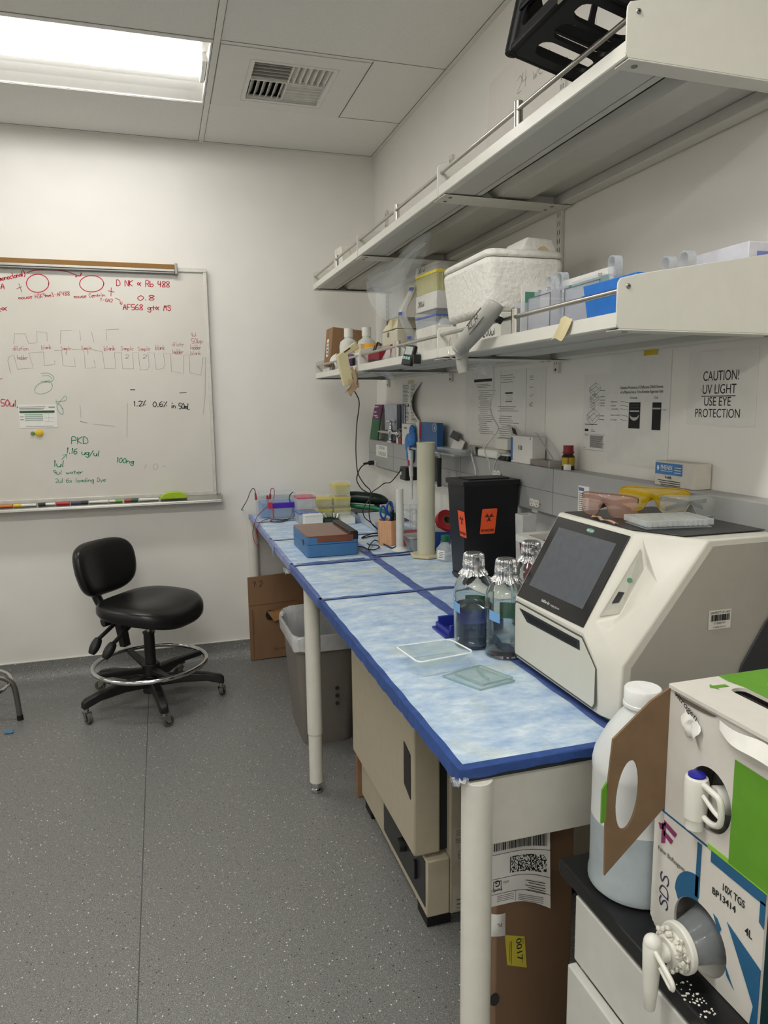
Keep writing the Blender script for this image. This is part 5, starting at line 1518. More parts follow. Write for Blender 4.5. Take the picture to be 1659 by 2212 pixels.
c, s_ = math.cos(.5), math.sin(.5)
b = B(paper).prism([(mx_+(-.0279)*c-y*s_, my_+(-.0279)*s_+y*c, ZB+z) for y, z in ((-.019,.008),(.016,.008),(.016,.044),(-.019,.044))], (-.0004*c,-.0004*s_,0))
b.use(ink_grey)
for k in range(4):
    b.prism([(mx_+(-.0284)*c-y*s_, my_+(-.0284)*s_+y*c, ZB+z) for y, z in ((-.015,.014+k*.007),(.010-.004*(k % 2),.014+k*.007),(.010-.004*(k % 2),.0165+k*.007),(-.015,.0165+k*.007))], (-.0003*c,-.0003*s_,0))
b.build('label', parent=mb)
# wrapped plastic bag behind it
b = B(wrap_m)
rnd = random.Random(4)
b.grid(lambda u, v: (1.08+.065*u+.004*math.sin(31*v), 2.715-.05*u+.05*math.cos(PI*v)*.6, ZB+.003+.055*math.sin(PI*v)*(1-.55*u)+.006*math.sin(17*u+9*v)), 16, 14)
tag(b.build('plastic_bag', at=(1.09,2.69,ZB)), 'crumpled clear plastic bag lying against the black bin', 'plastic bag')
# hexagonal pencil cup
pcu = thing('pencil_cup', 'peach ribbed hexagonal pencil cup holding blue scissors and black pens', 'pencil cup', (.938,3.02,ZB))
cxp, cyp = .945, 3.01
peach = mat('peach_plastic', '#d9a981', .55, var=.03)
hexo = [(cxp+.052*math.cos(PI/3*i+.42), cyp+.052*math.sin(PI/3*i+.42)) for i in range(6)]
hexi = [(cxp+.049*math.cos(PI/3*i+.42), cyp+.049*math.sin(PI/3*i+.42)) for i in range(6)]
b = B(peach)
z1 = ZB+.108
v = [(x,y,ZB) for x,y in hexo]+[(x,y,z1) for x,y in hexo]+[(x,y,z1) for x,y in hexi]+[(x,y,ZB+.004) for x,y in hexi]
f = [tuple(range(6))[::-1], tuple(range(18,24))]
for k in (0,6,12): f += [(k+i,k+(i+1) % 6,k+6+(i+1) % 6,k+6+i) for i in range(6)]
b.add(v, f)
for i in range(6):
    a, c_ = Vector((*hexo[i],0)), Vector((*hexo[(i+1) % 6],0))
    nn = Vector(((a.x+c_.x)/2-cxp, (a.y+c_.y)/2-cyp, 0)).normalized()
    if i in (3, 4, 5, 0):
        for k in range(7):
            p = a.lerp(c_, .10+.8*k/6); d = (c_-a).normalized()*.0016
            b.prism([p-d+LZ*(ZB+.004), p+d+LZ*(ZB+.004), p+d+LZ*(z1-.004), p-d+LZ*(z1-.004)], nn*.0009)
b.build('cup', parent=pcu)
sc_ = thing('scissors', 'scissors with bright blue handles standing in the peach pencil cup', 'scissors', (cxp-.02,cyp,z1))
sb = mat('scissor_blue', '#1f4f9e', .35)
for (px_, pz_, ax_, tl) in ((.915,.985,.0,-.05),(.945,1.003,.0,.06)):
    c0 = Vector((px_, cyp-.012, pz_))
    b = B(sb).tube([c0+Vector((.013*math.cos(t)+tl*.03*math.sin(t), .002*math.cos(t), .027*math.sin(t))) for t in [2*PI*i/20 for i in range(20)]], .0046, 10, 2, True)
    b.tube([c0+Vector((.002,0,-.028)), c0+Vector((.006,0,-.05)), Vector((cxp-.018, cyp-.012, z1-.02))], .0058, 10)
    b.build('handle', parent=sc_)
B(steel).prism([(cxp-.022,cyp-.014,ZB+.012),(cxp-.012,cyp-.014,ZB+.012),(cxp-.008,cyp-.012,z1-.01),(cxp-.026,cyp-.012,z1-.01)], (0,.003,0)).build('blade', parent=sc_)
for k, (dx, dy, h, lb) in enumerate(((.006,-.02,.146,'black pen leaning in the pencil cup next to the scissors'),(.016,-.012,.14,'black pen in the middle of the peach pencil cup'),(.026,-.022,.138,'black pen in the pencil cup nearest the tall slim cylinder'),(.02,.008,.15,'black pen at the back of the peach pencil cup'))):
    p = thing('pen', lb, 'pen', (cxp+dx, cyp+dy, ZB+.006), 'pens in the pencil cup')
    B(black_plastic).cyl((cxp+dx*.8,cyp+dy*.8,ZB+.006),(cxp+dx,cyp+dy,ZB+h-.04),.0048,n=12).build('barrel', parent=p)
    B(black_plastic).cyl((cxp+dx,cyp+dy,ZB+h-.04),(cxp+dx*1.1,cyp+dy*1.1,ZB+h),.0058,.005,12).build('cap', parent=p)
# blue transilluminator
tl_ = thing('transilluminator', 'blue transilluminator box with an orange-brown acrylic lid', 'lab instrument', (.65,2.99,ZB))
tblue = mat('instrument_blue', '#41709f', .45, var=.03)
x0, x1, y0, y1 = .541, .758, 2.835, 3.155
b = B(tblue)
bo_ = rrect(x0, x1, y0, y1, .012, 4)
b.prism([(x, y, ZB) for x, y in bo_], (0,0,.05)).build('lower_case', parent=tl_, bevel=.002)
B(tblue).prism([(x, y, ZB+.051) for x, y in bo_], (0,0,.031)).build('upper_case', parent=tl_, bevel=.002)
oac = mat('orange_acrylic', '#7d4832', .1, alpha=.9, var=.03)
li = B(oac).prism([(x, y, ZB+.082) for x, y in rrect(x0+.001, .722, y0-.001, y1-.002, .014, 4)], (0,0,.005))
li.box(.585, .735, y0-.004, y0-.0005, ZB+.061, ZB+.086)
li.build('lid', parent=tl_, bevel=.001)
B(black_plastic).box(.722, .757, y0+.002, y1-.004, ZB+.082, ZB+.098).box(.716,.757, y0-.003, y0+.01, ZB+.065, ZB+.095).build('hinge', parent=tl_, bevel=.004)
B(black_plastic).box(x0-.002, x0, 2.90, 2.925, ZB+.04, ZB+.06).build('switch', parent=tl_)

# pipette tip boxes (far end of the bench)
def tipbox(x, y, z, w, d, h, rack, body, label, group, lid=True, rz=0.0, name='tip_box'):
    t = thing(name, label, 'pipette tip box', (x, y, z), group)
    M = M_at((x, y, z), rz)
    b = B(body).xf(M).taper((-w/2+.004,w/2-.004,-d/2+.004,d/2-.004), (-w/2+.001,w/2-.001,-d/2+.001,d/2-.001), .0005, h*.62)
    for k in range(7):
        xx = -w/2+.008+k*(w-.016)/6
        b.box(xx-.0012, xx+.0012, -d/2-.0002, -d/2+.002, .004, h*.6)
    b.xf().build('base', parent=t, bevel=.001)
    b = B(rack).xf(M).box(-w/2, w/2, -d/2, d/2, h*.62, h*.72)
    for i in range(8):
        for j in range(6):
            b.cyl((-w/2+.01+i*(w-.02)/7, -d/2+.012+j*(d-.024)/5, h*.72), (-w/2+.01+i*(w-.02)/7, -d/2+.012+j*(d-.024)/5, h*.76), .003, n=6)
    b.xf().build('rack', parent=t)
    if lid:
        b = B(clear_lid).xf(M).taper((-w/2-.0015,w/2+.0015,-d/2-.0015,d/2+.0015), (-w/2+.002,w/2-.002,-d/2+.002,d/2-.002), h*.7, h-.0005)
        b.xf().build('lid', parent=t, bevel=.002)
    return t
clear_lid = mat('clear_lid', '#e6eae8', .12, alpha=.24, var=.02)
yrack = mat('rack_yellow', '#e6d44a', .45, var=.04); ybody = mat('tip_yellow_clear', '#e4e0a8', .3, alpha=.55, var=.05)
prack = mat('rack_pink', '#c9586c', .45); brack = mat('rack_blue', '#4a6ec0', .45); cbody = mat('tip_clear', '#d3d9dc', .2, alpha=.5, var=.05)
tipbox(.712, 3.72, ZB, .104, .125, .083, brack, cbody, 'clear tip box with a blue rack, bottom of the pink and blue stack', 'stacked tip boxes on the bench')
tipbox(.706, 3.725, ZB+.083, .098, .12, .078, prack, cbody, 'clear tip box with pink-red lid, top of the stack by the gel tank', 'stacked tip boxes on the bench')
yg = 'yellow tip boxes on the bench'
tipbox(.835, 3.90, ZB, .094, .12, .058, yrack, ybody, 'yellow tip box at the bottom of the left yellow stack', yg)
tipbox(.835, 3.90, ZB+.058, .092, .12, .06, yrack, ybody, 'yellow tip box on top of the left, lower yellow stack', yg)
tipbox(.938, 3.90, ZB, .096, .12, .058, yrack, ybody, 'yellow tip box at the bottom of the taller yellow stack', yg)
tipbox(.938, 3.90, ZB+.058, .095, .12, .064, yrack, ybody, 'middle yellow tip box of the taller stack of three', yg)
tipbox(.942, 3.905, ZB+.122, .092, .118, .072, yrack, ybody, 'topmost yellow tip box of the taller stack of three', yg)
# little boxes in front of them
t = thing('small_box', 'small plain white cardboard box in front of the clear tip boxes', 'box', (.726,3.62,ZB))
B(paper).box(.68,.775,3.6,3.66,ZB,ZB+.055).build('box', parent=t, bevel=.001)
B(mat('lid_seam', '#b9b7b0', .7)).box(.679,.776,3.599,3.661,ZB+.049,ZB+.0495).build('lid_edge', parent=t)
t = thing('tube_rack', 'dark green tube rack with a few white tubes between two white boxes', 'tube rack', (.82,3.6,ZB))
dg = mat('rack_dark_green', '#18382e', .5, var=.05)
B(dg).taper((.782,.862,3.585,3.655),(.786,.858,3.59,3.65),ZB,ZB+.028).build('base', parent=t, bevel=.002)
b = B(dg)
for i in range(5):
    for j in range(3): b.cyl((.794+i*.014,3.602+j*.018,ZB+.028),(.794+i*.014,3.602+j*.018,ZB+.034),.0052,n=10,caps=False)
b.build('wells', parent=t)
for k, (x, y) in enumerate(((.80,3.64),(.838,3.62),(.848,3.602))):
    b = B(white_plastic).xf(M_at((x,y,ZB+.03),.4*k,0,.5*(k-1))).cyl((0,0,0),(0,0,.022),.0048,n=12).cyl((0,0,.022),(0,0,.026),.0062,n=12)
    tag(b.xf().build('micro_tube', at=(x,y,ZB+.03)), ('white micro tube standing at the back of the dark green rack','white micro tube upright in the middle of the dark green rack','white micro tube leaning at the right of the dark green rack')[k], 'tube', 'tubes in the green rack')
t = thing('small_box', 'white lidded box with a clear lid, right of the dark green rack', 'box', (.897,3.6,ZB))
B(white_plastic).box(.855+.012,.94,3.575,3.64,ZB,ZB+.034).build('base', parent=t, bevel=.002)
B(clear_lid).box(.866,.941,3.574,3.641,ZB+.034,ZB+.056).build('lid', parent=t, bevel=.002)
b = B(mat('blue_block', '#8aa2bc', .5, alpha=.7)).box(.955,1.0,3.60,3.70,ZB,ZB+.03)
tag(b.build('plastic_block', at=(.97,3.65,ZB), bevel=.002), 'pale blue translucent plastic block right of the small white boxes', 'block')

# gel electrophoresis tank with leads
tk = thing('gel_tank', 'clear gel tank filled with bright blue at the far bench end', 'gel tank', (.6,4.0,ZB))
acr = mat('clear_acrylic', '#d5e4ec', .06, alpha=.22, var=.02)
x0, x1, y0, y1 = .495, .70, 3.93, 4.095
B(acr).shell((x0,x1,y0,y1),(x0,x1,y0,y1),ZB,ZB+.105,.004,.005).build('tank', parent=tk)
B(mat('tank_blue', '#1f86cf', .25, alpha=.85)).box(x0+.012,x1-.006,y0+.006,y1-.02,ZB+.006,ZB+.082).build('gel_chamber', parent=tk, bevel=.002)
B(acr).box(x0+.01,x1+.0,y0+.02,y1-.004,ZB+.125,ZB+.129).box(x0+.01,x0+.013,y0+.02,y1-.004,ZB+.105,ZB+.129).build('lid', parent=tk)
B(mat('plug_red', '#b0242b', .4)).cyl((.545,3.965,ZB+.075),(.543,3.965,ZB+.122),.0068,.005,14).build('electrode_plug', parent=tk, label='red electrode plug')
cb = thing('gel_comb_box', 'small clear mini gel box with a purple bar in front of the blue tank', 'gel box', (.6,3.85,ZB))
pur = mat('comb_purple', '#4a22a8', .35)
B(pur).box(.532,.672,3.842,3.872,ZB+.064,ZB+.092).build('purple_bar', parent=cb, bevel=.002)
B(mat('thin_acrylic', '#d5e4ec', .06, alpha=.12, var=.02)).shell((.545,.66,3.83,3.885),(.545,.66,3.83,3.885),ZB,ZB+.064,.003,.003).build('chamber', parent=cb)
B(mat('comb_red', '#b5304a', .4)).box(.552,.556,3.829,3.86,ZB+.012,ZB+.07).box(.528,.552,3.836,3.86,ZB+.066,ZB+.097).build('red_end', parent=cb)
def cable(name, pts, m, r, label, cat='cable', plug=None):
    b = B(m).tube(pts, r, 8, 5)
    o = b.build(name, at=pts[0])
    tag(o, label, cat)
    return o
red_w = mat('red_wire', '#96303a', .4); black_w = mat('black_wire', '#151517', .4)
ld = thing('test_lead', 'red lead hanging in a long loop over the bench edge from the gel tank', 'lead', LEAD_RED[0])
B(red_w).tube(LEAD_RED, .0021, 8).build('wire', parent=ld)
a = Vector(LEAD_RED[0]); B(mat('plug_red', '#b0242b', .4)).cyl(a, a+Vector((-.004,0,-.034)), .0055, .0075, 14).build('plug', parent=ld)
ld = thing('test_lead', 'black lead with a red plug arching over the left corner of the gel tank', 'lead', LEAD_BLACK[0])
B(black_w).tube(LEAD_BLACK, .002, 8).build('wire', parent=ld)
a = Vector(LEAD_BLACK[0]); B(mat('plug_red', '#b0242b', .4)).cyl(a, a+Vector((.002,0,-.036)), .0048, .0066, 14).build('plug', parent=ld)
ld = thing('test_lead', 'black lead looping down onto the pad beside the pink-lidded tip box', 'lead', LEAD_BLACK2[0])
B(black_w).tube(LEAD_BLACK2, .0024, 8).build('wire', parent=ld)

# dark green hand lamp, hose and case behind the yellow boxes
t = thing('black_case', 'flat black case on the bench under the dark green lamp', 'case', (1.1,3.9,ZB))
B(black_plastic).box(.99,1.19,3.80,3.96,ZB,ZB+.022).build('case', parent=t, bevel=.004)
dgp = mat('dark_green_plastic', '#16261d', .3, var=.06)
t = thing('hand_lamp', 'dark green tube-shaped hand lamp lying behind the yellow tip boxes', 'lamp', (1.06,3.88,ZB+.09))
b = B(dgp).tube([(1.0,3.915,.937),(1.04,3.905,.936),(1.1,3.88,.93),(1.16,3.86,.922),(1.19,3.85,.913),(1.205,3.845,.908)], lambda u: .033 if u < .5 else max(.008, .033-.026*((u-.5)/.5)**1.3), 24)
b.build('body', parent=t)
B(black_rubber).tube([(1.19,3.85,.912),(1.205,3.83,.905),(1.2,3.78,.9),(1.19,3.72,.893)], .007, 10).build('cable_boot', parent=t)
B(black_plastic).box(1.13,1.155,3.845,3.875,.878,.896).build('lamp_foot', parent=t, bevel=.002)
hose_m = mat('hose_green', '#1f6b45', .35)
tag(B(hose_m).tube([(.995,3.90,.893),(1.02,3.86,.892),(1.06,3.83,.889),(1.12,3.80,.881),(1.16,3.74,.862),(1.19,3.68,.858)], .013, 14).build('green_hose', at=(1.0,3.86,.89)), 'bright green rubber hose running beneath the dark green lamp', 'hose')
# frosted trays behind the cup
t = thing('plastic_tray', 'long frosted plastic tray on the bench left of the pencil cup', 'tray', (1.0,3.5,ZB))
fr_t = mat('tray_frost', '#d7dee2', .35, alpha=.6, var=.03)
B(fr_t).shell((.975,1.08,3.32,3.62),(.97,1.085,3.315,3.625),ZB,ZB+.045,.003,.003).build('tray', parent=t, bevel=.003)
B(fr_t).box(.966,1.089,3.311,3.629,ZB+.0445,ZB+.047).build('lid', parent=t)
t = thing('dark_blue_box', 'dark blue printed packet on the bench behind the pencil cup', 'packet', (1.08,3.32,ZB))
B(mat('packet_navy', '#232a55', .5)).box(1.0,1.13,3.22,3.34,.889,.897).build('packet', parent=t)
# clear acrylic tube rack behind the slim cylinder
t = thing('acrylic_rack', 'clear acrylic rack of thin rods behind the two plastic cylinders', 'rack', (1.11,3.05,ZB))
rod = mat('acrylic_rod', '#dfe7e8', .05, alpha=.42)
for z in (.842,.905,.965,.988): B(rod).box(1.045,1.16,3.0,3.16,z,z+.004).build('shelf_plate', parent=t)
for i in range(4):
    for j in range(2): B(rod).cyl((1.055+i*.032,3.015+j*.12,ZB),(1.055+i*.032,3.015+j*.12,.995),.0042,n=12).build('rod', parent=t)
# red case, blue tub, clear container, red tape ring
t = thing('red_case', 'flat red plastic case behind the slim graduated cylinder', 'case', (1.02,2.98,ZB))
B(mat('case_red', '#9e1c25', .4, var=.05)).box(.985,1.075,2.9,2.99,.845,.900).build('case', parent=t, bevel=.004)
t = thing('food_container', 'clear lidded food container with a grey rim between the two cylinders', 'container', (1.02,2.86,ZB))
B(mat('tub_clear', '#c3cace', .1, alpha=.4)).shell((.985,1.075,2.80,2.885),(.97,1.085,2.79,2.895),ZB,ZB+.058,.002,.002).build('tub', parent=t, bevel=.006)
B(mat('tub_rim', '#9fa3a3', .3, alpha=.8)).prism([(x,y,ZB+.056) for x,y in rrect(.964,1.09,2.785,2.9,.02)], (0,0,.007)).build('rim_lid', parent=t, bevel=.003)
t = thing('blue_tub', 'dark blue tub of white powder behind the tall yellowed cylinder', 'tub', (1.115,2.83,ZB))
navy = mat('tub_blue', '#1c4390', .4)
B(navy).lathe([(.036,0),(.04,.05),(.042,.088),(.039,.088),(.037,.05),(.001,.05)], (1.112,2.80,ZB), 32).build('tub', parent=t)
B(mat('tub_grey_lid', '#a8aaa8', .4)).lathe([(.045,.084),(.046,.094),(.043,.1),(.001,.1)], (1.112,2.80,ZB), 32).build('lid', parent=t)
t = thing('tape_dispenser', 'red tape ring lying tilted on the blue tub behind the tall cylinder', 'tape roll', (1.12,2.80,.95))
M = M_at((1.125,2.78,.967),.2,math.radians(58),0)
B(mat('dispenser_red', '#a5222a', .4)).xf(M).lathe([(.024,-.014),(.046,-.014),(.048,0),(.046,.014),(.024,.014),(.0225,0),(.024,-.014)], (0,0,0), 36).xf().build('ring', parent=t)
B(mat('tape_core', '#6b5842', .6)).xf(M).lathe([(.016,-.012),(.0235,-.012),(.0235,.012),(.016,.012),(.016,-.012)], (0,0,0), 30).xf().build('core', parent=t)
# squeeze bottle behind the bin
t = thing('wash_bottle', 'white wash bottle with a bent spout, half hidden left of the black bin', 'bottle', (1.12,2.62,ZB))
B(mat('wash_clear', '#d9dedd', .3, alpha=.6)).lathe([(.001,0),(.03,0),(.032,.006),(.032,.098),(.026,.118),(.014,.128)], (1.118,2.60,ZB), 32).build('body', parent=t)
B(white_plastic).lathe([(.017,.12),(.0185,.122),(.0185,.142),(.012,.15),(.001,.15)], (1.118,2.60,ZB), 28).build('cap', parent=t)
B(white_plastic).tube([(1.118,2.60,.985),(1.112,2.61,1.03),(1.098,2.62,1.055),(1.088,2.61,1.03),(1.086,2.60,1.0)], .0042, 10).build('spout', parent=t)
# frosted square column and sharps container right of the bin
t = thing('frosted_tube', 'upright frosted plastic tube between the black bin and the sharps tub', 'tube', (1.12,2.08,ZB))
B(mat('frost_grey', '#c9cac6', .4, alpha=.78)).shell((1.10,1.142,2.06,2.10),(1.094,1.146,2.055,2.105),ZB,1.098,.003,.004).build('tube', parent=t, bevel=.003)
t = thing('sharps_tub', 'dark red sharps tub with a white translucent lid behind the imager', 'sharps container', (1.09,1.88,ZB))
B(mat('sharps_red', '#6d1f26', .45)).shell((1.045,1.145,1.80,1.94),(1.03,1.15,1.78,1.955),ZB,1.045,.004,.004).build('tub', parent=t, bevel=.008)
lidm = mat('sharps_lid', '#d3d1c8', .4, alpha=.9)
b = B(lidm)
Ro = rrect(1.018,1.156,1.765,1.968,.02,5); Ri = rrect(1.045,1.13,1.80,1.93,.014,5)
b.holey([Ro, Ri], .02, (0,0,1.05), LX, LY)
b.build('lid', parent=t, bevel=.003)

# power cables
cable('black_cable', CABLE_PLUG, black_w, .0034, 'thick black power cord dropping from the raceway outlet by the corner')
cable('lamp_cord', CABLE_LAMP, black_w, .0024, 'black cord hanging from the cream hand lamp down to the bench')
cable('adaptor_cord', CABLE_ADAPTOR, black_w, .0024, 'thin black cord looping from the square black adaptor to the bench')
cable('bench_cord', CABLE_BENCH, black_w, .0026, 'short black cord leaving the blue transilluminator')
cable('bench_cord', CABLE_BENCH2, black_w, .0026, 'black cord looping on the bench in front of the peach cup')
cable('bench_cord', CABLE_BENCH3, black_w, .003, 'doubled black cord lying left of the peach pencil cup')
grey_w = mat('white_wire', '#c3c1b8', .45)
cable('white_cable', CABLE_WHITE, grey_w, .0028, 'white cable hanging down the wall from the lower shelf to an outlet')
cable('white_cable', CABLE_WHITE2, grey_w, .0032, 'white cable going down over the raceway left of the white adaptor')
cable('white_cable', CABLE_WHITE3, grey_w, .0028, 'short white cable from the white adaptor to the outlet behind the bin')
# ======================= RACEWAY TOP AND WALL =======================
RT = RZ1+.0006
def sheet(name, label, cat, y0, y1, z0, z1, extra=None, m=None, group=None, skew=0.0):
    """paper on the right wall; y0 is the left (far) edge in view"""
    b = B(m or paper)
    yl, yr = max(y0, y1), min(y0, y1)
    b.prism([(XR-.0006, yl, z0), (XR-.0006, yr, z0+skew), (XR-.0006, yr, z1+skew), (XR-.0006, yl, z1)], (-.0006,0,0))
    if extra: extra(b)
    o = b.build(name, at=(XR, (yl+yr)/2, z0))
    return tag(o, label, cat, group)
UY = Vector((0,-1,0))
xs = XR-.0016
def lines(b, yl, yr, z0, z1, n, seed, hgt=.0016, m=None):
    rnd = random.Random(seed)
    b.use(m or ink_grey)
    for k in range(n):
        z = z1-(z1-z0)*k/max(1,n-1)
        a = yl-rnd.choice((0,0,.012,.02)); c = yr+rnd.uniform(0,.5)*(yl-yr)
        if c < a-.01: b.box(xs, xs+.0004, c, a, z, z+hgt)
def x_caution(b):
    b.use(ink)
    for s, yl, yr, z, h in (('CAUTION!',1.431,1.32,1.503,.0235),('UV LIGHT',1.431,1.326,1.473,.0225),('USE EYE',1.424,1.34,1.4455,.021),('PROTECTION',1.452,1.311,1.4185,.021)):
        b.text(s, (xs, yl, z), UY, LZ, h, yl-yr)
    b.box(xs-.0002, xs, 1.327, 1.433, 1.4665, 1.4685)
sheet('caution_sign', 'white sheet reading CAUTION! UV LIGHT USE EYE PROTECTION on the wall', 'sign', 1.483, 1.267, 1.400, 1.572, x_caution)
def x_rel(b):
    b.use(ink)
    b.text('Relative Positions of Different DNA Forms', (xs,1.753,1.4905), UY, LZ, .0078, .18, bold=.01)
    b.text('of a Plasmid on a Tris-Acetate Agarose Gel', (xs,1.753,1.4785), UY, LZ, .0078, .18, bold=.01)
    b.text('Uncut', (xs,1.708,1.4635), UY, LZ, .007, .03)
    b.text('Cut', (xs,1.606,1.4635), UY, LZ, .007, .015)
    b.box(xs-.0002, xs, 1.662, 1.711, 1.384, 1.454).box(xs-.0002, xs, 1.577, 1.612, 1.3825, 1.4535)
    for k, s in enumerate(('Nicked','Linear','Covalently','Supercoiled','Circular')):
        z = (1.454,1.4435,1.434,1.417,1.404)[k]
        b.text(s, (xs,1.795,z), UY, LZ, .0048, (.028,.024,.034,.042,.03)[k])
        b.stroke([(xs-.0001,1.748,z+.003),(xs-.0001,1.715,z-.001)], .0009, (-1,0,0))
    b.text('Linear', (xs,1.573,1.4335), UY, LZ, .004, .017)
    w = mat('gel_band', '#bdbdb8', .6)
    b.use(w).box(xs-.0005, xs-.0003, 1.666, 1.707, 1.4285, 1.4325).box(xs-.0005, xs-.0003, 1.579, 1.610, 1.436, 1.440)
    for i in range(12):
        t0, t1 = PI+PI*i/12, PI+PI*(i+1)/12
        f = lambda t, r, d: (xs-.0005, 1.6865-r*math.cos(t), 1.4215+d*math.sin(t))
        b.quad(f(t0,.019,.008), f(t1,.019,.008), f(t1,.0205,.0165), f(t0,.0205,.0165))
    b.use(mat('dim_band', '#555553', .6)).box(xs-.0004, xs-.0002, 1.666, 1.707, 1.4465, 1.4478).box(xs-.0004, xs-.0002, 1.666, 1.707, 1.4385, 1.44)
sheet('gel_diagram_sheet', 'white sheet with two black gel lane diagrams, left of the caution sign', 'paper', 1.806, 1.545, 1.283, 1.583, x_rel)
def x_gel(b):
    b.use(ink)
    def dia(yc, zc, w, h):
        P = [(yc+w*.55, zc), (yc-.1*w, zc+h*.55), (yc-w*.6, zc+h*.1), (yc+.05*w, zc-h*.5)]
        for d in (0, -.012*(h/.03)):
            q = [(xs-.0001, y, z+d) for y, z in P]
            b.stroke(q+[q[0]], .0011, (-1,0,0))
        for i in range(4): b.stroke([(xs-.0001, P[i][0], P[i][1]), (xs-.0001, P[i][0], P[i][1]-.012*(h/.03))], .0009, (-1,0,0))
    dia(1.878, 1.497, .05, .026); dia(1.880, 1.470, .04, .02)
    for k in range(3): b.stroke([(xs-.0001,1.9,1.457-k*.007),(xs-.0001,1.885,1.449-k*.007),(xs-.0001,1.872,1.457-k*.007)], .001, (-1,0,0))
    dia(1.884, 1.418, .055, .034)
    for z in (1.488,1.47,1.46,1.452,1.444,1.415,1.404):
        b.box(xs-.0001, xs, 1.826, 1.848, z, z+.0014).box(xs-.0001, xs, 1.848, 1.86, z+.0006, z+.0011)
    b.box(xs-.0001, xs, 1.86, 1.925, 1.389, 1.391)
    b.prism([(xs,y,z) for y,z in rrect(1.905,1.925,1.369,1.376,.003)], (-.0001,0,0))
    b.box(xs-.0001, xs, 1.878, 1.892, 1.3735, 1.3745).box(xs-.0001, xs, 1.87, 1.892, 1.3695, 1.3705).box(xs-.0001, xs, 1.818, 1.93, 1.3605, 1.3611)
    b.use(mat('dense_print','#5f5f5c',.8))
    rnd = random.Random(8)
    for k in range(13):
        b.box(xs-.0001, xs, 1.824+rnd.uniform(0,.012), 1.896, 1.322+k*.0028, 1.3238+k*.0028)
    b.use(ink_grey).box(xs-.0001, xs, 1.905, 1.925, 1.357, 1.3583).box(xs-.0001, xs, 1.918, 1.93, 1.319, 1.3202).box(xs-.0001,xs,1.82,1.93,1.3135,1.3141)
sheet('instruction_sheet', 'narrow white sheet of line drawings and dense text, left of gel diagram', 'paper', 1.937, 1.806, 1.312, 1.536, x_gel, group=None)
def x_a(b):
    b.use(ink).box(xs-.0002, xs, 2.575, 2.74, 1.538, 1.549)
    lines(b, 2.72, 2.56, 1.515, 1.527, 3, 1); lines(b, 2.70, 2.53, 1.335, 1.502, 22, 2)
sheet('protocol_sheet', 'white printed protocol with a black heading bar, left of the white cable', 'paper', 2.83, 2.50, 1.305, 1.575, x_a)
def x_b(b):
    lines(b, 2.50, 2.36, 1.53, 1.555, 4, 3)
    b.use(ink).box(xs-.0002, xs, 2.40, 2.46, 1.488, 1.4935)
    b.use(mat('red_print', '#a03a40', .7)).box(xs-.0002, xs, 2.405, 2.458, 1.459, 1.462)
    b.use(ink_grey).box(xs-.0001,xs,2.40,2.455,1.4800,1.4808).box(xs-.0001,xs,2.40,2.455,1.4730,1.4738).box(xs-.0001,xs,2.40,2.455,1.466,1.4668)
    lines(b, 2.52, 2.35, 1.425, 1.44, 3, 4); lines(b, 2.51, 2.34, 1.325, 1.405, 11, 5)
sheet('protocol_sheet', 'white printed protocol with a small red line, behind the white hanging cable', 'paper', 2.498, 2.30, 1.318, 1.574, x_b)
def x_c(b):
    for k, z in enumerate((1.545,1.515,1.485,1.455)): lines(b, 2.275, 2.245, z-.012, z, 4, 10+k)
sheet('protocol_sheet', 'white sheet with four short text blocks, right of the other protocols', 'paper', 2.296, 2.165, 1.325, 1.573, x_c)
for k, (y, z, lb) in enumerate(((1.628,1.5845,'yellow tape tab holding the top of the gel diagram sheet'),)):
    tag(B(mat('yellow_tape','#cdb52a',.5,alpha=.92)).box(XR-.0022,XR-.0013,y-.028,y+.028,z-.009,z+.010).build('tape_tab', at=(XR,y,z)), lb, 'tape')
# curling leaflet with masking tape
b = B(paper)
def lfl(u, v): return (XR-.0012-.03*max(0,u-.5)**1.6*3*math.sin(PI*v)**1.0-.002*u, 3.665-(.31-.07*math.sin(PI*min(1,v*1.02))*u)*u, 1.558-.205*v)
b.grid(lfl, 20, 16)
b.use(ink_grey)
rnd = random.Random(9)
for k in range(26):
    v = .05+k*.035
    for (a, c) in ((.06,.42),(.5,.85)):
        c -= rnd.uniform(0,.12)
        P = [Vector(lfl(a+(c-a)*i/4, v))+Vector((-.0008,0,0)) for i in range(5)]; Q = [Vector(lfl(a+(c-a)*i/4, v+.012))+Vector((-.0008,0,0)) for i in range(5)]
        if 8 < k < 14 and rnd.random() < .6: continue
        for i in range(4): b.quad(P[i], P[i+1], Q[i+1], Q[i])
b.use(ink)
for (a, v) in ((.55,.42),(.7,.44),(.35,.52),(.6,.5)):
    b.quad(*[Vector(lfl(a+x, v+y))+Vector((-.0009,0,0)) for x, y in ((0,0),(.06,0),(.06,.05),(0,.05))])
tag(b.build('leaflet', at=(XR,3.52,1.45)), 'curling printed leaflet taped to the wall near the room corner', 'paper')
tag(B(mat('masking_tape','#c9bb92',.6)).box(XR-.0026,XR-.0016,3.48,3.56,1.553,1.572).build('tape_tab', at=(XR,3.52,1.56)), 'beige masking tape tab holding the top of the curling leaflet', 'tape')
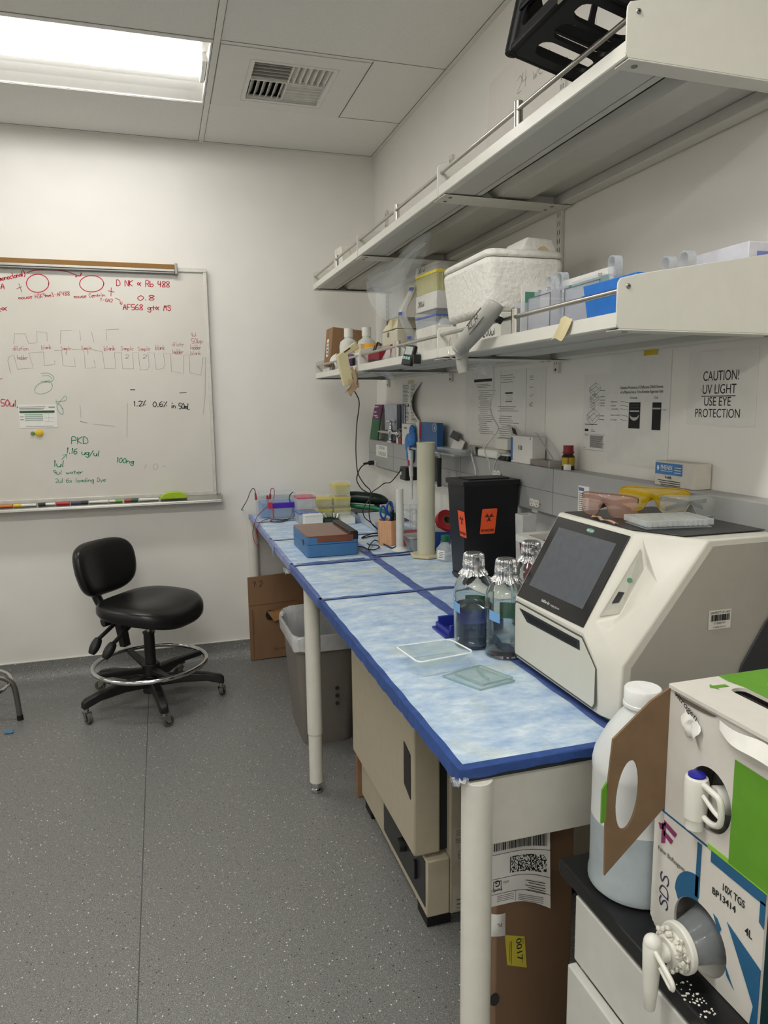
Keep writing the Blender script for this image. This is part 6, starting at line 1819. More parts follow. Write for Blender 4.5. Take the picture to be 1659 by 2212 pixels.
# booklet, magazine holder, chrome valve
bk = thing('booklet', 'purple and green booklet leaning at the far end of the raceway', 'booklet', (1.195,3.98,RT))
def leanprism(b, yl, yr, z0, z1, x0, x1, th):
    return b.prism([(x0,yl,z0),(x0,yr,z0),(x1,yr,z1),(x1,yl,z1)], (th,0,.0))
leanprism(B(mat('booklet_purple','#5d2550',.45)), 4.085, 3.93, RT+.115, 1.45, 1.187, 1.205, .008).build('cover', parent=bk)
leanprism(B(mat('booklet_green','#26603a',.45)), 4.085, 3.93, RT, RT+.115, 1.17, 1.187, .008).build('cover_lower', parent=bk)
b = B(mat('booklet_print','#c9bfc8',.6))
for k, (a, c, z) in enumerate(((4.07,4.0,1.435),(4.06,4.02,1.405),(4.06,3.99,1.385),(4.03,3.97,1.375),(4.05,4.0,1.33))): b.box(1.178+.09*(z-1.25), 1.1865+.09*(z-1.25), c, a, z, z+.006)
b.build('cover_print', parent=bk)
mh = thing('magazine_rack', 'grey wire rack of upright pale folders behind the chrome valve', 'rack', (1.19,3.74,RT))
B(mat('rack_mesh','#6f7176',.5,.5,alpha=.9)).shell((1.204,1.23,3.60,3.90),(1.203,1.231,3.595,3.905),RT,RT+.06,.003,.003).build('rack', parent=mh)
for k in range(6):
    B(mat('folder_grey_%d' % (k % 3), ('#b9bec9','#8d94a5','#d3d5d8')[k % 3], .6)).prism([(1.207+.0035*k, 3.895-.03*k, RT+.004),(1.207+.0035*k, 3.64-.006*k, RT+.004),(1.206+.0035*k, 3.63-.006*k, 1.452-.004*(k % 2)),(1.206+.0035*k, 3.90-.03*k, 1.452-.004*(k % 2))], (.002,0,0)).build('folder', parent=mh)
B(mat('folder_dark','#3b3f4a',.6)).prism([(1.2045,3.675,RT+.004),(1.2045,3.62,RT+.004),(1.2035,3.615,1.45),(1.2035,3.67,1.45)], (.003,0,0)).build('folder', parent=mh)
gv = thing('gas_valve', 'chrome laboratory gas valve with two knobs on the raceway', 'valve', (1.178,3.70,RT))
b = B(chrome).lathe([(.024,0),(.024,.006),(.012,.012),(.012,.04),(.016,.046),(.016,.066),(.011,.07),(.011,.088),(.006,.094),(.006,.108)], (1.178,3.70,RT), 24)
b.cyl((1.178,3.88,1.301),(1.178,3.54,1.301),.0085,n=16).cyl((1.178,3.88,1.301),(1.178,3.93,1.301),.006,.004,14)
b.build('body', parent=gv)
b = B(chrome)
for i in range(4):
    a = PI/4+i*PI/2
    b.tube([(1.178,3.70,1.362),(1.178+.02*math.cos(a),3.70+.03*math.sin(a),1.362)], .0055, 10)
    b.ball((1.178+.02*math.cos(a),3.70+.033*math.sin(a),1.362), .007, 12, 8)
b.build('cross_handle', parent=gv)
b = B(chrome).tube([(1.178+.024*math.cos(2*PI*i/24),3.535,1.301+.024*math.sin(2*PI*i/24)) for i in range(24)], .0035, 8, 2, True)
for i in range(3): b.tube([(1.178,3.535,1.301),(1.178+.024*math.cos(2*PI*i/3),3.535,1.301+.024*math.sin(2*PI*i/3))], .0026, 8)
b.build('hand_wheel', parent=gv)
# small boxes on the raceway
t = thing('white_carton', 'white printed carton standing on the raceway below the curling leaflet', 'box', (1.2,3.40,RT))
B(paper).box(1.17,1.226,3.30,3.49,RT,RT+.105).build('box', parent=t, bevel=.001)
b = B(ink_grey)
for k in range(2): b.box(1.1694,1.17,3.41,3.46,RT+.085-k*.006,RT+.088-k*.006)
b.build('print', parent=t)
t = thing('red_carton', 'small red and white carton on the raceway beside the magazine rack', 'box', (1.19,3.55,RT))
B(mat('carton_red','#97252c',.5)).box(1.168,1.20,3.50,3.55,RT,RT+.035).build('box', parent=t)
B(paper).box(1.168,1.20,3.55,3.575,RT,RT+.035).build('white_end', parent=t)
t = thing('blue_book', 'blue paperback with a white numeral 4 standing on the raceway', 'book', (1.2,3.12,RT))
B(mat('book_blue','#2f5f98',.45,var=.12,vscale=9)).box(1.172,1.2,3.005,3.235,RT,RT+.118).build('cover', parent=t)
B(paper).box(1.171,1.2,3.235,3.285,RT,RT+.118).build('spine_side', parent=t)
b = B(mat('book_white','#cfd6dc',.5)).text('4', (1.1714,3.045,RT+.085), UY, LZ, .022, .02, bold=.02)
b.tube([(1.1712,3.035+.024*math.cos(2*PI*i/24),RT+.097+.018*math.sin(2*PI*i/24)) for i in range(24)], .0014, 6, 1, True)
b.use(mat('book_red','#8e2c33',.5)).box(1.1714,1.172,3.205,3.235,RT+.04,RT+.118)
b.build('cover_print', parent=t)
gl = thing('rubber_gloves', 'crumpled bright blue nitrile gloves hanging over the raceway edge', 'gloves', (1.155,3.30,1.25))
b = B(mat('nitrile_blue','#2f76bd',.5,var=.2,vscale=50,bump=.7,bscale=60))
rnd = random.Random(12)
for (y, z, ry_, rz_) in ((3.34,1.262,.045,.05),(3.31,1.225,.04,.06),(3.29,1.29,.045,.04),(3.33,1.215,.025,.05),(3.285,1.325,.03,.03)):
    b.ball((1.154,y,z),(.014,ry_,rz_),14,10)
b.build('gloves', parent=gl)
# pipette stand
ps = thing('pipette_stand', 'grey acrylic pipette shelf on the raceway edge behind the tall cylinder', 'rack', (1.13,2.86,1.25))
acg = mat('acrylic_grey','#a9adae',.15,alpha=.75)
B(acg).box(1.085,1.2,2.60,3.16,1.2508,1.258).build('shelf_plate', parent=ps)
for y in (3.14, 2.9, 2.76): B(acg).box(1.083,1.09,y-.012,y+.012,1.235,1.258).build('hook', parent=ps)
def pipette(y, zt, label, dark):
    t = thing('pipette', label, 'pipette', (1.1,y,zt), 'pipettes on the acrylic shelf')
    pm = mat('pipette_grey','#c3c4c2',.4); pd = mat('pipette_dark','#2a2b2d',.4)
    m1, m2 = (pd, pd) if dark else (pm, pm)
    B(m1).tube([(1.088,y,zt),(1.088,y,zt-.06),(1.09,y,zt-.12)], lambda u: .0125-.003*u, 14).build('handle', parent=t)
    if not dark:
        B(mat('pipette_red','#a52a35',.4)).box(1.074,1.082,y-.007,y+.007,zt-.07,zt-.045).build('red_band', parent=t)
        B(pd).cyl((1.088,y,zt),(1.088,y,zt+.02),.006,n=12).build('plunger', parent=t)
        B(m2).tube([(1.09,y,zt-.12),(1.092,y,zt-.17),(1.093,y,zt-.225)], lambda u: .007-.0042*u, 12).build('shaft', parent=t)
    else:
        B(mat('pipette_pale','#8e9092',.4)).box(1.075,1.1,y+.012,y+.02,zt-.10,zt+.005).build('holder_bar', parent=t)
pipette(3.12, 1.245, 'grey pipette with red band hanging left of the tall cylinder', False)
pipette(2.86, 1.245, 'black pipette hanging just right of the tall cylinder top', True)
pipette(2.77, 1.235, 'black pipette hanging farther right on the acrylic shelf', True)
# adaptors
t = thing('power_adaptor', 'square black power adaptor plugged into the raceway left of the cylinder', 'power adaptor', (1.14,3.27,1.12))
B(black_plastic).box(1.10,1.164,3.235,3.32,1.092,1.155).build('body', parent=t, bevel=.004)
B(paper).box(1.0994,1.10,3.295,3.31,1.115,1.13).build('label', parent=t)
t = thing('mains_plug', 'black mains plug in the outlet nearest the room corner', 'plug', (1.15,3.965,1.12))
B(black_rubber).tube([(1.163,3.976,1.12),(1.14,3.976,1.12),(1.12,3.975,1.118),(1.10,3.974,1.116)], lambda u: .013 if u < .5 else .0065, 12).build('plug', parent=t)
t = thing('power_adaptor', 'white power adaptor block lying on the raceway left of the blue box', 'power adaptor', (1.19,2.46,RT))
B(white_plastic).box(1.168,1.225,2.40,2.57,RT,RT+.032).build('body', parent=t, bevel=.008)
B(white_plastic).box(1.205,1.228,2.39,2.49,RT+.032,RT+.075).build('second_block', parent=t, bevel=.004)
b = B(mat('cord_bundle','#a39f95',.6))
for k in range(7): b.tube([(1.175+.004*(k % 3),2.60+.009*k,RT+.004+.002*k),(1.18,2.615+.009*k,RT+.035),(1.2,2.60+.01*k,RT+.03),(1.205,2.61+.009*k,RT+.006)], .004, 8)
tag(b.build('cord_bundle', at=(1.19,2.63,RT)), 'bundled grey cord lying on the raceway left of the white adaptor', 'cable')
t = thing('card_packet', 'small white leaflet packet leaning on the wall above the raceway', 'packet', (1.2,2.84,RT))
B(paper).prism([(1.185,2.90,RT),(1.185,2.78,RT),(1.215,2.80,RT+.045),(1.215,2.90,RT+.062)], (.004,0,0)).build('packet', parent=t)
B(ink_grey).prism([(1.20,2.93,RT+.06),(1.2,2.84,RT+.045),(1.215,2.85,RT+.075),(1.215,2.925,RT+.088)], (.003,0,0)).build('printed_flap', parent=t)
t = thing('plastic_clip', 'flat pale clear clip strips lying on the raceway right of the pipettes', 'clip', (1.2,2.74,RT))
B(fr_t).box(1.17,1.22,2.68,3.0,RT+.0075,RT+.014).build('strip', parent=t)
t = thing('dark_tray', 'small dark glossy tray on the raceway between the white adaptor and blue box', 'tray', (1.19,2.35,RT))
B(glossy_black).box(1.167,1.215,2.305,2.385,RT,RT+.018).build('tray', parent=t, bevel=.003)
B(white_plastic).box(1.166,1.216,2.304,2.386,RT+.018,RT+.022).build('edge', parent=t)
t = thing('glove_box', 'open white and blue tissue box standing on the raceway', 'box', (1.2,2.22,RT))
B(paper).box(1.176,1.225,2.148,2.30,RT,RT+.092).build('box', parent=t, bevel=.001)
B(mat('box_blue','#2f66ab',.5)).box(1.175,1.226,2.288,2.302,RT+.006,RT+.086).build('blue_side', parent=t)
b = B(paper).prism([(1.176,2.302,RT+.092),(1.226,2.302,RT+.092),(1.21,2.335,RT+.125),(1.176,2.335,RT+.125)], (0,.002,0))
b.use(ink).prism([(1.174,2.285,RT+.1),(1.174,2.255,RT+.094),(1.174,2.27,RT+.115),(1.174,2.295,RT+.12)], (.002,0,0))
b.build('open_flap', parent=t)
b = B(ink_grey)
for k in range(3): b.box(1.1754,1.176,2.24-.01*k,2.245-.01*k,RT+.045,RT+.06)
b.box(1.1754,1.176,2.16,2.165,RT+.083,RT+.088)
b.build('small_print', parent=t)
t = thing('clear_case', 'open clear plastic hinged case on the raceway beside the blue box', 'case', (1.2,2.09,RT))
B(mat('case_brownish','#8d8278',.25,alpha=.8)).box(1.172,1.222,2.03,2.155,RT,RT+.02).build('base', parent=t, bevel=.002)
B(clear_lid).prism([(1.19,2.03,RT+.02),(1.222,2.03,RT+.02),(1.222,2.15,RT+.105),(1.19,2.15,RT+.105)], (0,.004,.002)).build('open_lid', parent=t)
b = B(mat('lid_edge_white','#c9c8c2',.3,alpha=.75))
b.prism([(1.19,2.03,RT+.02),(1.194,2.03,RT+.02),(1.194,2.15,RT+.105),(1.19,2.15,RT+.105)], (0,.008,.003)).box(1.172,1.222,2.028,2.032,RT,RT+.022)
b.build('lid_edge', parent=t)
t = thing('amber_vial', 'small amber bottle with a dark red cap and yellow label on the raceway', 'bottle', (1.195,1.958,RT))
B(mat('amber_glass','#3a1d0c',.1,var=.05)).lathe([(.001,0),(.0195,0),(.02,.003),(.02,.04),(.015,.047),(.015,.052)], (1.195,1.956,RT), 28).build('body', parent=t)
B(mat('cap_dark_red','#7f151d',.4)).lathe([(.0175,.05),(.018,.052),(.0155,.058),(.0155,.074),(.001,.0745)], (1.195,1.956,RT), 24).build('cap', parent=t)
va_ = math.atan2(-1.956,-1.195)
def arcl(m, a0, a1, z0, z1, r, nm): B(m).grid(lambda u, v: (1.195+r*math.cos(va_+a0+(a1-a0)*u),1.956+r*math.sin(va_+a0+(a1-a0)*u),RT+z0+(z1-z0)*v), 10, 1).build(nm, parent=t)
arcl(mat('label_mustard','#b39a24',.6), -1.2, -.06, .012, .038, .0203, 'yellow_label')
arcl(mat('label_mustard','#b39a24',.6), .05, 1.3, .012, .038, .0203, 'yellow_label')
arcl(paper, -.7, .45, .0, .017, .0206, 'white_tag')
t = thing('small_carton', 'small pale carton with a bright blue label on the raceway behind the imager', 'box', (1.195,1.46,RT))
B(mat('carton_offwhite','#cdc8bb',.7)).box(1.182,1.228,1.385,1.527,RT-.0,RT+.06).build('box', parent=t, bevel=.001)
bl = B(mat('label_blue','#3f79b3',.5)).box(1.1812,1.182,1.428,1.526,RT+.028,RT+.056)
bl.use(paper).text('PHENIX', (1.181,1.505,RT+.040), UY, LZ, .0115, .043, bold=.01)
bl.box(1.1808,1.1812,1.462,1.505,RT+.036,RT+.037)
for k in range(3): bl.box(1.1808,1.1812,1.432,1.455,RT+.034+.006*k,RT+.0355+.006*k)
bl.prism([(1.1808,1.515+.004*math.cos(a),RT+.043+.007*math.sin(a)) for a in [2*PI*i/6 for i in range(6)]], (-.0002,0,0))
bl.build('blue_label', parent=t)
b = B(ink).text('R-608', (1.1815,1.488,RT+.0185), UY, LZ, .0065, .022, bold=.02)
for k in range(3): b.box(1.1812,1.1816,1.433,1.515-.006*k,RT+.012-.005*k,RT+.0138-.005*k)
b.build('carton_print', parent=t)
t = thing('wall_sheet', 'large beige paper taped high on the wall above the upper shelf', 'paper', (XR,2.4,2.4))
B(mat('old_paper','#e5e1d9',.8,var=.01)).prism([(XR-.0008,2.65,2.35),(XR-.0008,1.9,2.35),(XR-.0008,1.95,2.63),(XR-.0008,2.62,2.62)], (-.0008,0,0)).build('sheet', parent=t)
B(mat('pencil_light','#a39b92',.8)).hand('24 well', (XR-.002,2.40,2.50), UY, LZ, .05, .22, .0025, (-1,0,0)).build('pencil_note', parent=t)
# ======================= LOWER SHELF =======================
SL = LZ0+.0268
t = thing('shipping_carton', 'brown carton leaning at the far end of the lower shelf', 'carton', (.93,3.80,SL))
M = Matrix.Translation((.845,3.665,1.655)) @ Matrix.Rotation(.10,4,'Y')
B(cardboard).xf(M).box(0,.20,0,.145,0,.19).xf().build('box', parent=t, bevel=.002)
b = B(paper).xf(M).box(-.0012,-.0004,.06,.105,.045,.135)
b.use(ink)
for k in range(4): b.box(-.0018,-.0012,.07,.082,.055+k*.018,.066+k*.018).box(-.0018,-.0012,.088,.098,.06+k*.017,.064+k*.017)
b.xf().build('label', parent=t)
B(paper).box(.84,1.0,3.66,3.82,SL,SL+.022).build('paper_stack_under', parent=t)
def white_bottle(x, y, s, label):
    t = thing('plastic_bottle', label, 'bottle', (x,y,SL), 'white plastic bottles on the lower shelf')
    B(hdpe).lathe([(.001,0),(.036*s,0),(.039*s,.004),(.039*s,.10*s),(.034*s,.118*s),(.018*s,.13*s),(.0165*s,.14*s)], (x,y,SL), 32).build('body', parent=t)
    B(white_plastic).lathe([(.0185*s,.137*s),(.019*s,.14*s),(.0185*s,.172*s),(.001,.173*s)], (x,y,SL), 28).build('cap', parent=t)
white_bottle(.89, 3.45, 1.14, 'white plastic bottle nearest the brown carton on the lower shelf')
white_bottle(1.0, 3.52, 1.22, 'white plastic bottle behind the orange tape box on the lower shelf')
white_bottle(1.12, 3.50, 1.2, 'white plastic bottle half hidden behind the beige gel rig')
t = thing('tape_box', 'orange and cream roll of tape behind the guard rail by the bottles', 'tape roll', (.90,3.12,SL))
B(mat('tape_orange','#d99a1c',.4)).cyl((.92,3.13,SL+.075),(.92,3.13,SL+.1),.042,n=32).build('roll', parent=t)
B(mat('tape_cream','#c9b98c',.6)).box(.868,.955,3.15,3.26,SL+.066,SL+.1).build('cream_side', parent=t)
B(paper).box(.865,.98,3.08,3.27,SL,SL+.066).build('carton_below', parent=t)
t = thing('purple_wire', 'coil of purple and black wire at the far front of the lower shelf', 'wire', (.85,3.30,SL))
b = B(mat('wire_purple','#5a3a78',.4))
for k in range(5): b.tube([(.84+.004*k,3.22+.02*k,SL+.004),(.835,3.20+.02*k,SL+.045+.004*k),(.85,3.27+.015*k,SL+.06),(.86,3.33,SL+.03),(.85,3.35,SL+.004)], .006, 8)
b.build('coil', parent=t)
B(black_plastic).box(.83,.86,3.235,3.26,SL,SL+.06).build('black_connector', parent=t)
t = thing('tissue_wad', 'crumpled white tissue at the far front corner of the lower shelf', 'tissue', (.84,3.62,SL))
b = B(mat('tissue_white','#d9d6cd',.8,bump=.5,bscale=50)).grid(lambda u, v: (.83+.05*v+.008*math.sin(9*u+5*v), 3.50+.14*u+.01*math.sin(11*v), SL+.002+.085*math.sin(PI*u)*(.55+.45*math.sin(PI*v))), 14, 12)
b.build('tissue', parent=t)
# beige gel rig (hinged two-part box)
t = thing('blotting_rig', 'beige hinged box-shaped gel rig behind the guard rail', 'lab instrument', (.98,2.85,SL))
bg = mat('rig_beige','#c6c1ab',.45,var=.03)
zz = SL+.078
B(bg).prism([(.93,3.03,zz),(1.06,3.03,zz),(1.06,2.83,zz),(.93,2.83,zz)], (0,0,.058)).build('lower_half', parent=t, bevel=.004)
v = [(.928,3.03,zz+.06),(1.062,3.03,zz+.06),(1.062,2.828,zz+.06),(.928,2.828,zz+.06),(.945,2.975,zz+.108),(1.05,2.975,zz+.108),(1.05,2.855,zz+.108),(.945,2.855,zz+.108)]
B(bg).add(v, [(0,1,2,3),(4,5,6,7),(0,1,5,4),(1,2,6,5),(2,3,7,6),(3,0,4,7)]).build('lid', parent=t, bevel=.004)
B(mat('rig_dark','#6c6859',.5)).box(.9275,.93,2.93,2.95,zz+.034,zz+.052).box(.936,.945,2.975,2.985,zz+.085,zz+.102).build('latch', parent=t)
B(mat('old_tape','#cbbf8e',.6)).box(.926,.946,2.88,2.905,zz+.06,zz+.098).build('tape_scrap', parent=t)
B(mat('rig_under','#b7b2a2',.6)).box(.92,1.07,2.80,3.04,SL,zz-.0005).build('carton_below', parent=t)
b = B(black_wire if 'black_wire' in globals() else black_plastic)
for k in range(4): b.tube([(.92,3.05-.02*k,SL+.07),(.875,3.02-.035*k,SL+.055+.01*k),(.85,2.95-.02*k,SL+.02),(.845,2.90-.05*k,SL+.006)], .0045, 8)
tag(b.build('rig_leads', at=(.87,2.98,SL)), 'thick black leads drooping in front of the beige gel rig', 'cable')
t = thing('red_rack', 'dark red open plastic rack on the lower shelf under the black leads', 'rack', (.87,2.91,SL))
B(mat('rack_dark_red','#8c1f30',.45)).shell((.845,.905,2.80,3.03),(.845,.905,2.80,3.03),SL,SL+.05,.004,.004).build('rack', parent=t)
t = thing('plastic_bag', 'crumpled clear bag of white sachets right of the dark red rack', 'plastic bag', (.88,2.70,SL))
B(mat('bag_white','#d4d3cd',.3,alpha=.7,bump=.8,bscale=40)).grid(lambda u, v: (.845+.07*v+.008*math.sin(13*u), 2.60+.18*u+.008*math.sin(17*v), SL+.002+.065*math.sin(PI*u)**.6*math.sin(PI*min(1,v*1.1))+.008*math.sin(19*u+11*v)), 16, 12).build('bag', parent=t)
B(mat('sachet_red','#9b2b33',.5)).box(.848,.856,2.655,2.66,SL+.006,SL+.06).build('red_strip', parent=t)
# big clear zip bag leaning up to the upper shelf
t = thing('zip_bag', 'large clear zip bag standing on the beige rig up to the upper shelf', 'plastic bag', (.95,2.8,1.81))
zipm = mat('zip_bag_film','#ccd3d6',.12,alpha=.27,var=.06,vscale=6,bump=.25,bscale=12)
def zb(u, v, d=0):
    P = [Vector((.93,3.26,1.895+.13)), Vector((.915,2.40,2.03)), Vector((.91,2.64,1.80)), Vector((.93,2.96,1.80))]
    p = (P[0].lerp(P[1],u)).lerp(P[3].lerp(P[2],u), v)
    return (p.x+.03*math.sin(PI*u)*math.sin(PI*v)+.006*math.sin(7*u+5*v)+d, p.y, p.z+.012*math.sin(9*u)*(1-v))
B(zipm).grid(lambda u, v: zb(u,v), 18, 14).grid(lambda u, v: zb(u,v,-.035*math.sin(PI*v)-.004), 18, 14).build('film', parent=t)
b = B(mat('zip_seam','#e4e8e8',.2,alpha=.8)).tube([zb(u/12,.14,-.012) for u in range(13)], .0018, 6).tube([zb(u/12,.17,-.013) for u in range(13)], .0014, 6)
b.build('zip_seal', parent=t)
B(mat('bag_insert','#cdc8a8',.6,alpha=.9)).prism([zb(.36,.78,.012),zb(.82,.5,.012),zb(.9,.86,.012),zb(.36,1.0,.012)], (.003,0,0)).build('cream_insert', parent=t)
# tip box tower
tg = 'tip box tower on the lower shelf'
tx, ty = .995, 2.52
tipbox(tx, ty, SL, .12, .19, .105, mat('rack_lav','#8f9ac4',.45), cbody, 'clear tip box with pale blue rack at the bottom of the tower', tg, rz=.08)
tipbox(tx, ty, SL+.105, .12, .18, .06, mat('rack_deep_blue','#5666b0',.45), cbody, 'clear tip box with deep blue rack, second from the bottom of the tower', tg, rz=.08)
t = thing('tip_box', 'opaque white tip box with pen writing in the middle of the tower', 'pipette tip box', (tx,ty,SL+.165), tg)
B(mat('tip_white','#d2d2cb',.35)).xf(M_at((tx,ty,SL+.166),.08)).box(-.058,.058,-.088,.088,0,.062).xf().build('box', parent=t, bevel=.004)
B(ink).xf(M_at((tx,ty,SL+.166),.08)).hand('200ul', (-.0595,.06,.02), (0,-1,0), LZ, .018, .05, .002, (-1,0,0)).xf().build('pen_note', parent=t)
tipbox(tx, ty, SL+.228, .116, .176, .10, yrack, ybody, 'yellow tip box on top of the tower below the upper shelf', tg, rz=.08)
B(ink).xf(M_at((tx,ty,SL+.228),.08)).hand('20 ul', (-.0600,.06,.078), (0,-1,0), LZ, .015, .06, .002, (-1,0,0)).xf().build('pen_note', parent=bpy.data.objects[[o.name for o in bpy.data.objects if o.name.startswith('tip_box') and o.get('label','').startswith('yellow tip box on top of the tower')][0]])
t = thing('plastic_bag', 'narrow clear wrapper with blue print standing left of the tip tower', 'plastic bag', (.93,2.66,SL))
b = B(wrap_m).grid(lambda u, v: (.925+.02*math.sin(8*v)+.01*math.sin(5*u), 2.64+.06*u+.012*math.sin(11*v), SL+.01+.27*v), 8, 20)
b.use(mat('wrapper_blue','#3a4d9a',.5))
for z in (.08,.17,.26): b.grid(lambda u, v: (.915+.02*math.sin(8*z*3.7)+.004*math.sin(5*u), 2.65+.035*u+.01*math.sin(11*z*3.7), SL+z+.012*v), 3, 1)
b.build('wrapper', parent=t)
# white shelf bin
t = thing('shelf_bin', 'white open plastic bin marked 200 ul behind the guard rail', 'bin', (.9,1.98,SL))
B(mat('bin_white','#d5d3ca',.4)).shell((.865,1.1,1.76,2.04),(.86,1.105,1.752,2.05),SL,SL+.072,.003,.003).build('bin', parent=t, bevel=.003)
B(ink).hand('200ul', (.8625,1.865,SL+.018), UY, LZ, .022, .075, .0022, (-1,0,0)).build('pen_note', parent=t)
t = thing('shelf_bin', 'white open plastic bin beside the tip tower, holding small bags', 'bin', (.9,2.3,SL))
B(mat('bin_white','#d5d3ca',.4)).shell((.865,1.0,2.225,2.40),(.86,1.005,2.22,2.405),SL,SL+.088,.003,.003).build('bin', parent=t, bevel=.003)
B(wrap_m).grid(lambda u, v: (.88+.1*v, 2.235+.155*u, SL+.06+.06*math.sin(PI*u)*math.sin(PI*v)+.008*math.sin(15*u+9*v)), 14, 10).build('bag_inside', parent=t)
# foam box
t = thing('foam_box', 'large rough white foam box with a lid on the lower shelf', 'foam box', (.99,2.02,SL+.084))
foam = mat('white_foam','#e9e7de',.7,var=.025,vscale=60,bump=.5,bscale=70,sss=.1)
fx0, fx1, fy0, fy1 = .95, 1.205, 1.66, 2.16
def fb(b, lo, hi, z0, z1, r=.03):
    R = [[(x,y,z0) for x, y in rrect(lo[0],lo[1],lo[2],lo[3],r,6)], [(x,y,z1) for x, y in rrect(hi[0],hi[1],hi[2],hi[3],r,6)]]
    n = len(R[0])
    return b.add(R[0]+R[1], [tuple(range(n))[::-1], tuple(range(n,2*n))]+[(i,(i+1) % n,n+(i+1) % n,n+i) for i in range(n)])
FZ = SL+.084
Mf = M_at((.99,2.025,0),-.02)
b = B(foam).xf(Mf); fb(b, (-.108,.108,-.160,.160), (-.122,.122,-.175,.175), FZ, FZ+.150); b.xf().build('box', parent=t, bevel=.018, seg=4)
b = B(foam).xf(Mf); fb(b, (-.124,.124,-.177,.177), (-.114,.114,-.167,.167), FZ+.150, FZ+.172); b.xf().build('lid', parent=t, bevel=.012, seg=3)
b = B(foam).xf(Mf)
b.prism([(-.01,-.15,FZ+.17),(.105,-.15,FZ+.17),(.09,-.15,FZ+.205),(.012,-.15,FZ+.208)], (0,.13,0))
b.xf().build('lid_block', parent=t, bevel=.006, seg=3)
b = B(mat('foam_glue','#c9b98f',.7)).xf(Mf).prism([(.06+.016*math.cos(a),-.1515,FZ+.172+.012*math.sin(a)) for a in [PI*i/10 for i in range(11)]], (0,.002,0))
b.xf().build('glue_mark', parent=t)
B(mat('bin_white','#d5d3ca',.4)).box(.90,1.08,2.17,2.18,SL,SL+.083).build('support', parent=t)
# gel boxes with bow handles
gacr = mat('gel_acrylic','#ccced8',.06,alpha=.32,var=.02); gedge = mat('gel_acrylic_edge','#5d6075',.2,alpha=.7); ghand = mat('gel_handle','#e3e8ee',.03,alpha=.28)
def gelbox(x, y0, y1, zt, hz, label, hy):
    t = thing('gel_box', label, 'gel box', (x,(y0+y1)/2,SL), 'clear gel boxes at the near shelf end')
    B(gacr).shell((x,x+.13,y0,y1),(x,x+.13,y0,y1),SL,zt,.003,.004).build('tank', parent=t)
    b = B(gedge)
    for yy in (y0, y1-.0015): b.box(x-.0006,x+.0008,yy,yy+.0015,SL,zt)
    b.box(x-.0006,x+.0008,y0,y1,zt-.002,zt).box(x-.0006,x+.0008,y0,y1,SL+.008,SL+.010)
    b.build('edges', parent=t)
    B(gacr).box(x+.01,x+.12,y0+.012,y1-.012,zt+.0005,zt+.014).build('lid', parent=t, bevel=.002)
    for yy in hy:
        P = [(x+.04,yy-.010,zt+.014),(x+.04,yy-.013,zt+.026),(x+.04,yy-.012,zt+hz-.010),(x+.04,yy-.006,zt+hz-.002),(x+.04,yy+.006,zt+hz-.002),(x+.04,yy+.012,zt+hz-.010),(x+.04,yy+.013,zt+.026),(x+.04,yy+.010,zt+.014)]
        Q = catmull(P, 5)
        b = B(ghand)
        for i in range(len(Q)-1):
            b.prism([Q[i], Q[i+1], Q[i+1]+Vector((0,(.0 if abs(Q[i+1].y-yy) > .008 else 0),-.0025)), Q[i]+Vector((0,0,-.0025))], (.02,0,0))
        b.build('bow_handle', parent=t)
        B(screw_m).cyl((x+.03,yy+.026,zt+.014),(x+.03,yy+.026,zt+.02),.004,n=12).build('thumb_screw', parent=t)
gelbox(.872, 1.522, 1.628, 1.708, .052, 'clear gel box with two bow handles, farther along the near shelf', (1.60,1.555))
gelbox(.905, 1.375, 1.515, 1.715, .054, 'clear gel box behind the beige tape scrap on the shelf', (1.395,))
gelbox(.96, 1.215, 1.33, 1.700, .05, 'clear gel box with handles just over the blue tub', (1.29, 1.235))
t = thing('gel_comb', 'thin upright clear comb standing left of the gel boxes', 'comb', (.87,1.68,SL))
B(gacr).prism([(.868,1.70,SL),(.868,1.655,SL),(.868,1.65,SL+.082),(.868,1.69,SL+.088)], (.02,0,0)).build('comb', parent=t)
gd = mat('card_teal','#4f8a74',.6)
def card(y0, y1, z1, label):
    t = thing('green_card', label, 'card', (1.03,(y0+y1)/2,SL), 'green cards behind the gel boxes')
    B(paper).box(1.02,1.024,y0,y1,SL,z1).build('card', parent=t)
    B(gd).box(1.0185,1.02,y0+.012,y1-.012,SL,z1-.016).build('green_area', parent=t)
t = thing('green_card', 'white-edged green card leaning on the foam box behind the thin clear comb', 'card', (.99,1.80,SL), 'green cards behind the gel boxes')
B(paper).box(.945,1.06,1.80,1.803,SL,SL+.148).build('card', parent=t)
B(gd).box(.955,1.0,1.7985,1.80,SL,SL+.132).build('green_area', parent=t)
card(1.50, 1.72, 1.768, 'white-edged green card behind the gel boxes with handles')
t = thing('blue_tub', 'bright blue plastic tub at the near end of the lower shelf', 'tub', (.93,1.27,SL))
B(mat('tub_bright_blue','#1c6fc4',.35)).shell((.862,.95,1.19,1.35),(.855,.955,1.182,1.36),SL,SL+.076,.003,.003).build('tub', parent=t, bevel=.002)
B(mat('tub_mid_blue','#185cab',.35)).box(.8535,.956,1.181,1.361,SL+.05,SL+.056).build('band', parent=t)
b = B(mat('masking_tape','#c9bb92',.6)).grid(lambda u, v: (.8055-.003*math.sin(PI*v)-.006*v*v, 1.362-.045*u+.028*v*v, SL+.010-.042*v+.004*math.sin(5*u)), 8, 10)
tag(b.build('masking_tape_scrap', at=(.805,1.34,SL)), 'torn beige masking tape scrap on the front lip of the lower shelf', 'tape')
t = thing('rack_box', 'pale box with a blue base at the near end behind the shelf end panel', 'box', (1.05,1.12,SL))
t.location = (1.15,1.24,SL); t['_o'] = (1.15,1.24,SL)
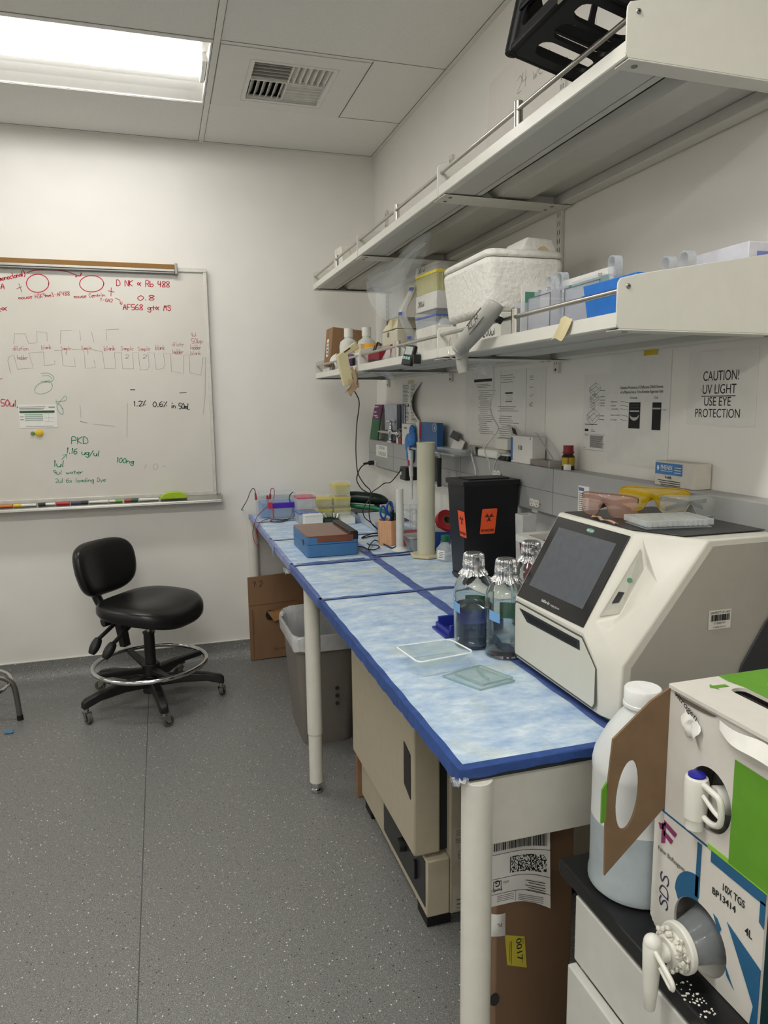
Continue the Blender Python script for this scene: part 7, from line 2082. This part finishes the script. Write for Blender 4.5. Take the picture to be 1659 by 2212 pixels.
B(mat('box_lilac_white','#cfcfd6',.4)).box(1.10,1.215,1.175,1.32,SL+.1,SL+.142).build('lid', parent=t, bevel=.002)
B(mat('base_indigo','#2c35a0',.4)).box(1.105,1.21,1.18,1.315,SL,SL+.0995).build('base', parent=t)
B(mat('tab_blue','#6f7fc0',.4)).box(1.12,1.16,1.1735,1.175,SL+.104,SL+.124).build('tab', parent=t)
# things clipped to the front lip
t = thing('shelf_timer', 'small black digital timer hung on the front lip of the lower shelf', 'timer', (.79,2.24,SL-.02))
Mt = Matrix.Translation((.776,2.26,1.580)) @ Matrix.Rotation(math.radians(-62),4,'Z') @ Matrix.Rotation(math.radians(-14),4,'X') @ Matrix.Rotation(math.radians(9),4,'Y')
B(black_plastic).xf(Mt).box(-.021,.021,-.008,.008,0,.066).xf().build('case', parent=t, bevel=.003)
B(mat('lcd_grey','#a9b0a6',.25)).xf(Mt).box(-.016,.016,-.0088,-.008,.034,.06).xf().build('display', parent=t)
for k in range(3): B(mat('button_teal','#8fb9ae',.4)).xf(Mt).box(-.0155+.011*k,-.0075+.011*k,-.0095,-.008,.018,.027).xf().build('button', parent=t)
B(black_plastic).box(.783,.806,2.208,2.222,1.583,1.612).build('clip', parent=t)
# cream hand lamp with torn brown tape
t = thing('hand_lamp', 'cream L-shaped hand lamp taped to the front of the lower shelf', 'lamp', (.79,3.1,1.62))
cl = mat('lamp_cream','#cfc59b',.45,var=.03)
A = [(.723,1.658),(.804,1.716),(.820,1.689),(.7705,1.662),(.793,1.543),(.752,1.531)]
B(cl).prism([(x,3.0,z) for x, z in A], (0,.03,0)).build('housing', parent=t, bevel=.003)
B(mat('lamp_plate_dark','#38332a',.5)).prism([(x,2.9985,z) for x, z in ((.752,1.6735),(.778,1.6915),(.782,1.6875),(.756,1.6695))], (0,.002,0)).build('name_plate', parent=t)
t = thing('kraft_tape', 'torn strip of brown paper tape hanging under the cream hand lamp', 'tape', (.78,2.99,1.56))
kt = mat('kraft_tape','#a8906f',.8,var=.1)
B(kt).grid(lambda u, v: (.778+.022*u+.018*v+.004*math.sin(5*v), 2.994-.012*math.sin(3*u)-.006*math.sin(9*v)*u, 1.606-.085*v-.02*u*math.sin(4*v)+.008*math.sin(7*u)), 8, 12).grid(lambda u, v: (.765+.03*u+.01*math.sin(5*v), 2.993-.008*math.sin(5*v), 1.55-.05*v+.012*math.sin(6*u)), 6, 10).build('tape', parent=t)
# grey pipette controller hanging on the rail
t = thing('pipette_controller', 'grey pistol-shaped pipette controller marked KLR hanging on the rail', 'pipette controller', (.78,1.70,1.64))
pg = mat('controller_grey','#a3a29a',.4,var=.02)
Bd = [(.79,1.632,1.697),(.785,1.64,1.685),(.775,1.68,1.655),(.765,1.74,1.622),(.76,1.775,1.602)]
B(pg).tube(Bd, lambda u: .017+.007*math.sin(PI*min(1,.12+u*.75)) if u > .02 else .014, 20).build('barrel', parent=t, angle=1.0)
B(pg).tube([(.765,1.77,1.612),(.768,1.79,1.585),(.772,1.795,1.555),(.775,1.795,1.538)], lambda u: .019-.005*u, 18).build('grip', parent=t, angle=1.0)
nd = Vector((-.62,-.70,.25)).normalized()
c0 = Vector((.757,1.782,1.602))
dface = (Vector(Bd[-1])-Vector(Bd[-2])).normalized()
B(mat('controller_face','#b9b8b1',.35)).cyl(c0-dface*.006, c0+dface*.004, .022,.020,28).build('end_face', parent=t)
b = B(black_plastic)
e1 = dface.orthogonal().normalized(); e2 = dface.cross(e1)
b.prism([c0+dface*.0042+e1*(.012*math.cos(a))+e2*(.005*math.sin(a)-.010) for a in [2*PI*i/16 for i in range(16)]], dface*.001)
b.cyl(c0+dface*.004+e2*.008, c0+dface*.006+e2*.008, .0045, n=12)
b.build('dial_marks', parent=t)
ax = (Vector(Bd[1])-Vector(Bd[3])).normalized()
side = ax.cross(Vector((-.5,-.8,.3))).normalized(); outw = Vector((-.72,-.60,.35)); outw = (outw-ax*outw.dot(ax)).normalized(); side = outw.cross(ax).normalized()
b = B(ink).hand('KLR', Vector(Bd[2])+outw*.0245-ax*.028-side*.007, ax, side, .016, .045, .0018, outw)
b.build('pen_mark', parent=t)
b = B(mat('grey_groove','#5f5f5a',.5))
for s in (-1, 1): b.tube([Vector(Bd[2])+outw*.0212+side*s*.0135-ax*.035, Vector(Bd[2])+outw*.0215+side*s*.0135+ax*.035], .0012, 6, 1, False, False)
b.build('groove', parent=t)
B(black_plastic).tube([(.785,1.66,1.665),(.80,1.65,1.66),(.812,1.648,1.655)], .009, 10).build('trigger', parent=t)
b = B(steel).tube([(.752,1.83,1.632),(.748,1.835,1.6),(.75,1.82,1.578),(.755,1.785,1.572),(.757,1.755,1.58),(.752,1.74,1.60),(.75,1.735,1.615)], .0016, 8)
b.build('wire_stand', parent=t)
b = B(wrap_m).grid(lambda u, v: (.86+.06*u, 1.87+.13*v, 1.574-.012*math.sin(PI*v)-.03*u*(v > .6)), 6, 10)
tag(b.build('wire_clip', at=(.88,1.93,1.57)), 'clear plastic clip holding the white cable under the lower shelf', 'clip')
b = B(wrap_m).grid(lambda u, v: (.84+.05*u, 2.72+.14*v, 1.583-.016*math.sin(PI*v)-.035*u*u*(1-v)), 6, 10)
tag(b.build('loose_wrap', at=(.86,2.8,1.57)), 'scrap of clear wrap dangling beneath the lower shelf', 'plastic scrap')

# ======================= UPPER SHELF =======================
SU = UZ+.0268
t = thing('paper_bag', 'small white paper bag at the far end of the upper shelf', 'bag', (.92,3.64,SU))
b = B(mat('bag_offwhite','#d5d3c6',.7,bump=.2)).prism([(.89,3.75,SU),(.89,3.50,SU),(.89,3.55,SU+.05),(.89,3.58,SU+.145),(.89,3.70,SU+.15)], (.05,0,0))
b.build('bag', parent=t, bevel=.006)
t = thing('cork_pile', 'torn brown paper bundle behind the guard rail of the upper shelf', 'paper', (1.0,3.08,SU))
b = B(mat('brown_bundle','#7d6a50',.85,var=.4,vscale=70))
rnd = random.Random(21)
for k in range(9):
    y = 2.95+.028*k
    b.prism([(.97,y,SU),(.975,y+.024,SU),(.98+rnd.uniform(-.01,.01),y+.026,SU+.085+rnd.uniform(-.02,.03)),(.975,y+.003,SU+.09+rnd.uniform(-.02,.03))], (.03,0,0))
b.build('bundle', parent=t)
B(mat('flat_tan','#8b8468',.7)).box(.96,1.1,2.80,2.94,SU,SU+.055).build('tan_box', parent=t)
# black milk crate resting on the rail
t = thing('milk_crate', 'black plastic milk crate tilted over the rail of the near upper shelf', 'crate', (.85,1.31,2.13))
crm = mat('crate_black','#08090a',.5,var=.15,spec=.25)
th_ = math.atan(.235)
Mk = Matrix.Translation((.722,1.185,2.156)) @ Matrix.Rotation(th_,4,'Y')
W_, D_, H_ = .315, .25, .28
b = B(crm).xf(Mk)
Lp = rrect(0,W_,0,D_,.012,3)
hl = []
for k in range(2):
    for j in range(3):
        x0, y0 = .028+k*.137, .024+j*.070
        hl.append(rrect(x0,x0+.122,y0,y0+.056,.022,4))
b.holey([Lp]+hl, .008, (0,0,.004), LX, LY)
b.xf().build('bottom', parent=t)
def side(o, u, v, w, nm, holes):
    b = B(crm).xf(Mk)
    b.holey([rrect(0,w,0,H_,.006,2)]+holes, .007, o, u, v)
    b.xf().build(nm, parent=t)
def hs(w):
    out = [rrect(.03,w-.03,.035,.075,.016,4)]
    n_ = 2
    for k in range(n_):
        a = .03+(w-.06)*k/n_+.006; c = .03+(w-.06)*(k+1)/n_-.006
        out.append(rrect(a,c,.10,.19,.03,5))
    out.append(rrect(w/2-.06,w/2+.06,.215,.25,.014,4))
    return out
side((0,0,0), LY, LZ, D_, 'side_wall', hs(D_))
side((W_,0,0), LY, LZ, D_, 'side_wall', hs(D_))
side((0,0,0), LX, LZ, W_, 'side_wall', hs(W_))
side((0,D_,0), LX, LZ, W_, 'side_wall', hs(W_))
for (x, y) in ((0,0),(W_,0),(0,D_),(W_,D_)):
    b = B(crm).xf(Mk).cyl((x,y,0),(x,y,H_),.014,n=14)
    for d in (-.012,.012): b.box(x+d-.002,x+d+.002,y-.004,y+.004,.004,H_)
    b.xf().build('corner_post', parent=t)
for z in (.008, .085, .2, H_-.008):
    b = B(crm).xf(Mk)
    for q in ((-.009,W_+.009,-.009,.004),(-.009,W_+.009,D_-.004,D_+.009),(-.009,.004,-.009,D_+.009),(W_-.004,W_+.009,-.009,D_+.009)): b.box(q[0],q[1],q[2],q[3],z-.008,z+.008)
    b.xf().build('rib', parent=t, bevel=.003)
B(steel).xf(Mk).box(-.010,-.007,.04,.055,-.004,.01).xf().build('clip_mark', parent=t)

# ======================= NEAR RIGHT: DRAWER CABINET =======================
CZ = .66
cbn = thing('drawer_cabinet', 'white drawer cabinet with a thick black top at the lower right', 'cabinet', (.9,.6,0))
ctop = mat('black_worktop','#141516',.35,var=.1,bump=.03)
B(ctop).box(.632,1.2,-.3,1.032,CZ-.028,CZ).build('worktop', parent=cbn, bevel=.004)
cw = mat('cabinet_white','#c9c8c1',.4,var=.02)
B(cw).box(.652,1.19,-.28,.985,.03,CZ-.028).build('carcass', parent=cbn, bevel=.002)
for z0, z1, xx in ((.505,.626,.650),(.315,.498,.638),(.06,.31,.638)):
    d = B(cw).box(xx-.016,xx+.002,-.26,.978,z0,z1).build('drawer', parent=cbn, bevel=.003)
    zc = z1-.03
    B(steel).tube([(xx-.016,.72,zc),(xx-.045,.72,zc),(xx-.052,.715,zc),(xx-.055,.70,zc),(xx-.055,.60,zc),(xx-.052,.585,zc),(xx-.045,.58,zc),(xx-.016,.58,zc)], .006, 12, 3).build('handle', parent=d)
# translucent gallon jug
jg = thing('plastic_jug', 'large translucent white jug with a screw cap on the black worktop', 'jug', (.725,.93,CZ))
jm = mat('jug_hdpe','#dfe2e0',.35,alpha=.88,var=.02)
jx, jy = .721, .937
B(jm).lathe([(.001,.004),(.07,.0),(.0765,.006),(.0765,.016),(.0745,.022),(.0745,.20),(.0755,.205),(.0755,.215),(.072,.232),(.055,.268),(.036,.297),(.0265,.308),(.026,.318)], (jx,jy,CZ), 56).build('body', parent=jg, angle=1.0)
B(mat('jug_liquid_tint','#aab5b8',.35,alpha=.7)).lathe([(.0768,.0075),(.0768,.0158),(.0748,.0222),(.0748,.122)], (jx,jy,CZ), 48).build('liquid', parent=jg)  # outer tinted shell: liquid seen through the wall is put into its colour
B(mat('jug_cap','#e6e7e4',.4)).lathe([(.0285,.312),(.0305,.313),(.0305,.318),(.0295,.319),(.0295,.340),(.0275,.343),(.001,.343)], (jx,jy,CZ), 44).build('cap', parent=jg)
# lower (blue and white) carton
fx = thing('buffer_carton', 'white and blue carton with a salt-crusted tap standing on the black worktop', 'carton', (.78,.745,CZ))
FX, FY0, FY1, FZ0, FZ1 = .685, .638, .850, CZ+.001, .853
wc = mat('carton_white','#cfcbc2',.6,var=.02); tealb = mat('carton_blue','#20597f',.5,var=.05)
hole2 = circle(.104, .052, .052, .050, 36)
def FF(a, c, d=0): return Vector((FX-d, FY1-a, FZ0+c))       # face coords: a to the right (towards the camera), c up
w2, h2 = FY1-FY0, FZ1-FZ0
hole2 = [(a, max(c, .003)) for a, c in hole2]
b = B(wc).holey([[(0,.012),(.012,0),(w2,0),(w2,h2),(0,h2)], hole2], .004, (FX+.002,FY1,FZ0), UY, LZ)
b.build('front_panel', parent=fx)
B(mat('carton_dark_teal','#14353a',.6)).box(FX+.004,FX+.19,FY0,FY0+.004,FZ0,FZ1).build('near_side', parent=fx)
B(mat('side_lime','#9aa72e',.6)).box(FX+.05,FX+.19,FY0-.0008,FY0,FZ0,FZ0+.1).build('lime_side_area', parent=fx)
b = B(wc).box(FX+.004,FX+.19,FY1-.004,FY1,FZ0,FZ1).box(FX+.186,FX+.19,FY0+.004,FY1-.004,FZ0,FZ1).box(FX+.004,FX+.186,FY0+.004,FY1-.004,FZ0,FZ0+.004)
b.build('far_side', parent=fx)
B(tealb).box(FX,FX+.19,FY0,FY1,FZ1,FZ1+.003).build('top', parent=fx)
def poly(pts, d=.0006, th=.0004):
    B(tealb).prism([FF(a,c,d) for a, c in pts], (-th,0,0)).build('blue_artwork', parent=fx)
# quarter round with tall bar
poly([(.092,.19),(.1,.19),(.1,.108),(.092,.108)])
arcp = [(.098+.052*math.cos(t), .092+.048*math.sin(t)) for t in [PI/2+PI*.62*i/16 for i in range(17)]]
b = B(tealb).holey([[(.098,.14),(.098,.105)]+[(.104+.0525*math.cos(t), .052+.0505*math.sin(t)) for t in [PI*.52+PI*.30*i/10 for i in range(11)]]+[(.052,.092)]+[(.098-.046*math.cos(t), .092+.048*math.sin(t)) for t in [PI/2*i/12 for i in range(13)]]], .0004, FF(0,0,.0008), UY, LZ).build('blue_artwork', parent=fx)
poly([(.118,.177),(w2,.177),(w2,.1925),(.118,.1925)]); poly([(w2-.008,.15),(w2,.145),(w2,.18),(w2-.008,.18)])
poly([(.153,.112),(w2,.088),(w2,.0),(w2-.012,.0),(w2-.008,.03),(w2-.02,.05)])
poly([(.128,.106),(.136,.104),(.144,.094),(.14,.084)])
poly([(.165,.035),(.172,.026),(.158,.036),(.154,.05)])
poly([(.03,.014),(.045,.018),(.055,.006),(.03,.0)])
b = B(mat('carton_magenta','#83305f',.5))
for pts in (((.018,.175),(.026,.18),(.026,.147),(.018,.142)), ((.022,.182),(.05,.176),(.046,.168),(.022,.174)), ((.022,.166),(.043,.161),(.039,.153),(.022,.158)), ((.010,.171),(.022,.175),(.022,.166),(.014,.163))): b.prism([FF(a,c,.0006) for a, c in pts], (-.0004,0,0))
b.build('magenta_mark', parent=fx)
B(ink).text('Fisher BioReagents', FF(.012,.128,.0008), UY, LZ, .0075, .058).build('printed_text', parent=fx)
b = B(ink)
b.text('10X TGS', FF(.142,.151,.0008), UY, LZ, .0105, .038, bold=.02)
b.text('BP13414', FF(.124,.134,.0008), UY, LZ, .010, .042, bold=.02)
b.text('4L', FF(.183,.118,.0008), UY, LZ, .011, .012, bold=.02)
b.build('printed_text', parent=fx)
B(mat('pen_navy','#20204a',.5)).hand('SDS', FF(.038,.042,.0008), LZ, (0,1,0), .018, .055, .0022, (-1,0,0)).build('pen_note', parent=fx)
B(mat('carton_inner_shade','#26221f',.8)).box(FX+.10,FX+.104,FY0+.01,FY1-.01,FZ0+.006,FZ1-.004).build('inner_shade_sheet', parent=fx)  # dark sheet stands in for the shade inside the carton
pouch = mat('pouch_film','#8d9294',.12,alpha=.5,var=.05,bump=.3,bscale=14)
tap_w = mat('tap_white','#dcdad0',.4,var=.02)
o_ = FF(.104,.052)
bag = B(pouch)
bag.grid(lambda u, v: (o_.x+.05-.085*v+.006*math.sin(5*u*PI)*(1-v), o_.y+(.048-.022*v)*math.cos(2*PI*u), o_.z+.006-.012*v+(.046-.022*v)*math.sin(2*PI*u)), 28, 8)
bag.build('inner_bag', parent=fx)
tp = Vector((o_.x-.036, o_.y, o_.z-.008))
b = B(tap_w).cyl(tp+Vector((.008,0,0)), tp+Vector((-.002,0,0)), .034,.034,36)
b.cyl(tp, tp+Vector((-.018,0,-.002)), .023,.021,32).cyl(tp+Vector((-.018,0,-.002)), tp+Vector((-.034,0,-.002)), .012,.012,24)
tap = b.build('tap', parent=fx, bevel=.002)
b = B(tap_w).lathe([(.0115,.016),(.013,.012),(.012,-.02),(.0105,-.05),(.0075,-.085),(.006,-.087),(.0055,-.06)], tp+Vector((-.040,.002,.0)), 22)
b.ball(tp+Vector((-.040,.002,.016)), .0125, 18, 10)
b.build('spout', parent=tap)
b = B(tap_w)
Q = [tp+Vector((-.042,.0,.012)), tp+Vector((-.046,-.03,.006)), tp+Vector((-.047,-.048,-.002)), tp+Vector((-.046,-.046,-.012)), tp+Vector((-.043,-.02,-.004))]
b.tube(Q, .0035, 8, 4)
b.build('lever', parent=tap)
b = B(mat('dried_salt','#dad7cb',.9,bump=1.0,bscale=70))
rnd = random.Random(31)
for k in range(90):
    a = rnd.uniform(0,2*PI); r = .021+rnd.uniform(-.004,.009)
    b.ball(tp+Vector((-.008+rnd.uniform(-.008,.004), r*math.cos(a), r*math.sin(a)*.9)), (.002+rnd.uniform(0,.003),)*2+(.004,), 7, 5)
b.build('salt_crust', parent=tap)
b = B(mat('dried_salt','#dad7cb',.9,bump=1.0,bscale=70))
for k in range(40):
    b.ball((.645+rnd.uniform(-.012,.014), .705+rnd.uniform(-.03,.03), CZ+.0006), (rnd.uniform(.0008,.0022),)*2+(.0008,), 6, 4)
tag(b.build('salt_grains', at=(.645,.705,CZ)), 'scatter of dried white salt grains on the black worktop edge', 'salt')['kind'] = 'stuff'

# upper (white and green) carton with opened flap
ux = thing('water_carton', 'white and green carton with a tap and open brown flap, on the blue carton', 'carton', (.78,.73,FZ1+.003))
UZ0, UZ1 = FZ1+.0035, 1.050
UY0, UY1 = .60, .829
grn = mat('carton_green','#5c9326',.5,var=.04); kraft_in = mat('carton_inner_kraft','#7a6248',.85,var=.06)
def UU(a, c, d=0): return Vector((FX-d, UY1-a, UZ0+c))
w3, h3 = UY1-UY0, UZ1-UZ0
holeU = circle(.0865, .066, .0405, .045, 36)
b = B(wc).holey([[(0,0),(w3,0),(w3,h3),(0,h3)], holeU], .004, (FX+.002,UY1,UZ0), UY, LZ)
b.build('front_panel', parent=ux)
b = B(wc).box(FX+.004,FX+.2,UY1-.004,UY1,UZ0,UZ1).box(FX+.196,FX+.2,UY0,UY1-.004,UZ0,UZ1).box(FX+.004,FX+.196,UY0,UY0+.004,UZ0,UZ1).box(FX+.004,FX+.196,UY0+.004,UY1-.004,UZ0,UZ0+.003)
b.build('sides', parent=ux)
slot = rrect(.062,.088,.045,.21,.010,4)
top = B(wc).holey([rrect(-.004,.2,0,w3+.002,.004,2), slot], .005, (FX,UY1+.002,UZ1+.0025), LX, UY)
top.build('top', parent=ux, bevel=.001)
b = B(grn).holey([[(.085,-.001),(.2,-.001),(.2,w3),(.088,w3),(.0885,.21),(.0885,.045),(.083,.02)]], .0004, (FX,UY1+.001,UZ1+.0055), LX, UY)
b.prism([(FX+.05,UY1-.04,UZ1+.0054),(FX+.042,UY1-.03,UZ1+.0054),(FX+.05,UY1-.02,UZ1+.0054),(FX+.05,UY1-.026,UZ1+.0054),(FX+.07,UY1-.028,UZ1+.0054),(FX+.07,UY1-.036,UZ1+.0054),(FX+.05,UY1-.034,UZ1+.0054)], (0,0,.0004))
b.use(paper).text('U', (FX+.135,UY1-.062,UZ1+.0062), (0,1,0), (1,0,0), .018, .012, bold=.03)
b.text(':', (FX+.125,UY1-.05,UZ1+.0062), (0,1,0), (1,0,0), .012)
b.build('top_artwork', parent=ux)
b = B(grn)
b.prism([UU(.128,.145,.0006), UU(w3,.143,.0006), UU(w3,0,.0006), UU(.128,0,.0006)], (-.0005,0,0))
b.use(mat('lime_edge','#86b93a',.5)).box(FX-.001,FX+.003,UY0,UY1-.09,UZ0-.0022,UZ0+.0045)
b.build('green_area', parent=ux)
b = B(mat('torn_paper','#e2e0d8',.8)).grid(lambda u, v: tuple(UU(.03+.035*u+.004*math.sin(9*v), .178-.035*v-.012*u-.004*math.sin(8*u), .002+.006*math.sin(PI*v)*abs(math.sin(5*u)))), 10, 8)
b.grid(lambda u, v: tuple(UU(.10+.11*u, .187-.012*v*(1+u)-.003*math.sin(7*u), .003+.012*v*math.sin(PI*u))), 14, 5)
b.use(ink)
b.text('vitrogen', UU(.012,.188,.0035), Vector((0,-.9,-.42)), Vector((0,-.42,.9)), .009, .05, bold=.01)
b.build('torn_label', parent=ux)
B(mat('torn_edge','#5e564c',.9)).grid(lambda u, v: tuple(UU(.008+.085*u, .190-.0015-.006*v*math.sin(PI*u)**.5, .0012)), 16, 3).build('torn_gap', parent=ux)
fl_ = [(0,.012),(.012,0),(.098,-.075),(.112,-.067),(.113,.012),(.104,.075),(.108,.13),(.07,.176),(.004,.192),(0,.18)]
# flap swings out from the far edge: a runs away from the hinge
dirf = Vector((-.97,.10,-.10)).normalized()
Hh = [(.048+.026*math.cos(t)+.010*math.sin(t)*0, .062+.052*math.sin(t)) for t in [2*PI*i/26 for i in range(26)]]
flo = [(0,0),(.094,-.088),(.096,.03),(.088,.125),(.03,.172),(0,.186)]
b = B(kraft_in).holey([flo, [(.062+.018*math.cos(t)+.012*math.sin(t)*-.3, .033+.054*math.sin(t)) for t in [2*PI*i/26 for i in range(26)]]], .004, (FX,UY1+.002,UZ0+.006), dirf, Vector((0,.0,1)))
b.build('open_flap', parent=ux)
b = B(grn).prism([Vector((FX,UY1-.001,UZ0+.006))+dirf*a+LZ*c for a, c in ((.096,.0),(.103,-.002),(.1035,.05),(.0955,.062))], (0,.003,0))
b.build('green_sliver', parent=ux)
B(mat('carton_inner_shade','#26221f',.8)).box(FX+.08,FX+.084,UY0+.01,UY1-.01,UZ0+.006,UZ1-.004).build('inner_shade_sheet', parent=ux)  # shade behind the openings painted as a dark upright sheet
c = UU(.0865,.066)
B(mat('white_pouch','#8d9190',.2,alpha=.8,var=.1)).ball(c+Vector((.06,0,-.01)), (.028,.055,.06), 24, 14).build('inner_bag', parent=ux)
b = B(tap_w).cyl(c+Vector((.03,-.012,.0)), c+Vector((.004,-.004,.002)), .02,.018,30)
b.lathe([(.011,-.05),(.0125,-.048),(.0125,-.034),(.0155,-.032),(.0165,.02),(.015,.026),(.012,.028),(.001,.028)], c+Vector((-.008,.016,.0)), 30)
tp2 = b.build('tap', parent=ux)
B(mat('tap_button_blue','#22238f',.35)).lathe([(.0115,.028),(.0115,.031),(.009,.0325),(.001,.0325)], c+Vector((-.008,.016,0)), 26).build('blue_button', parent=tp2)
b = B(tap_w)
Q = [c+Vector((-.008,.006,.022)), c+Vector((-.012,-.02,.022)), c+Vector((-.012,-.032,.018)), c+Vector((-.01,-.034,-.004)), c+Vector((-.008,-.028,-.02)), c+Vector((-.006,-.012,-.027)), c+Vector((-.006,.002,-.025))]
b.tube(Q, .0042, 10, 4)
b.tube([c+Vector((-.009,.004,.008)), c+Vector((-.011,-.02,-.002)), c+Vector((-.011,-.033,-.006))], .0032, 8)
b.build('tap_handle', parent=tp2)
for o in list(bpy.data.objects):
    if '_o' in o: del o['_o']
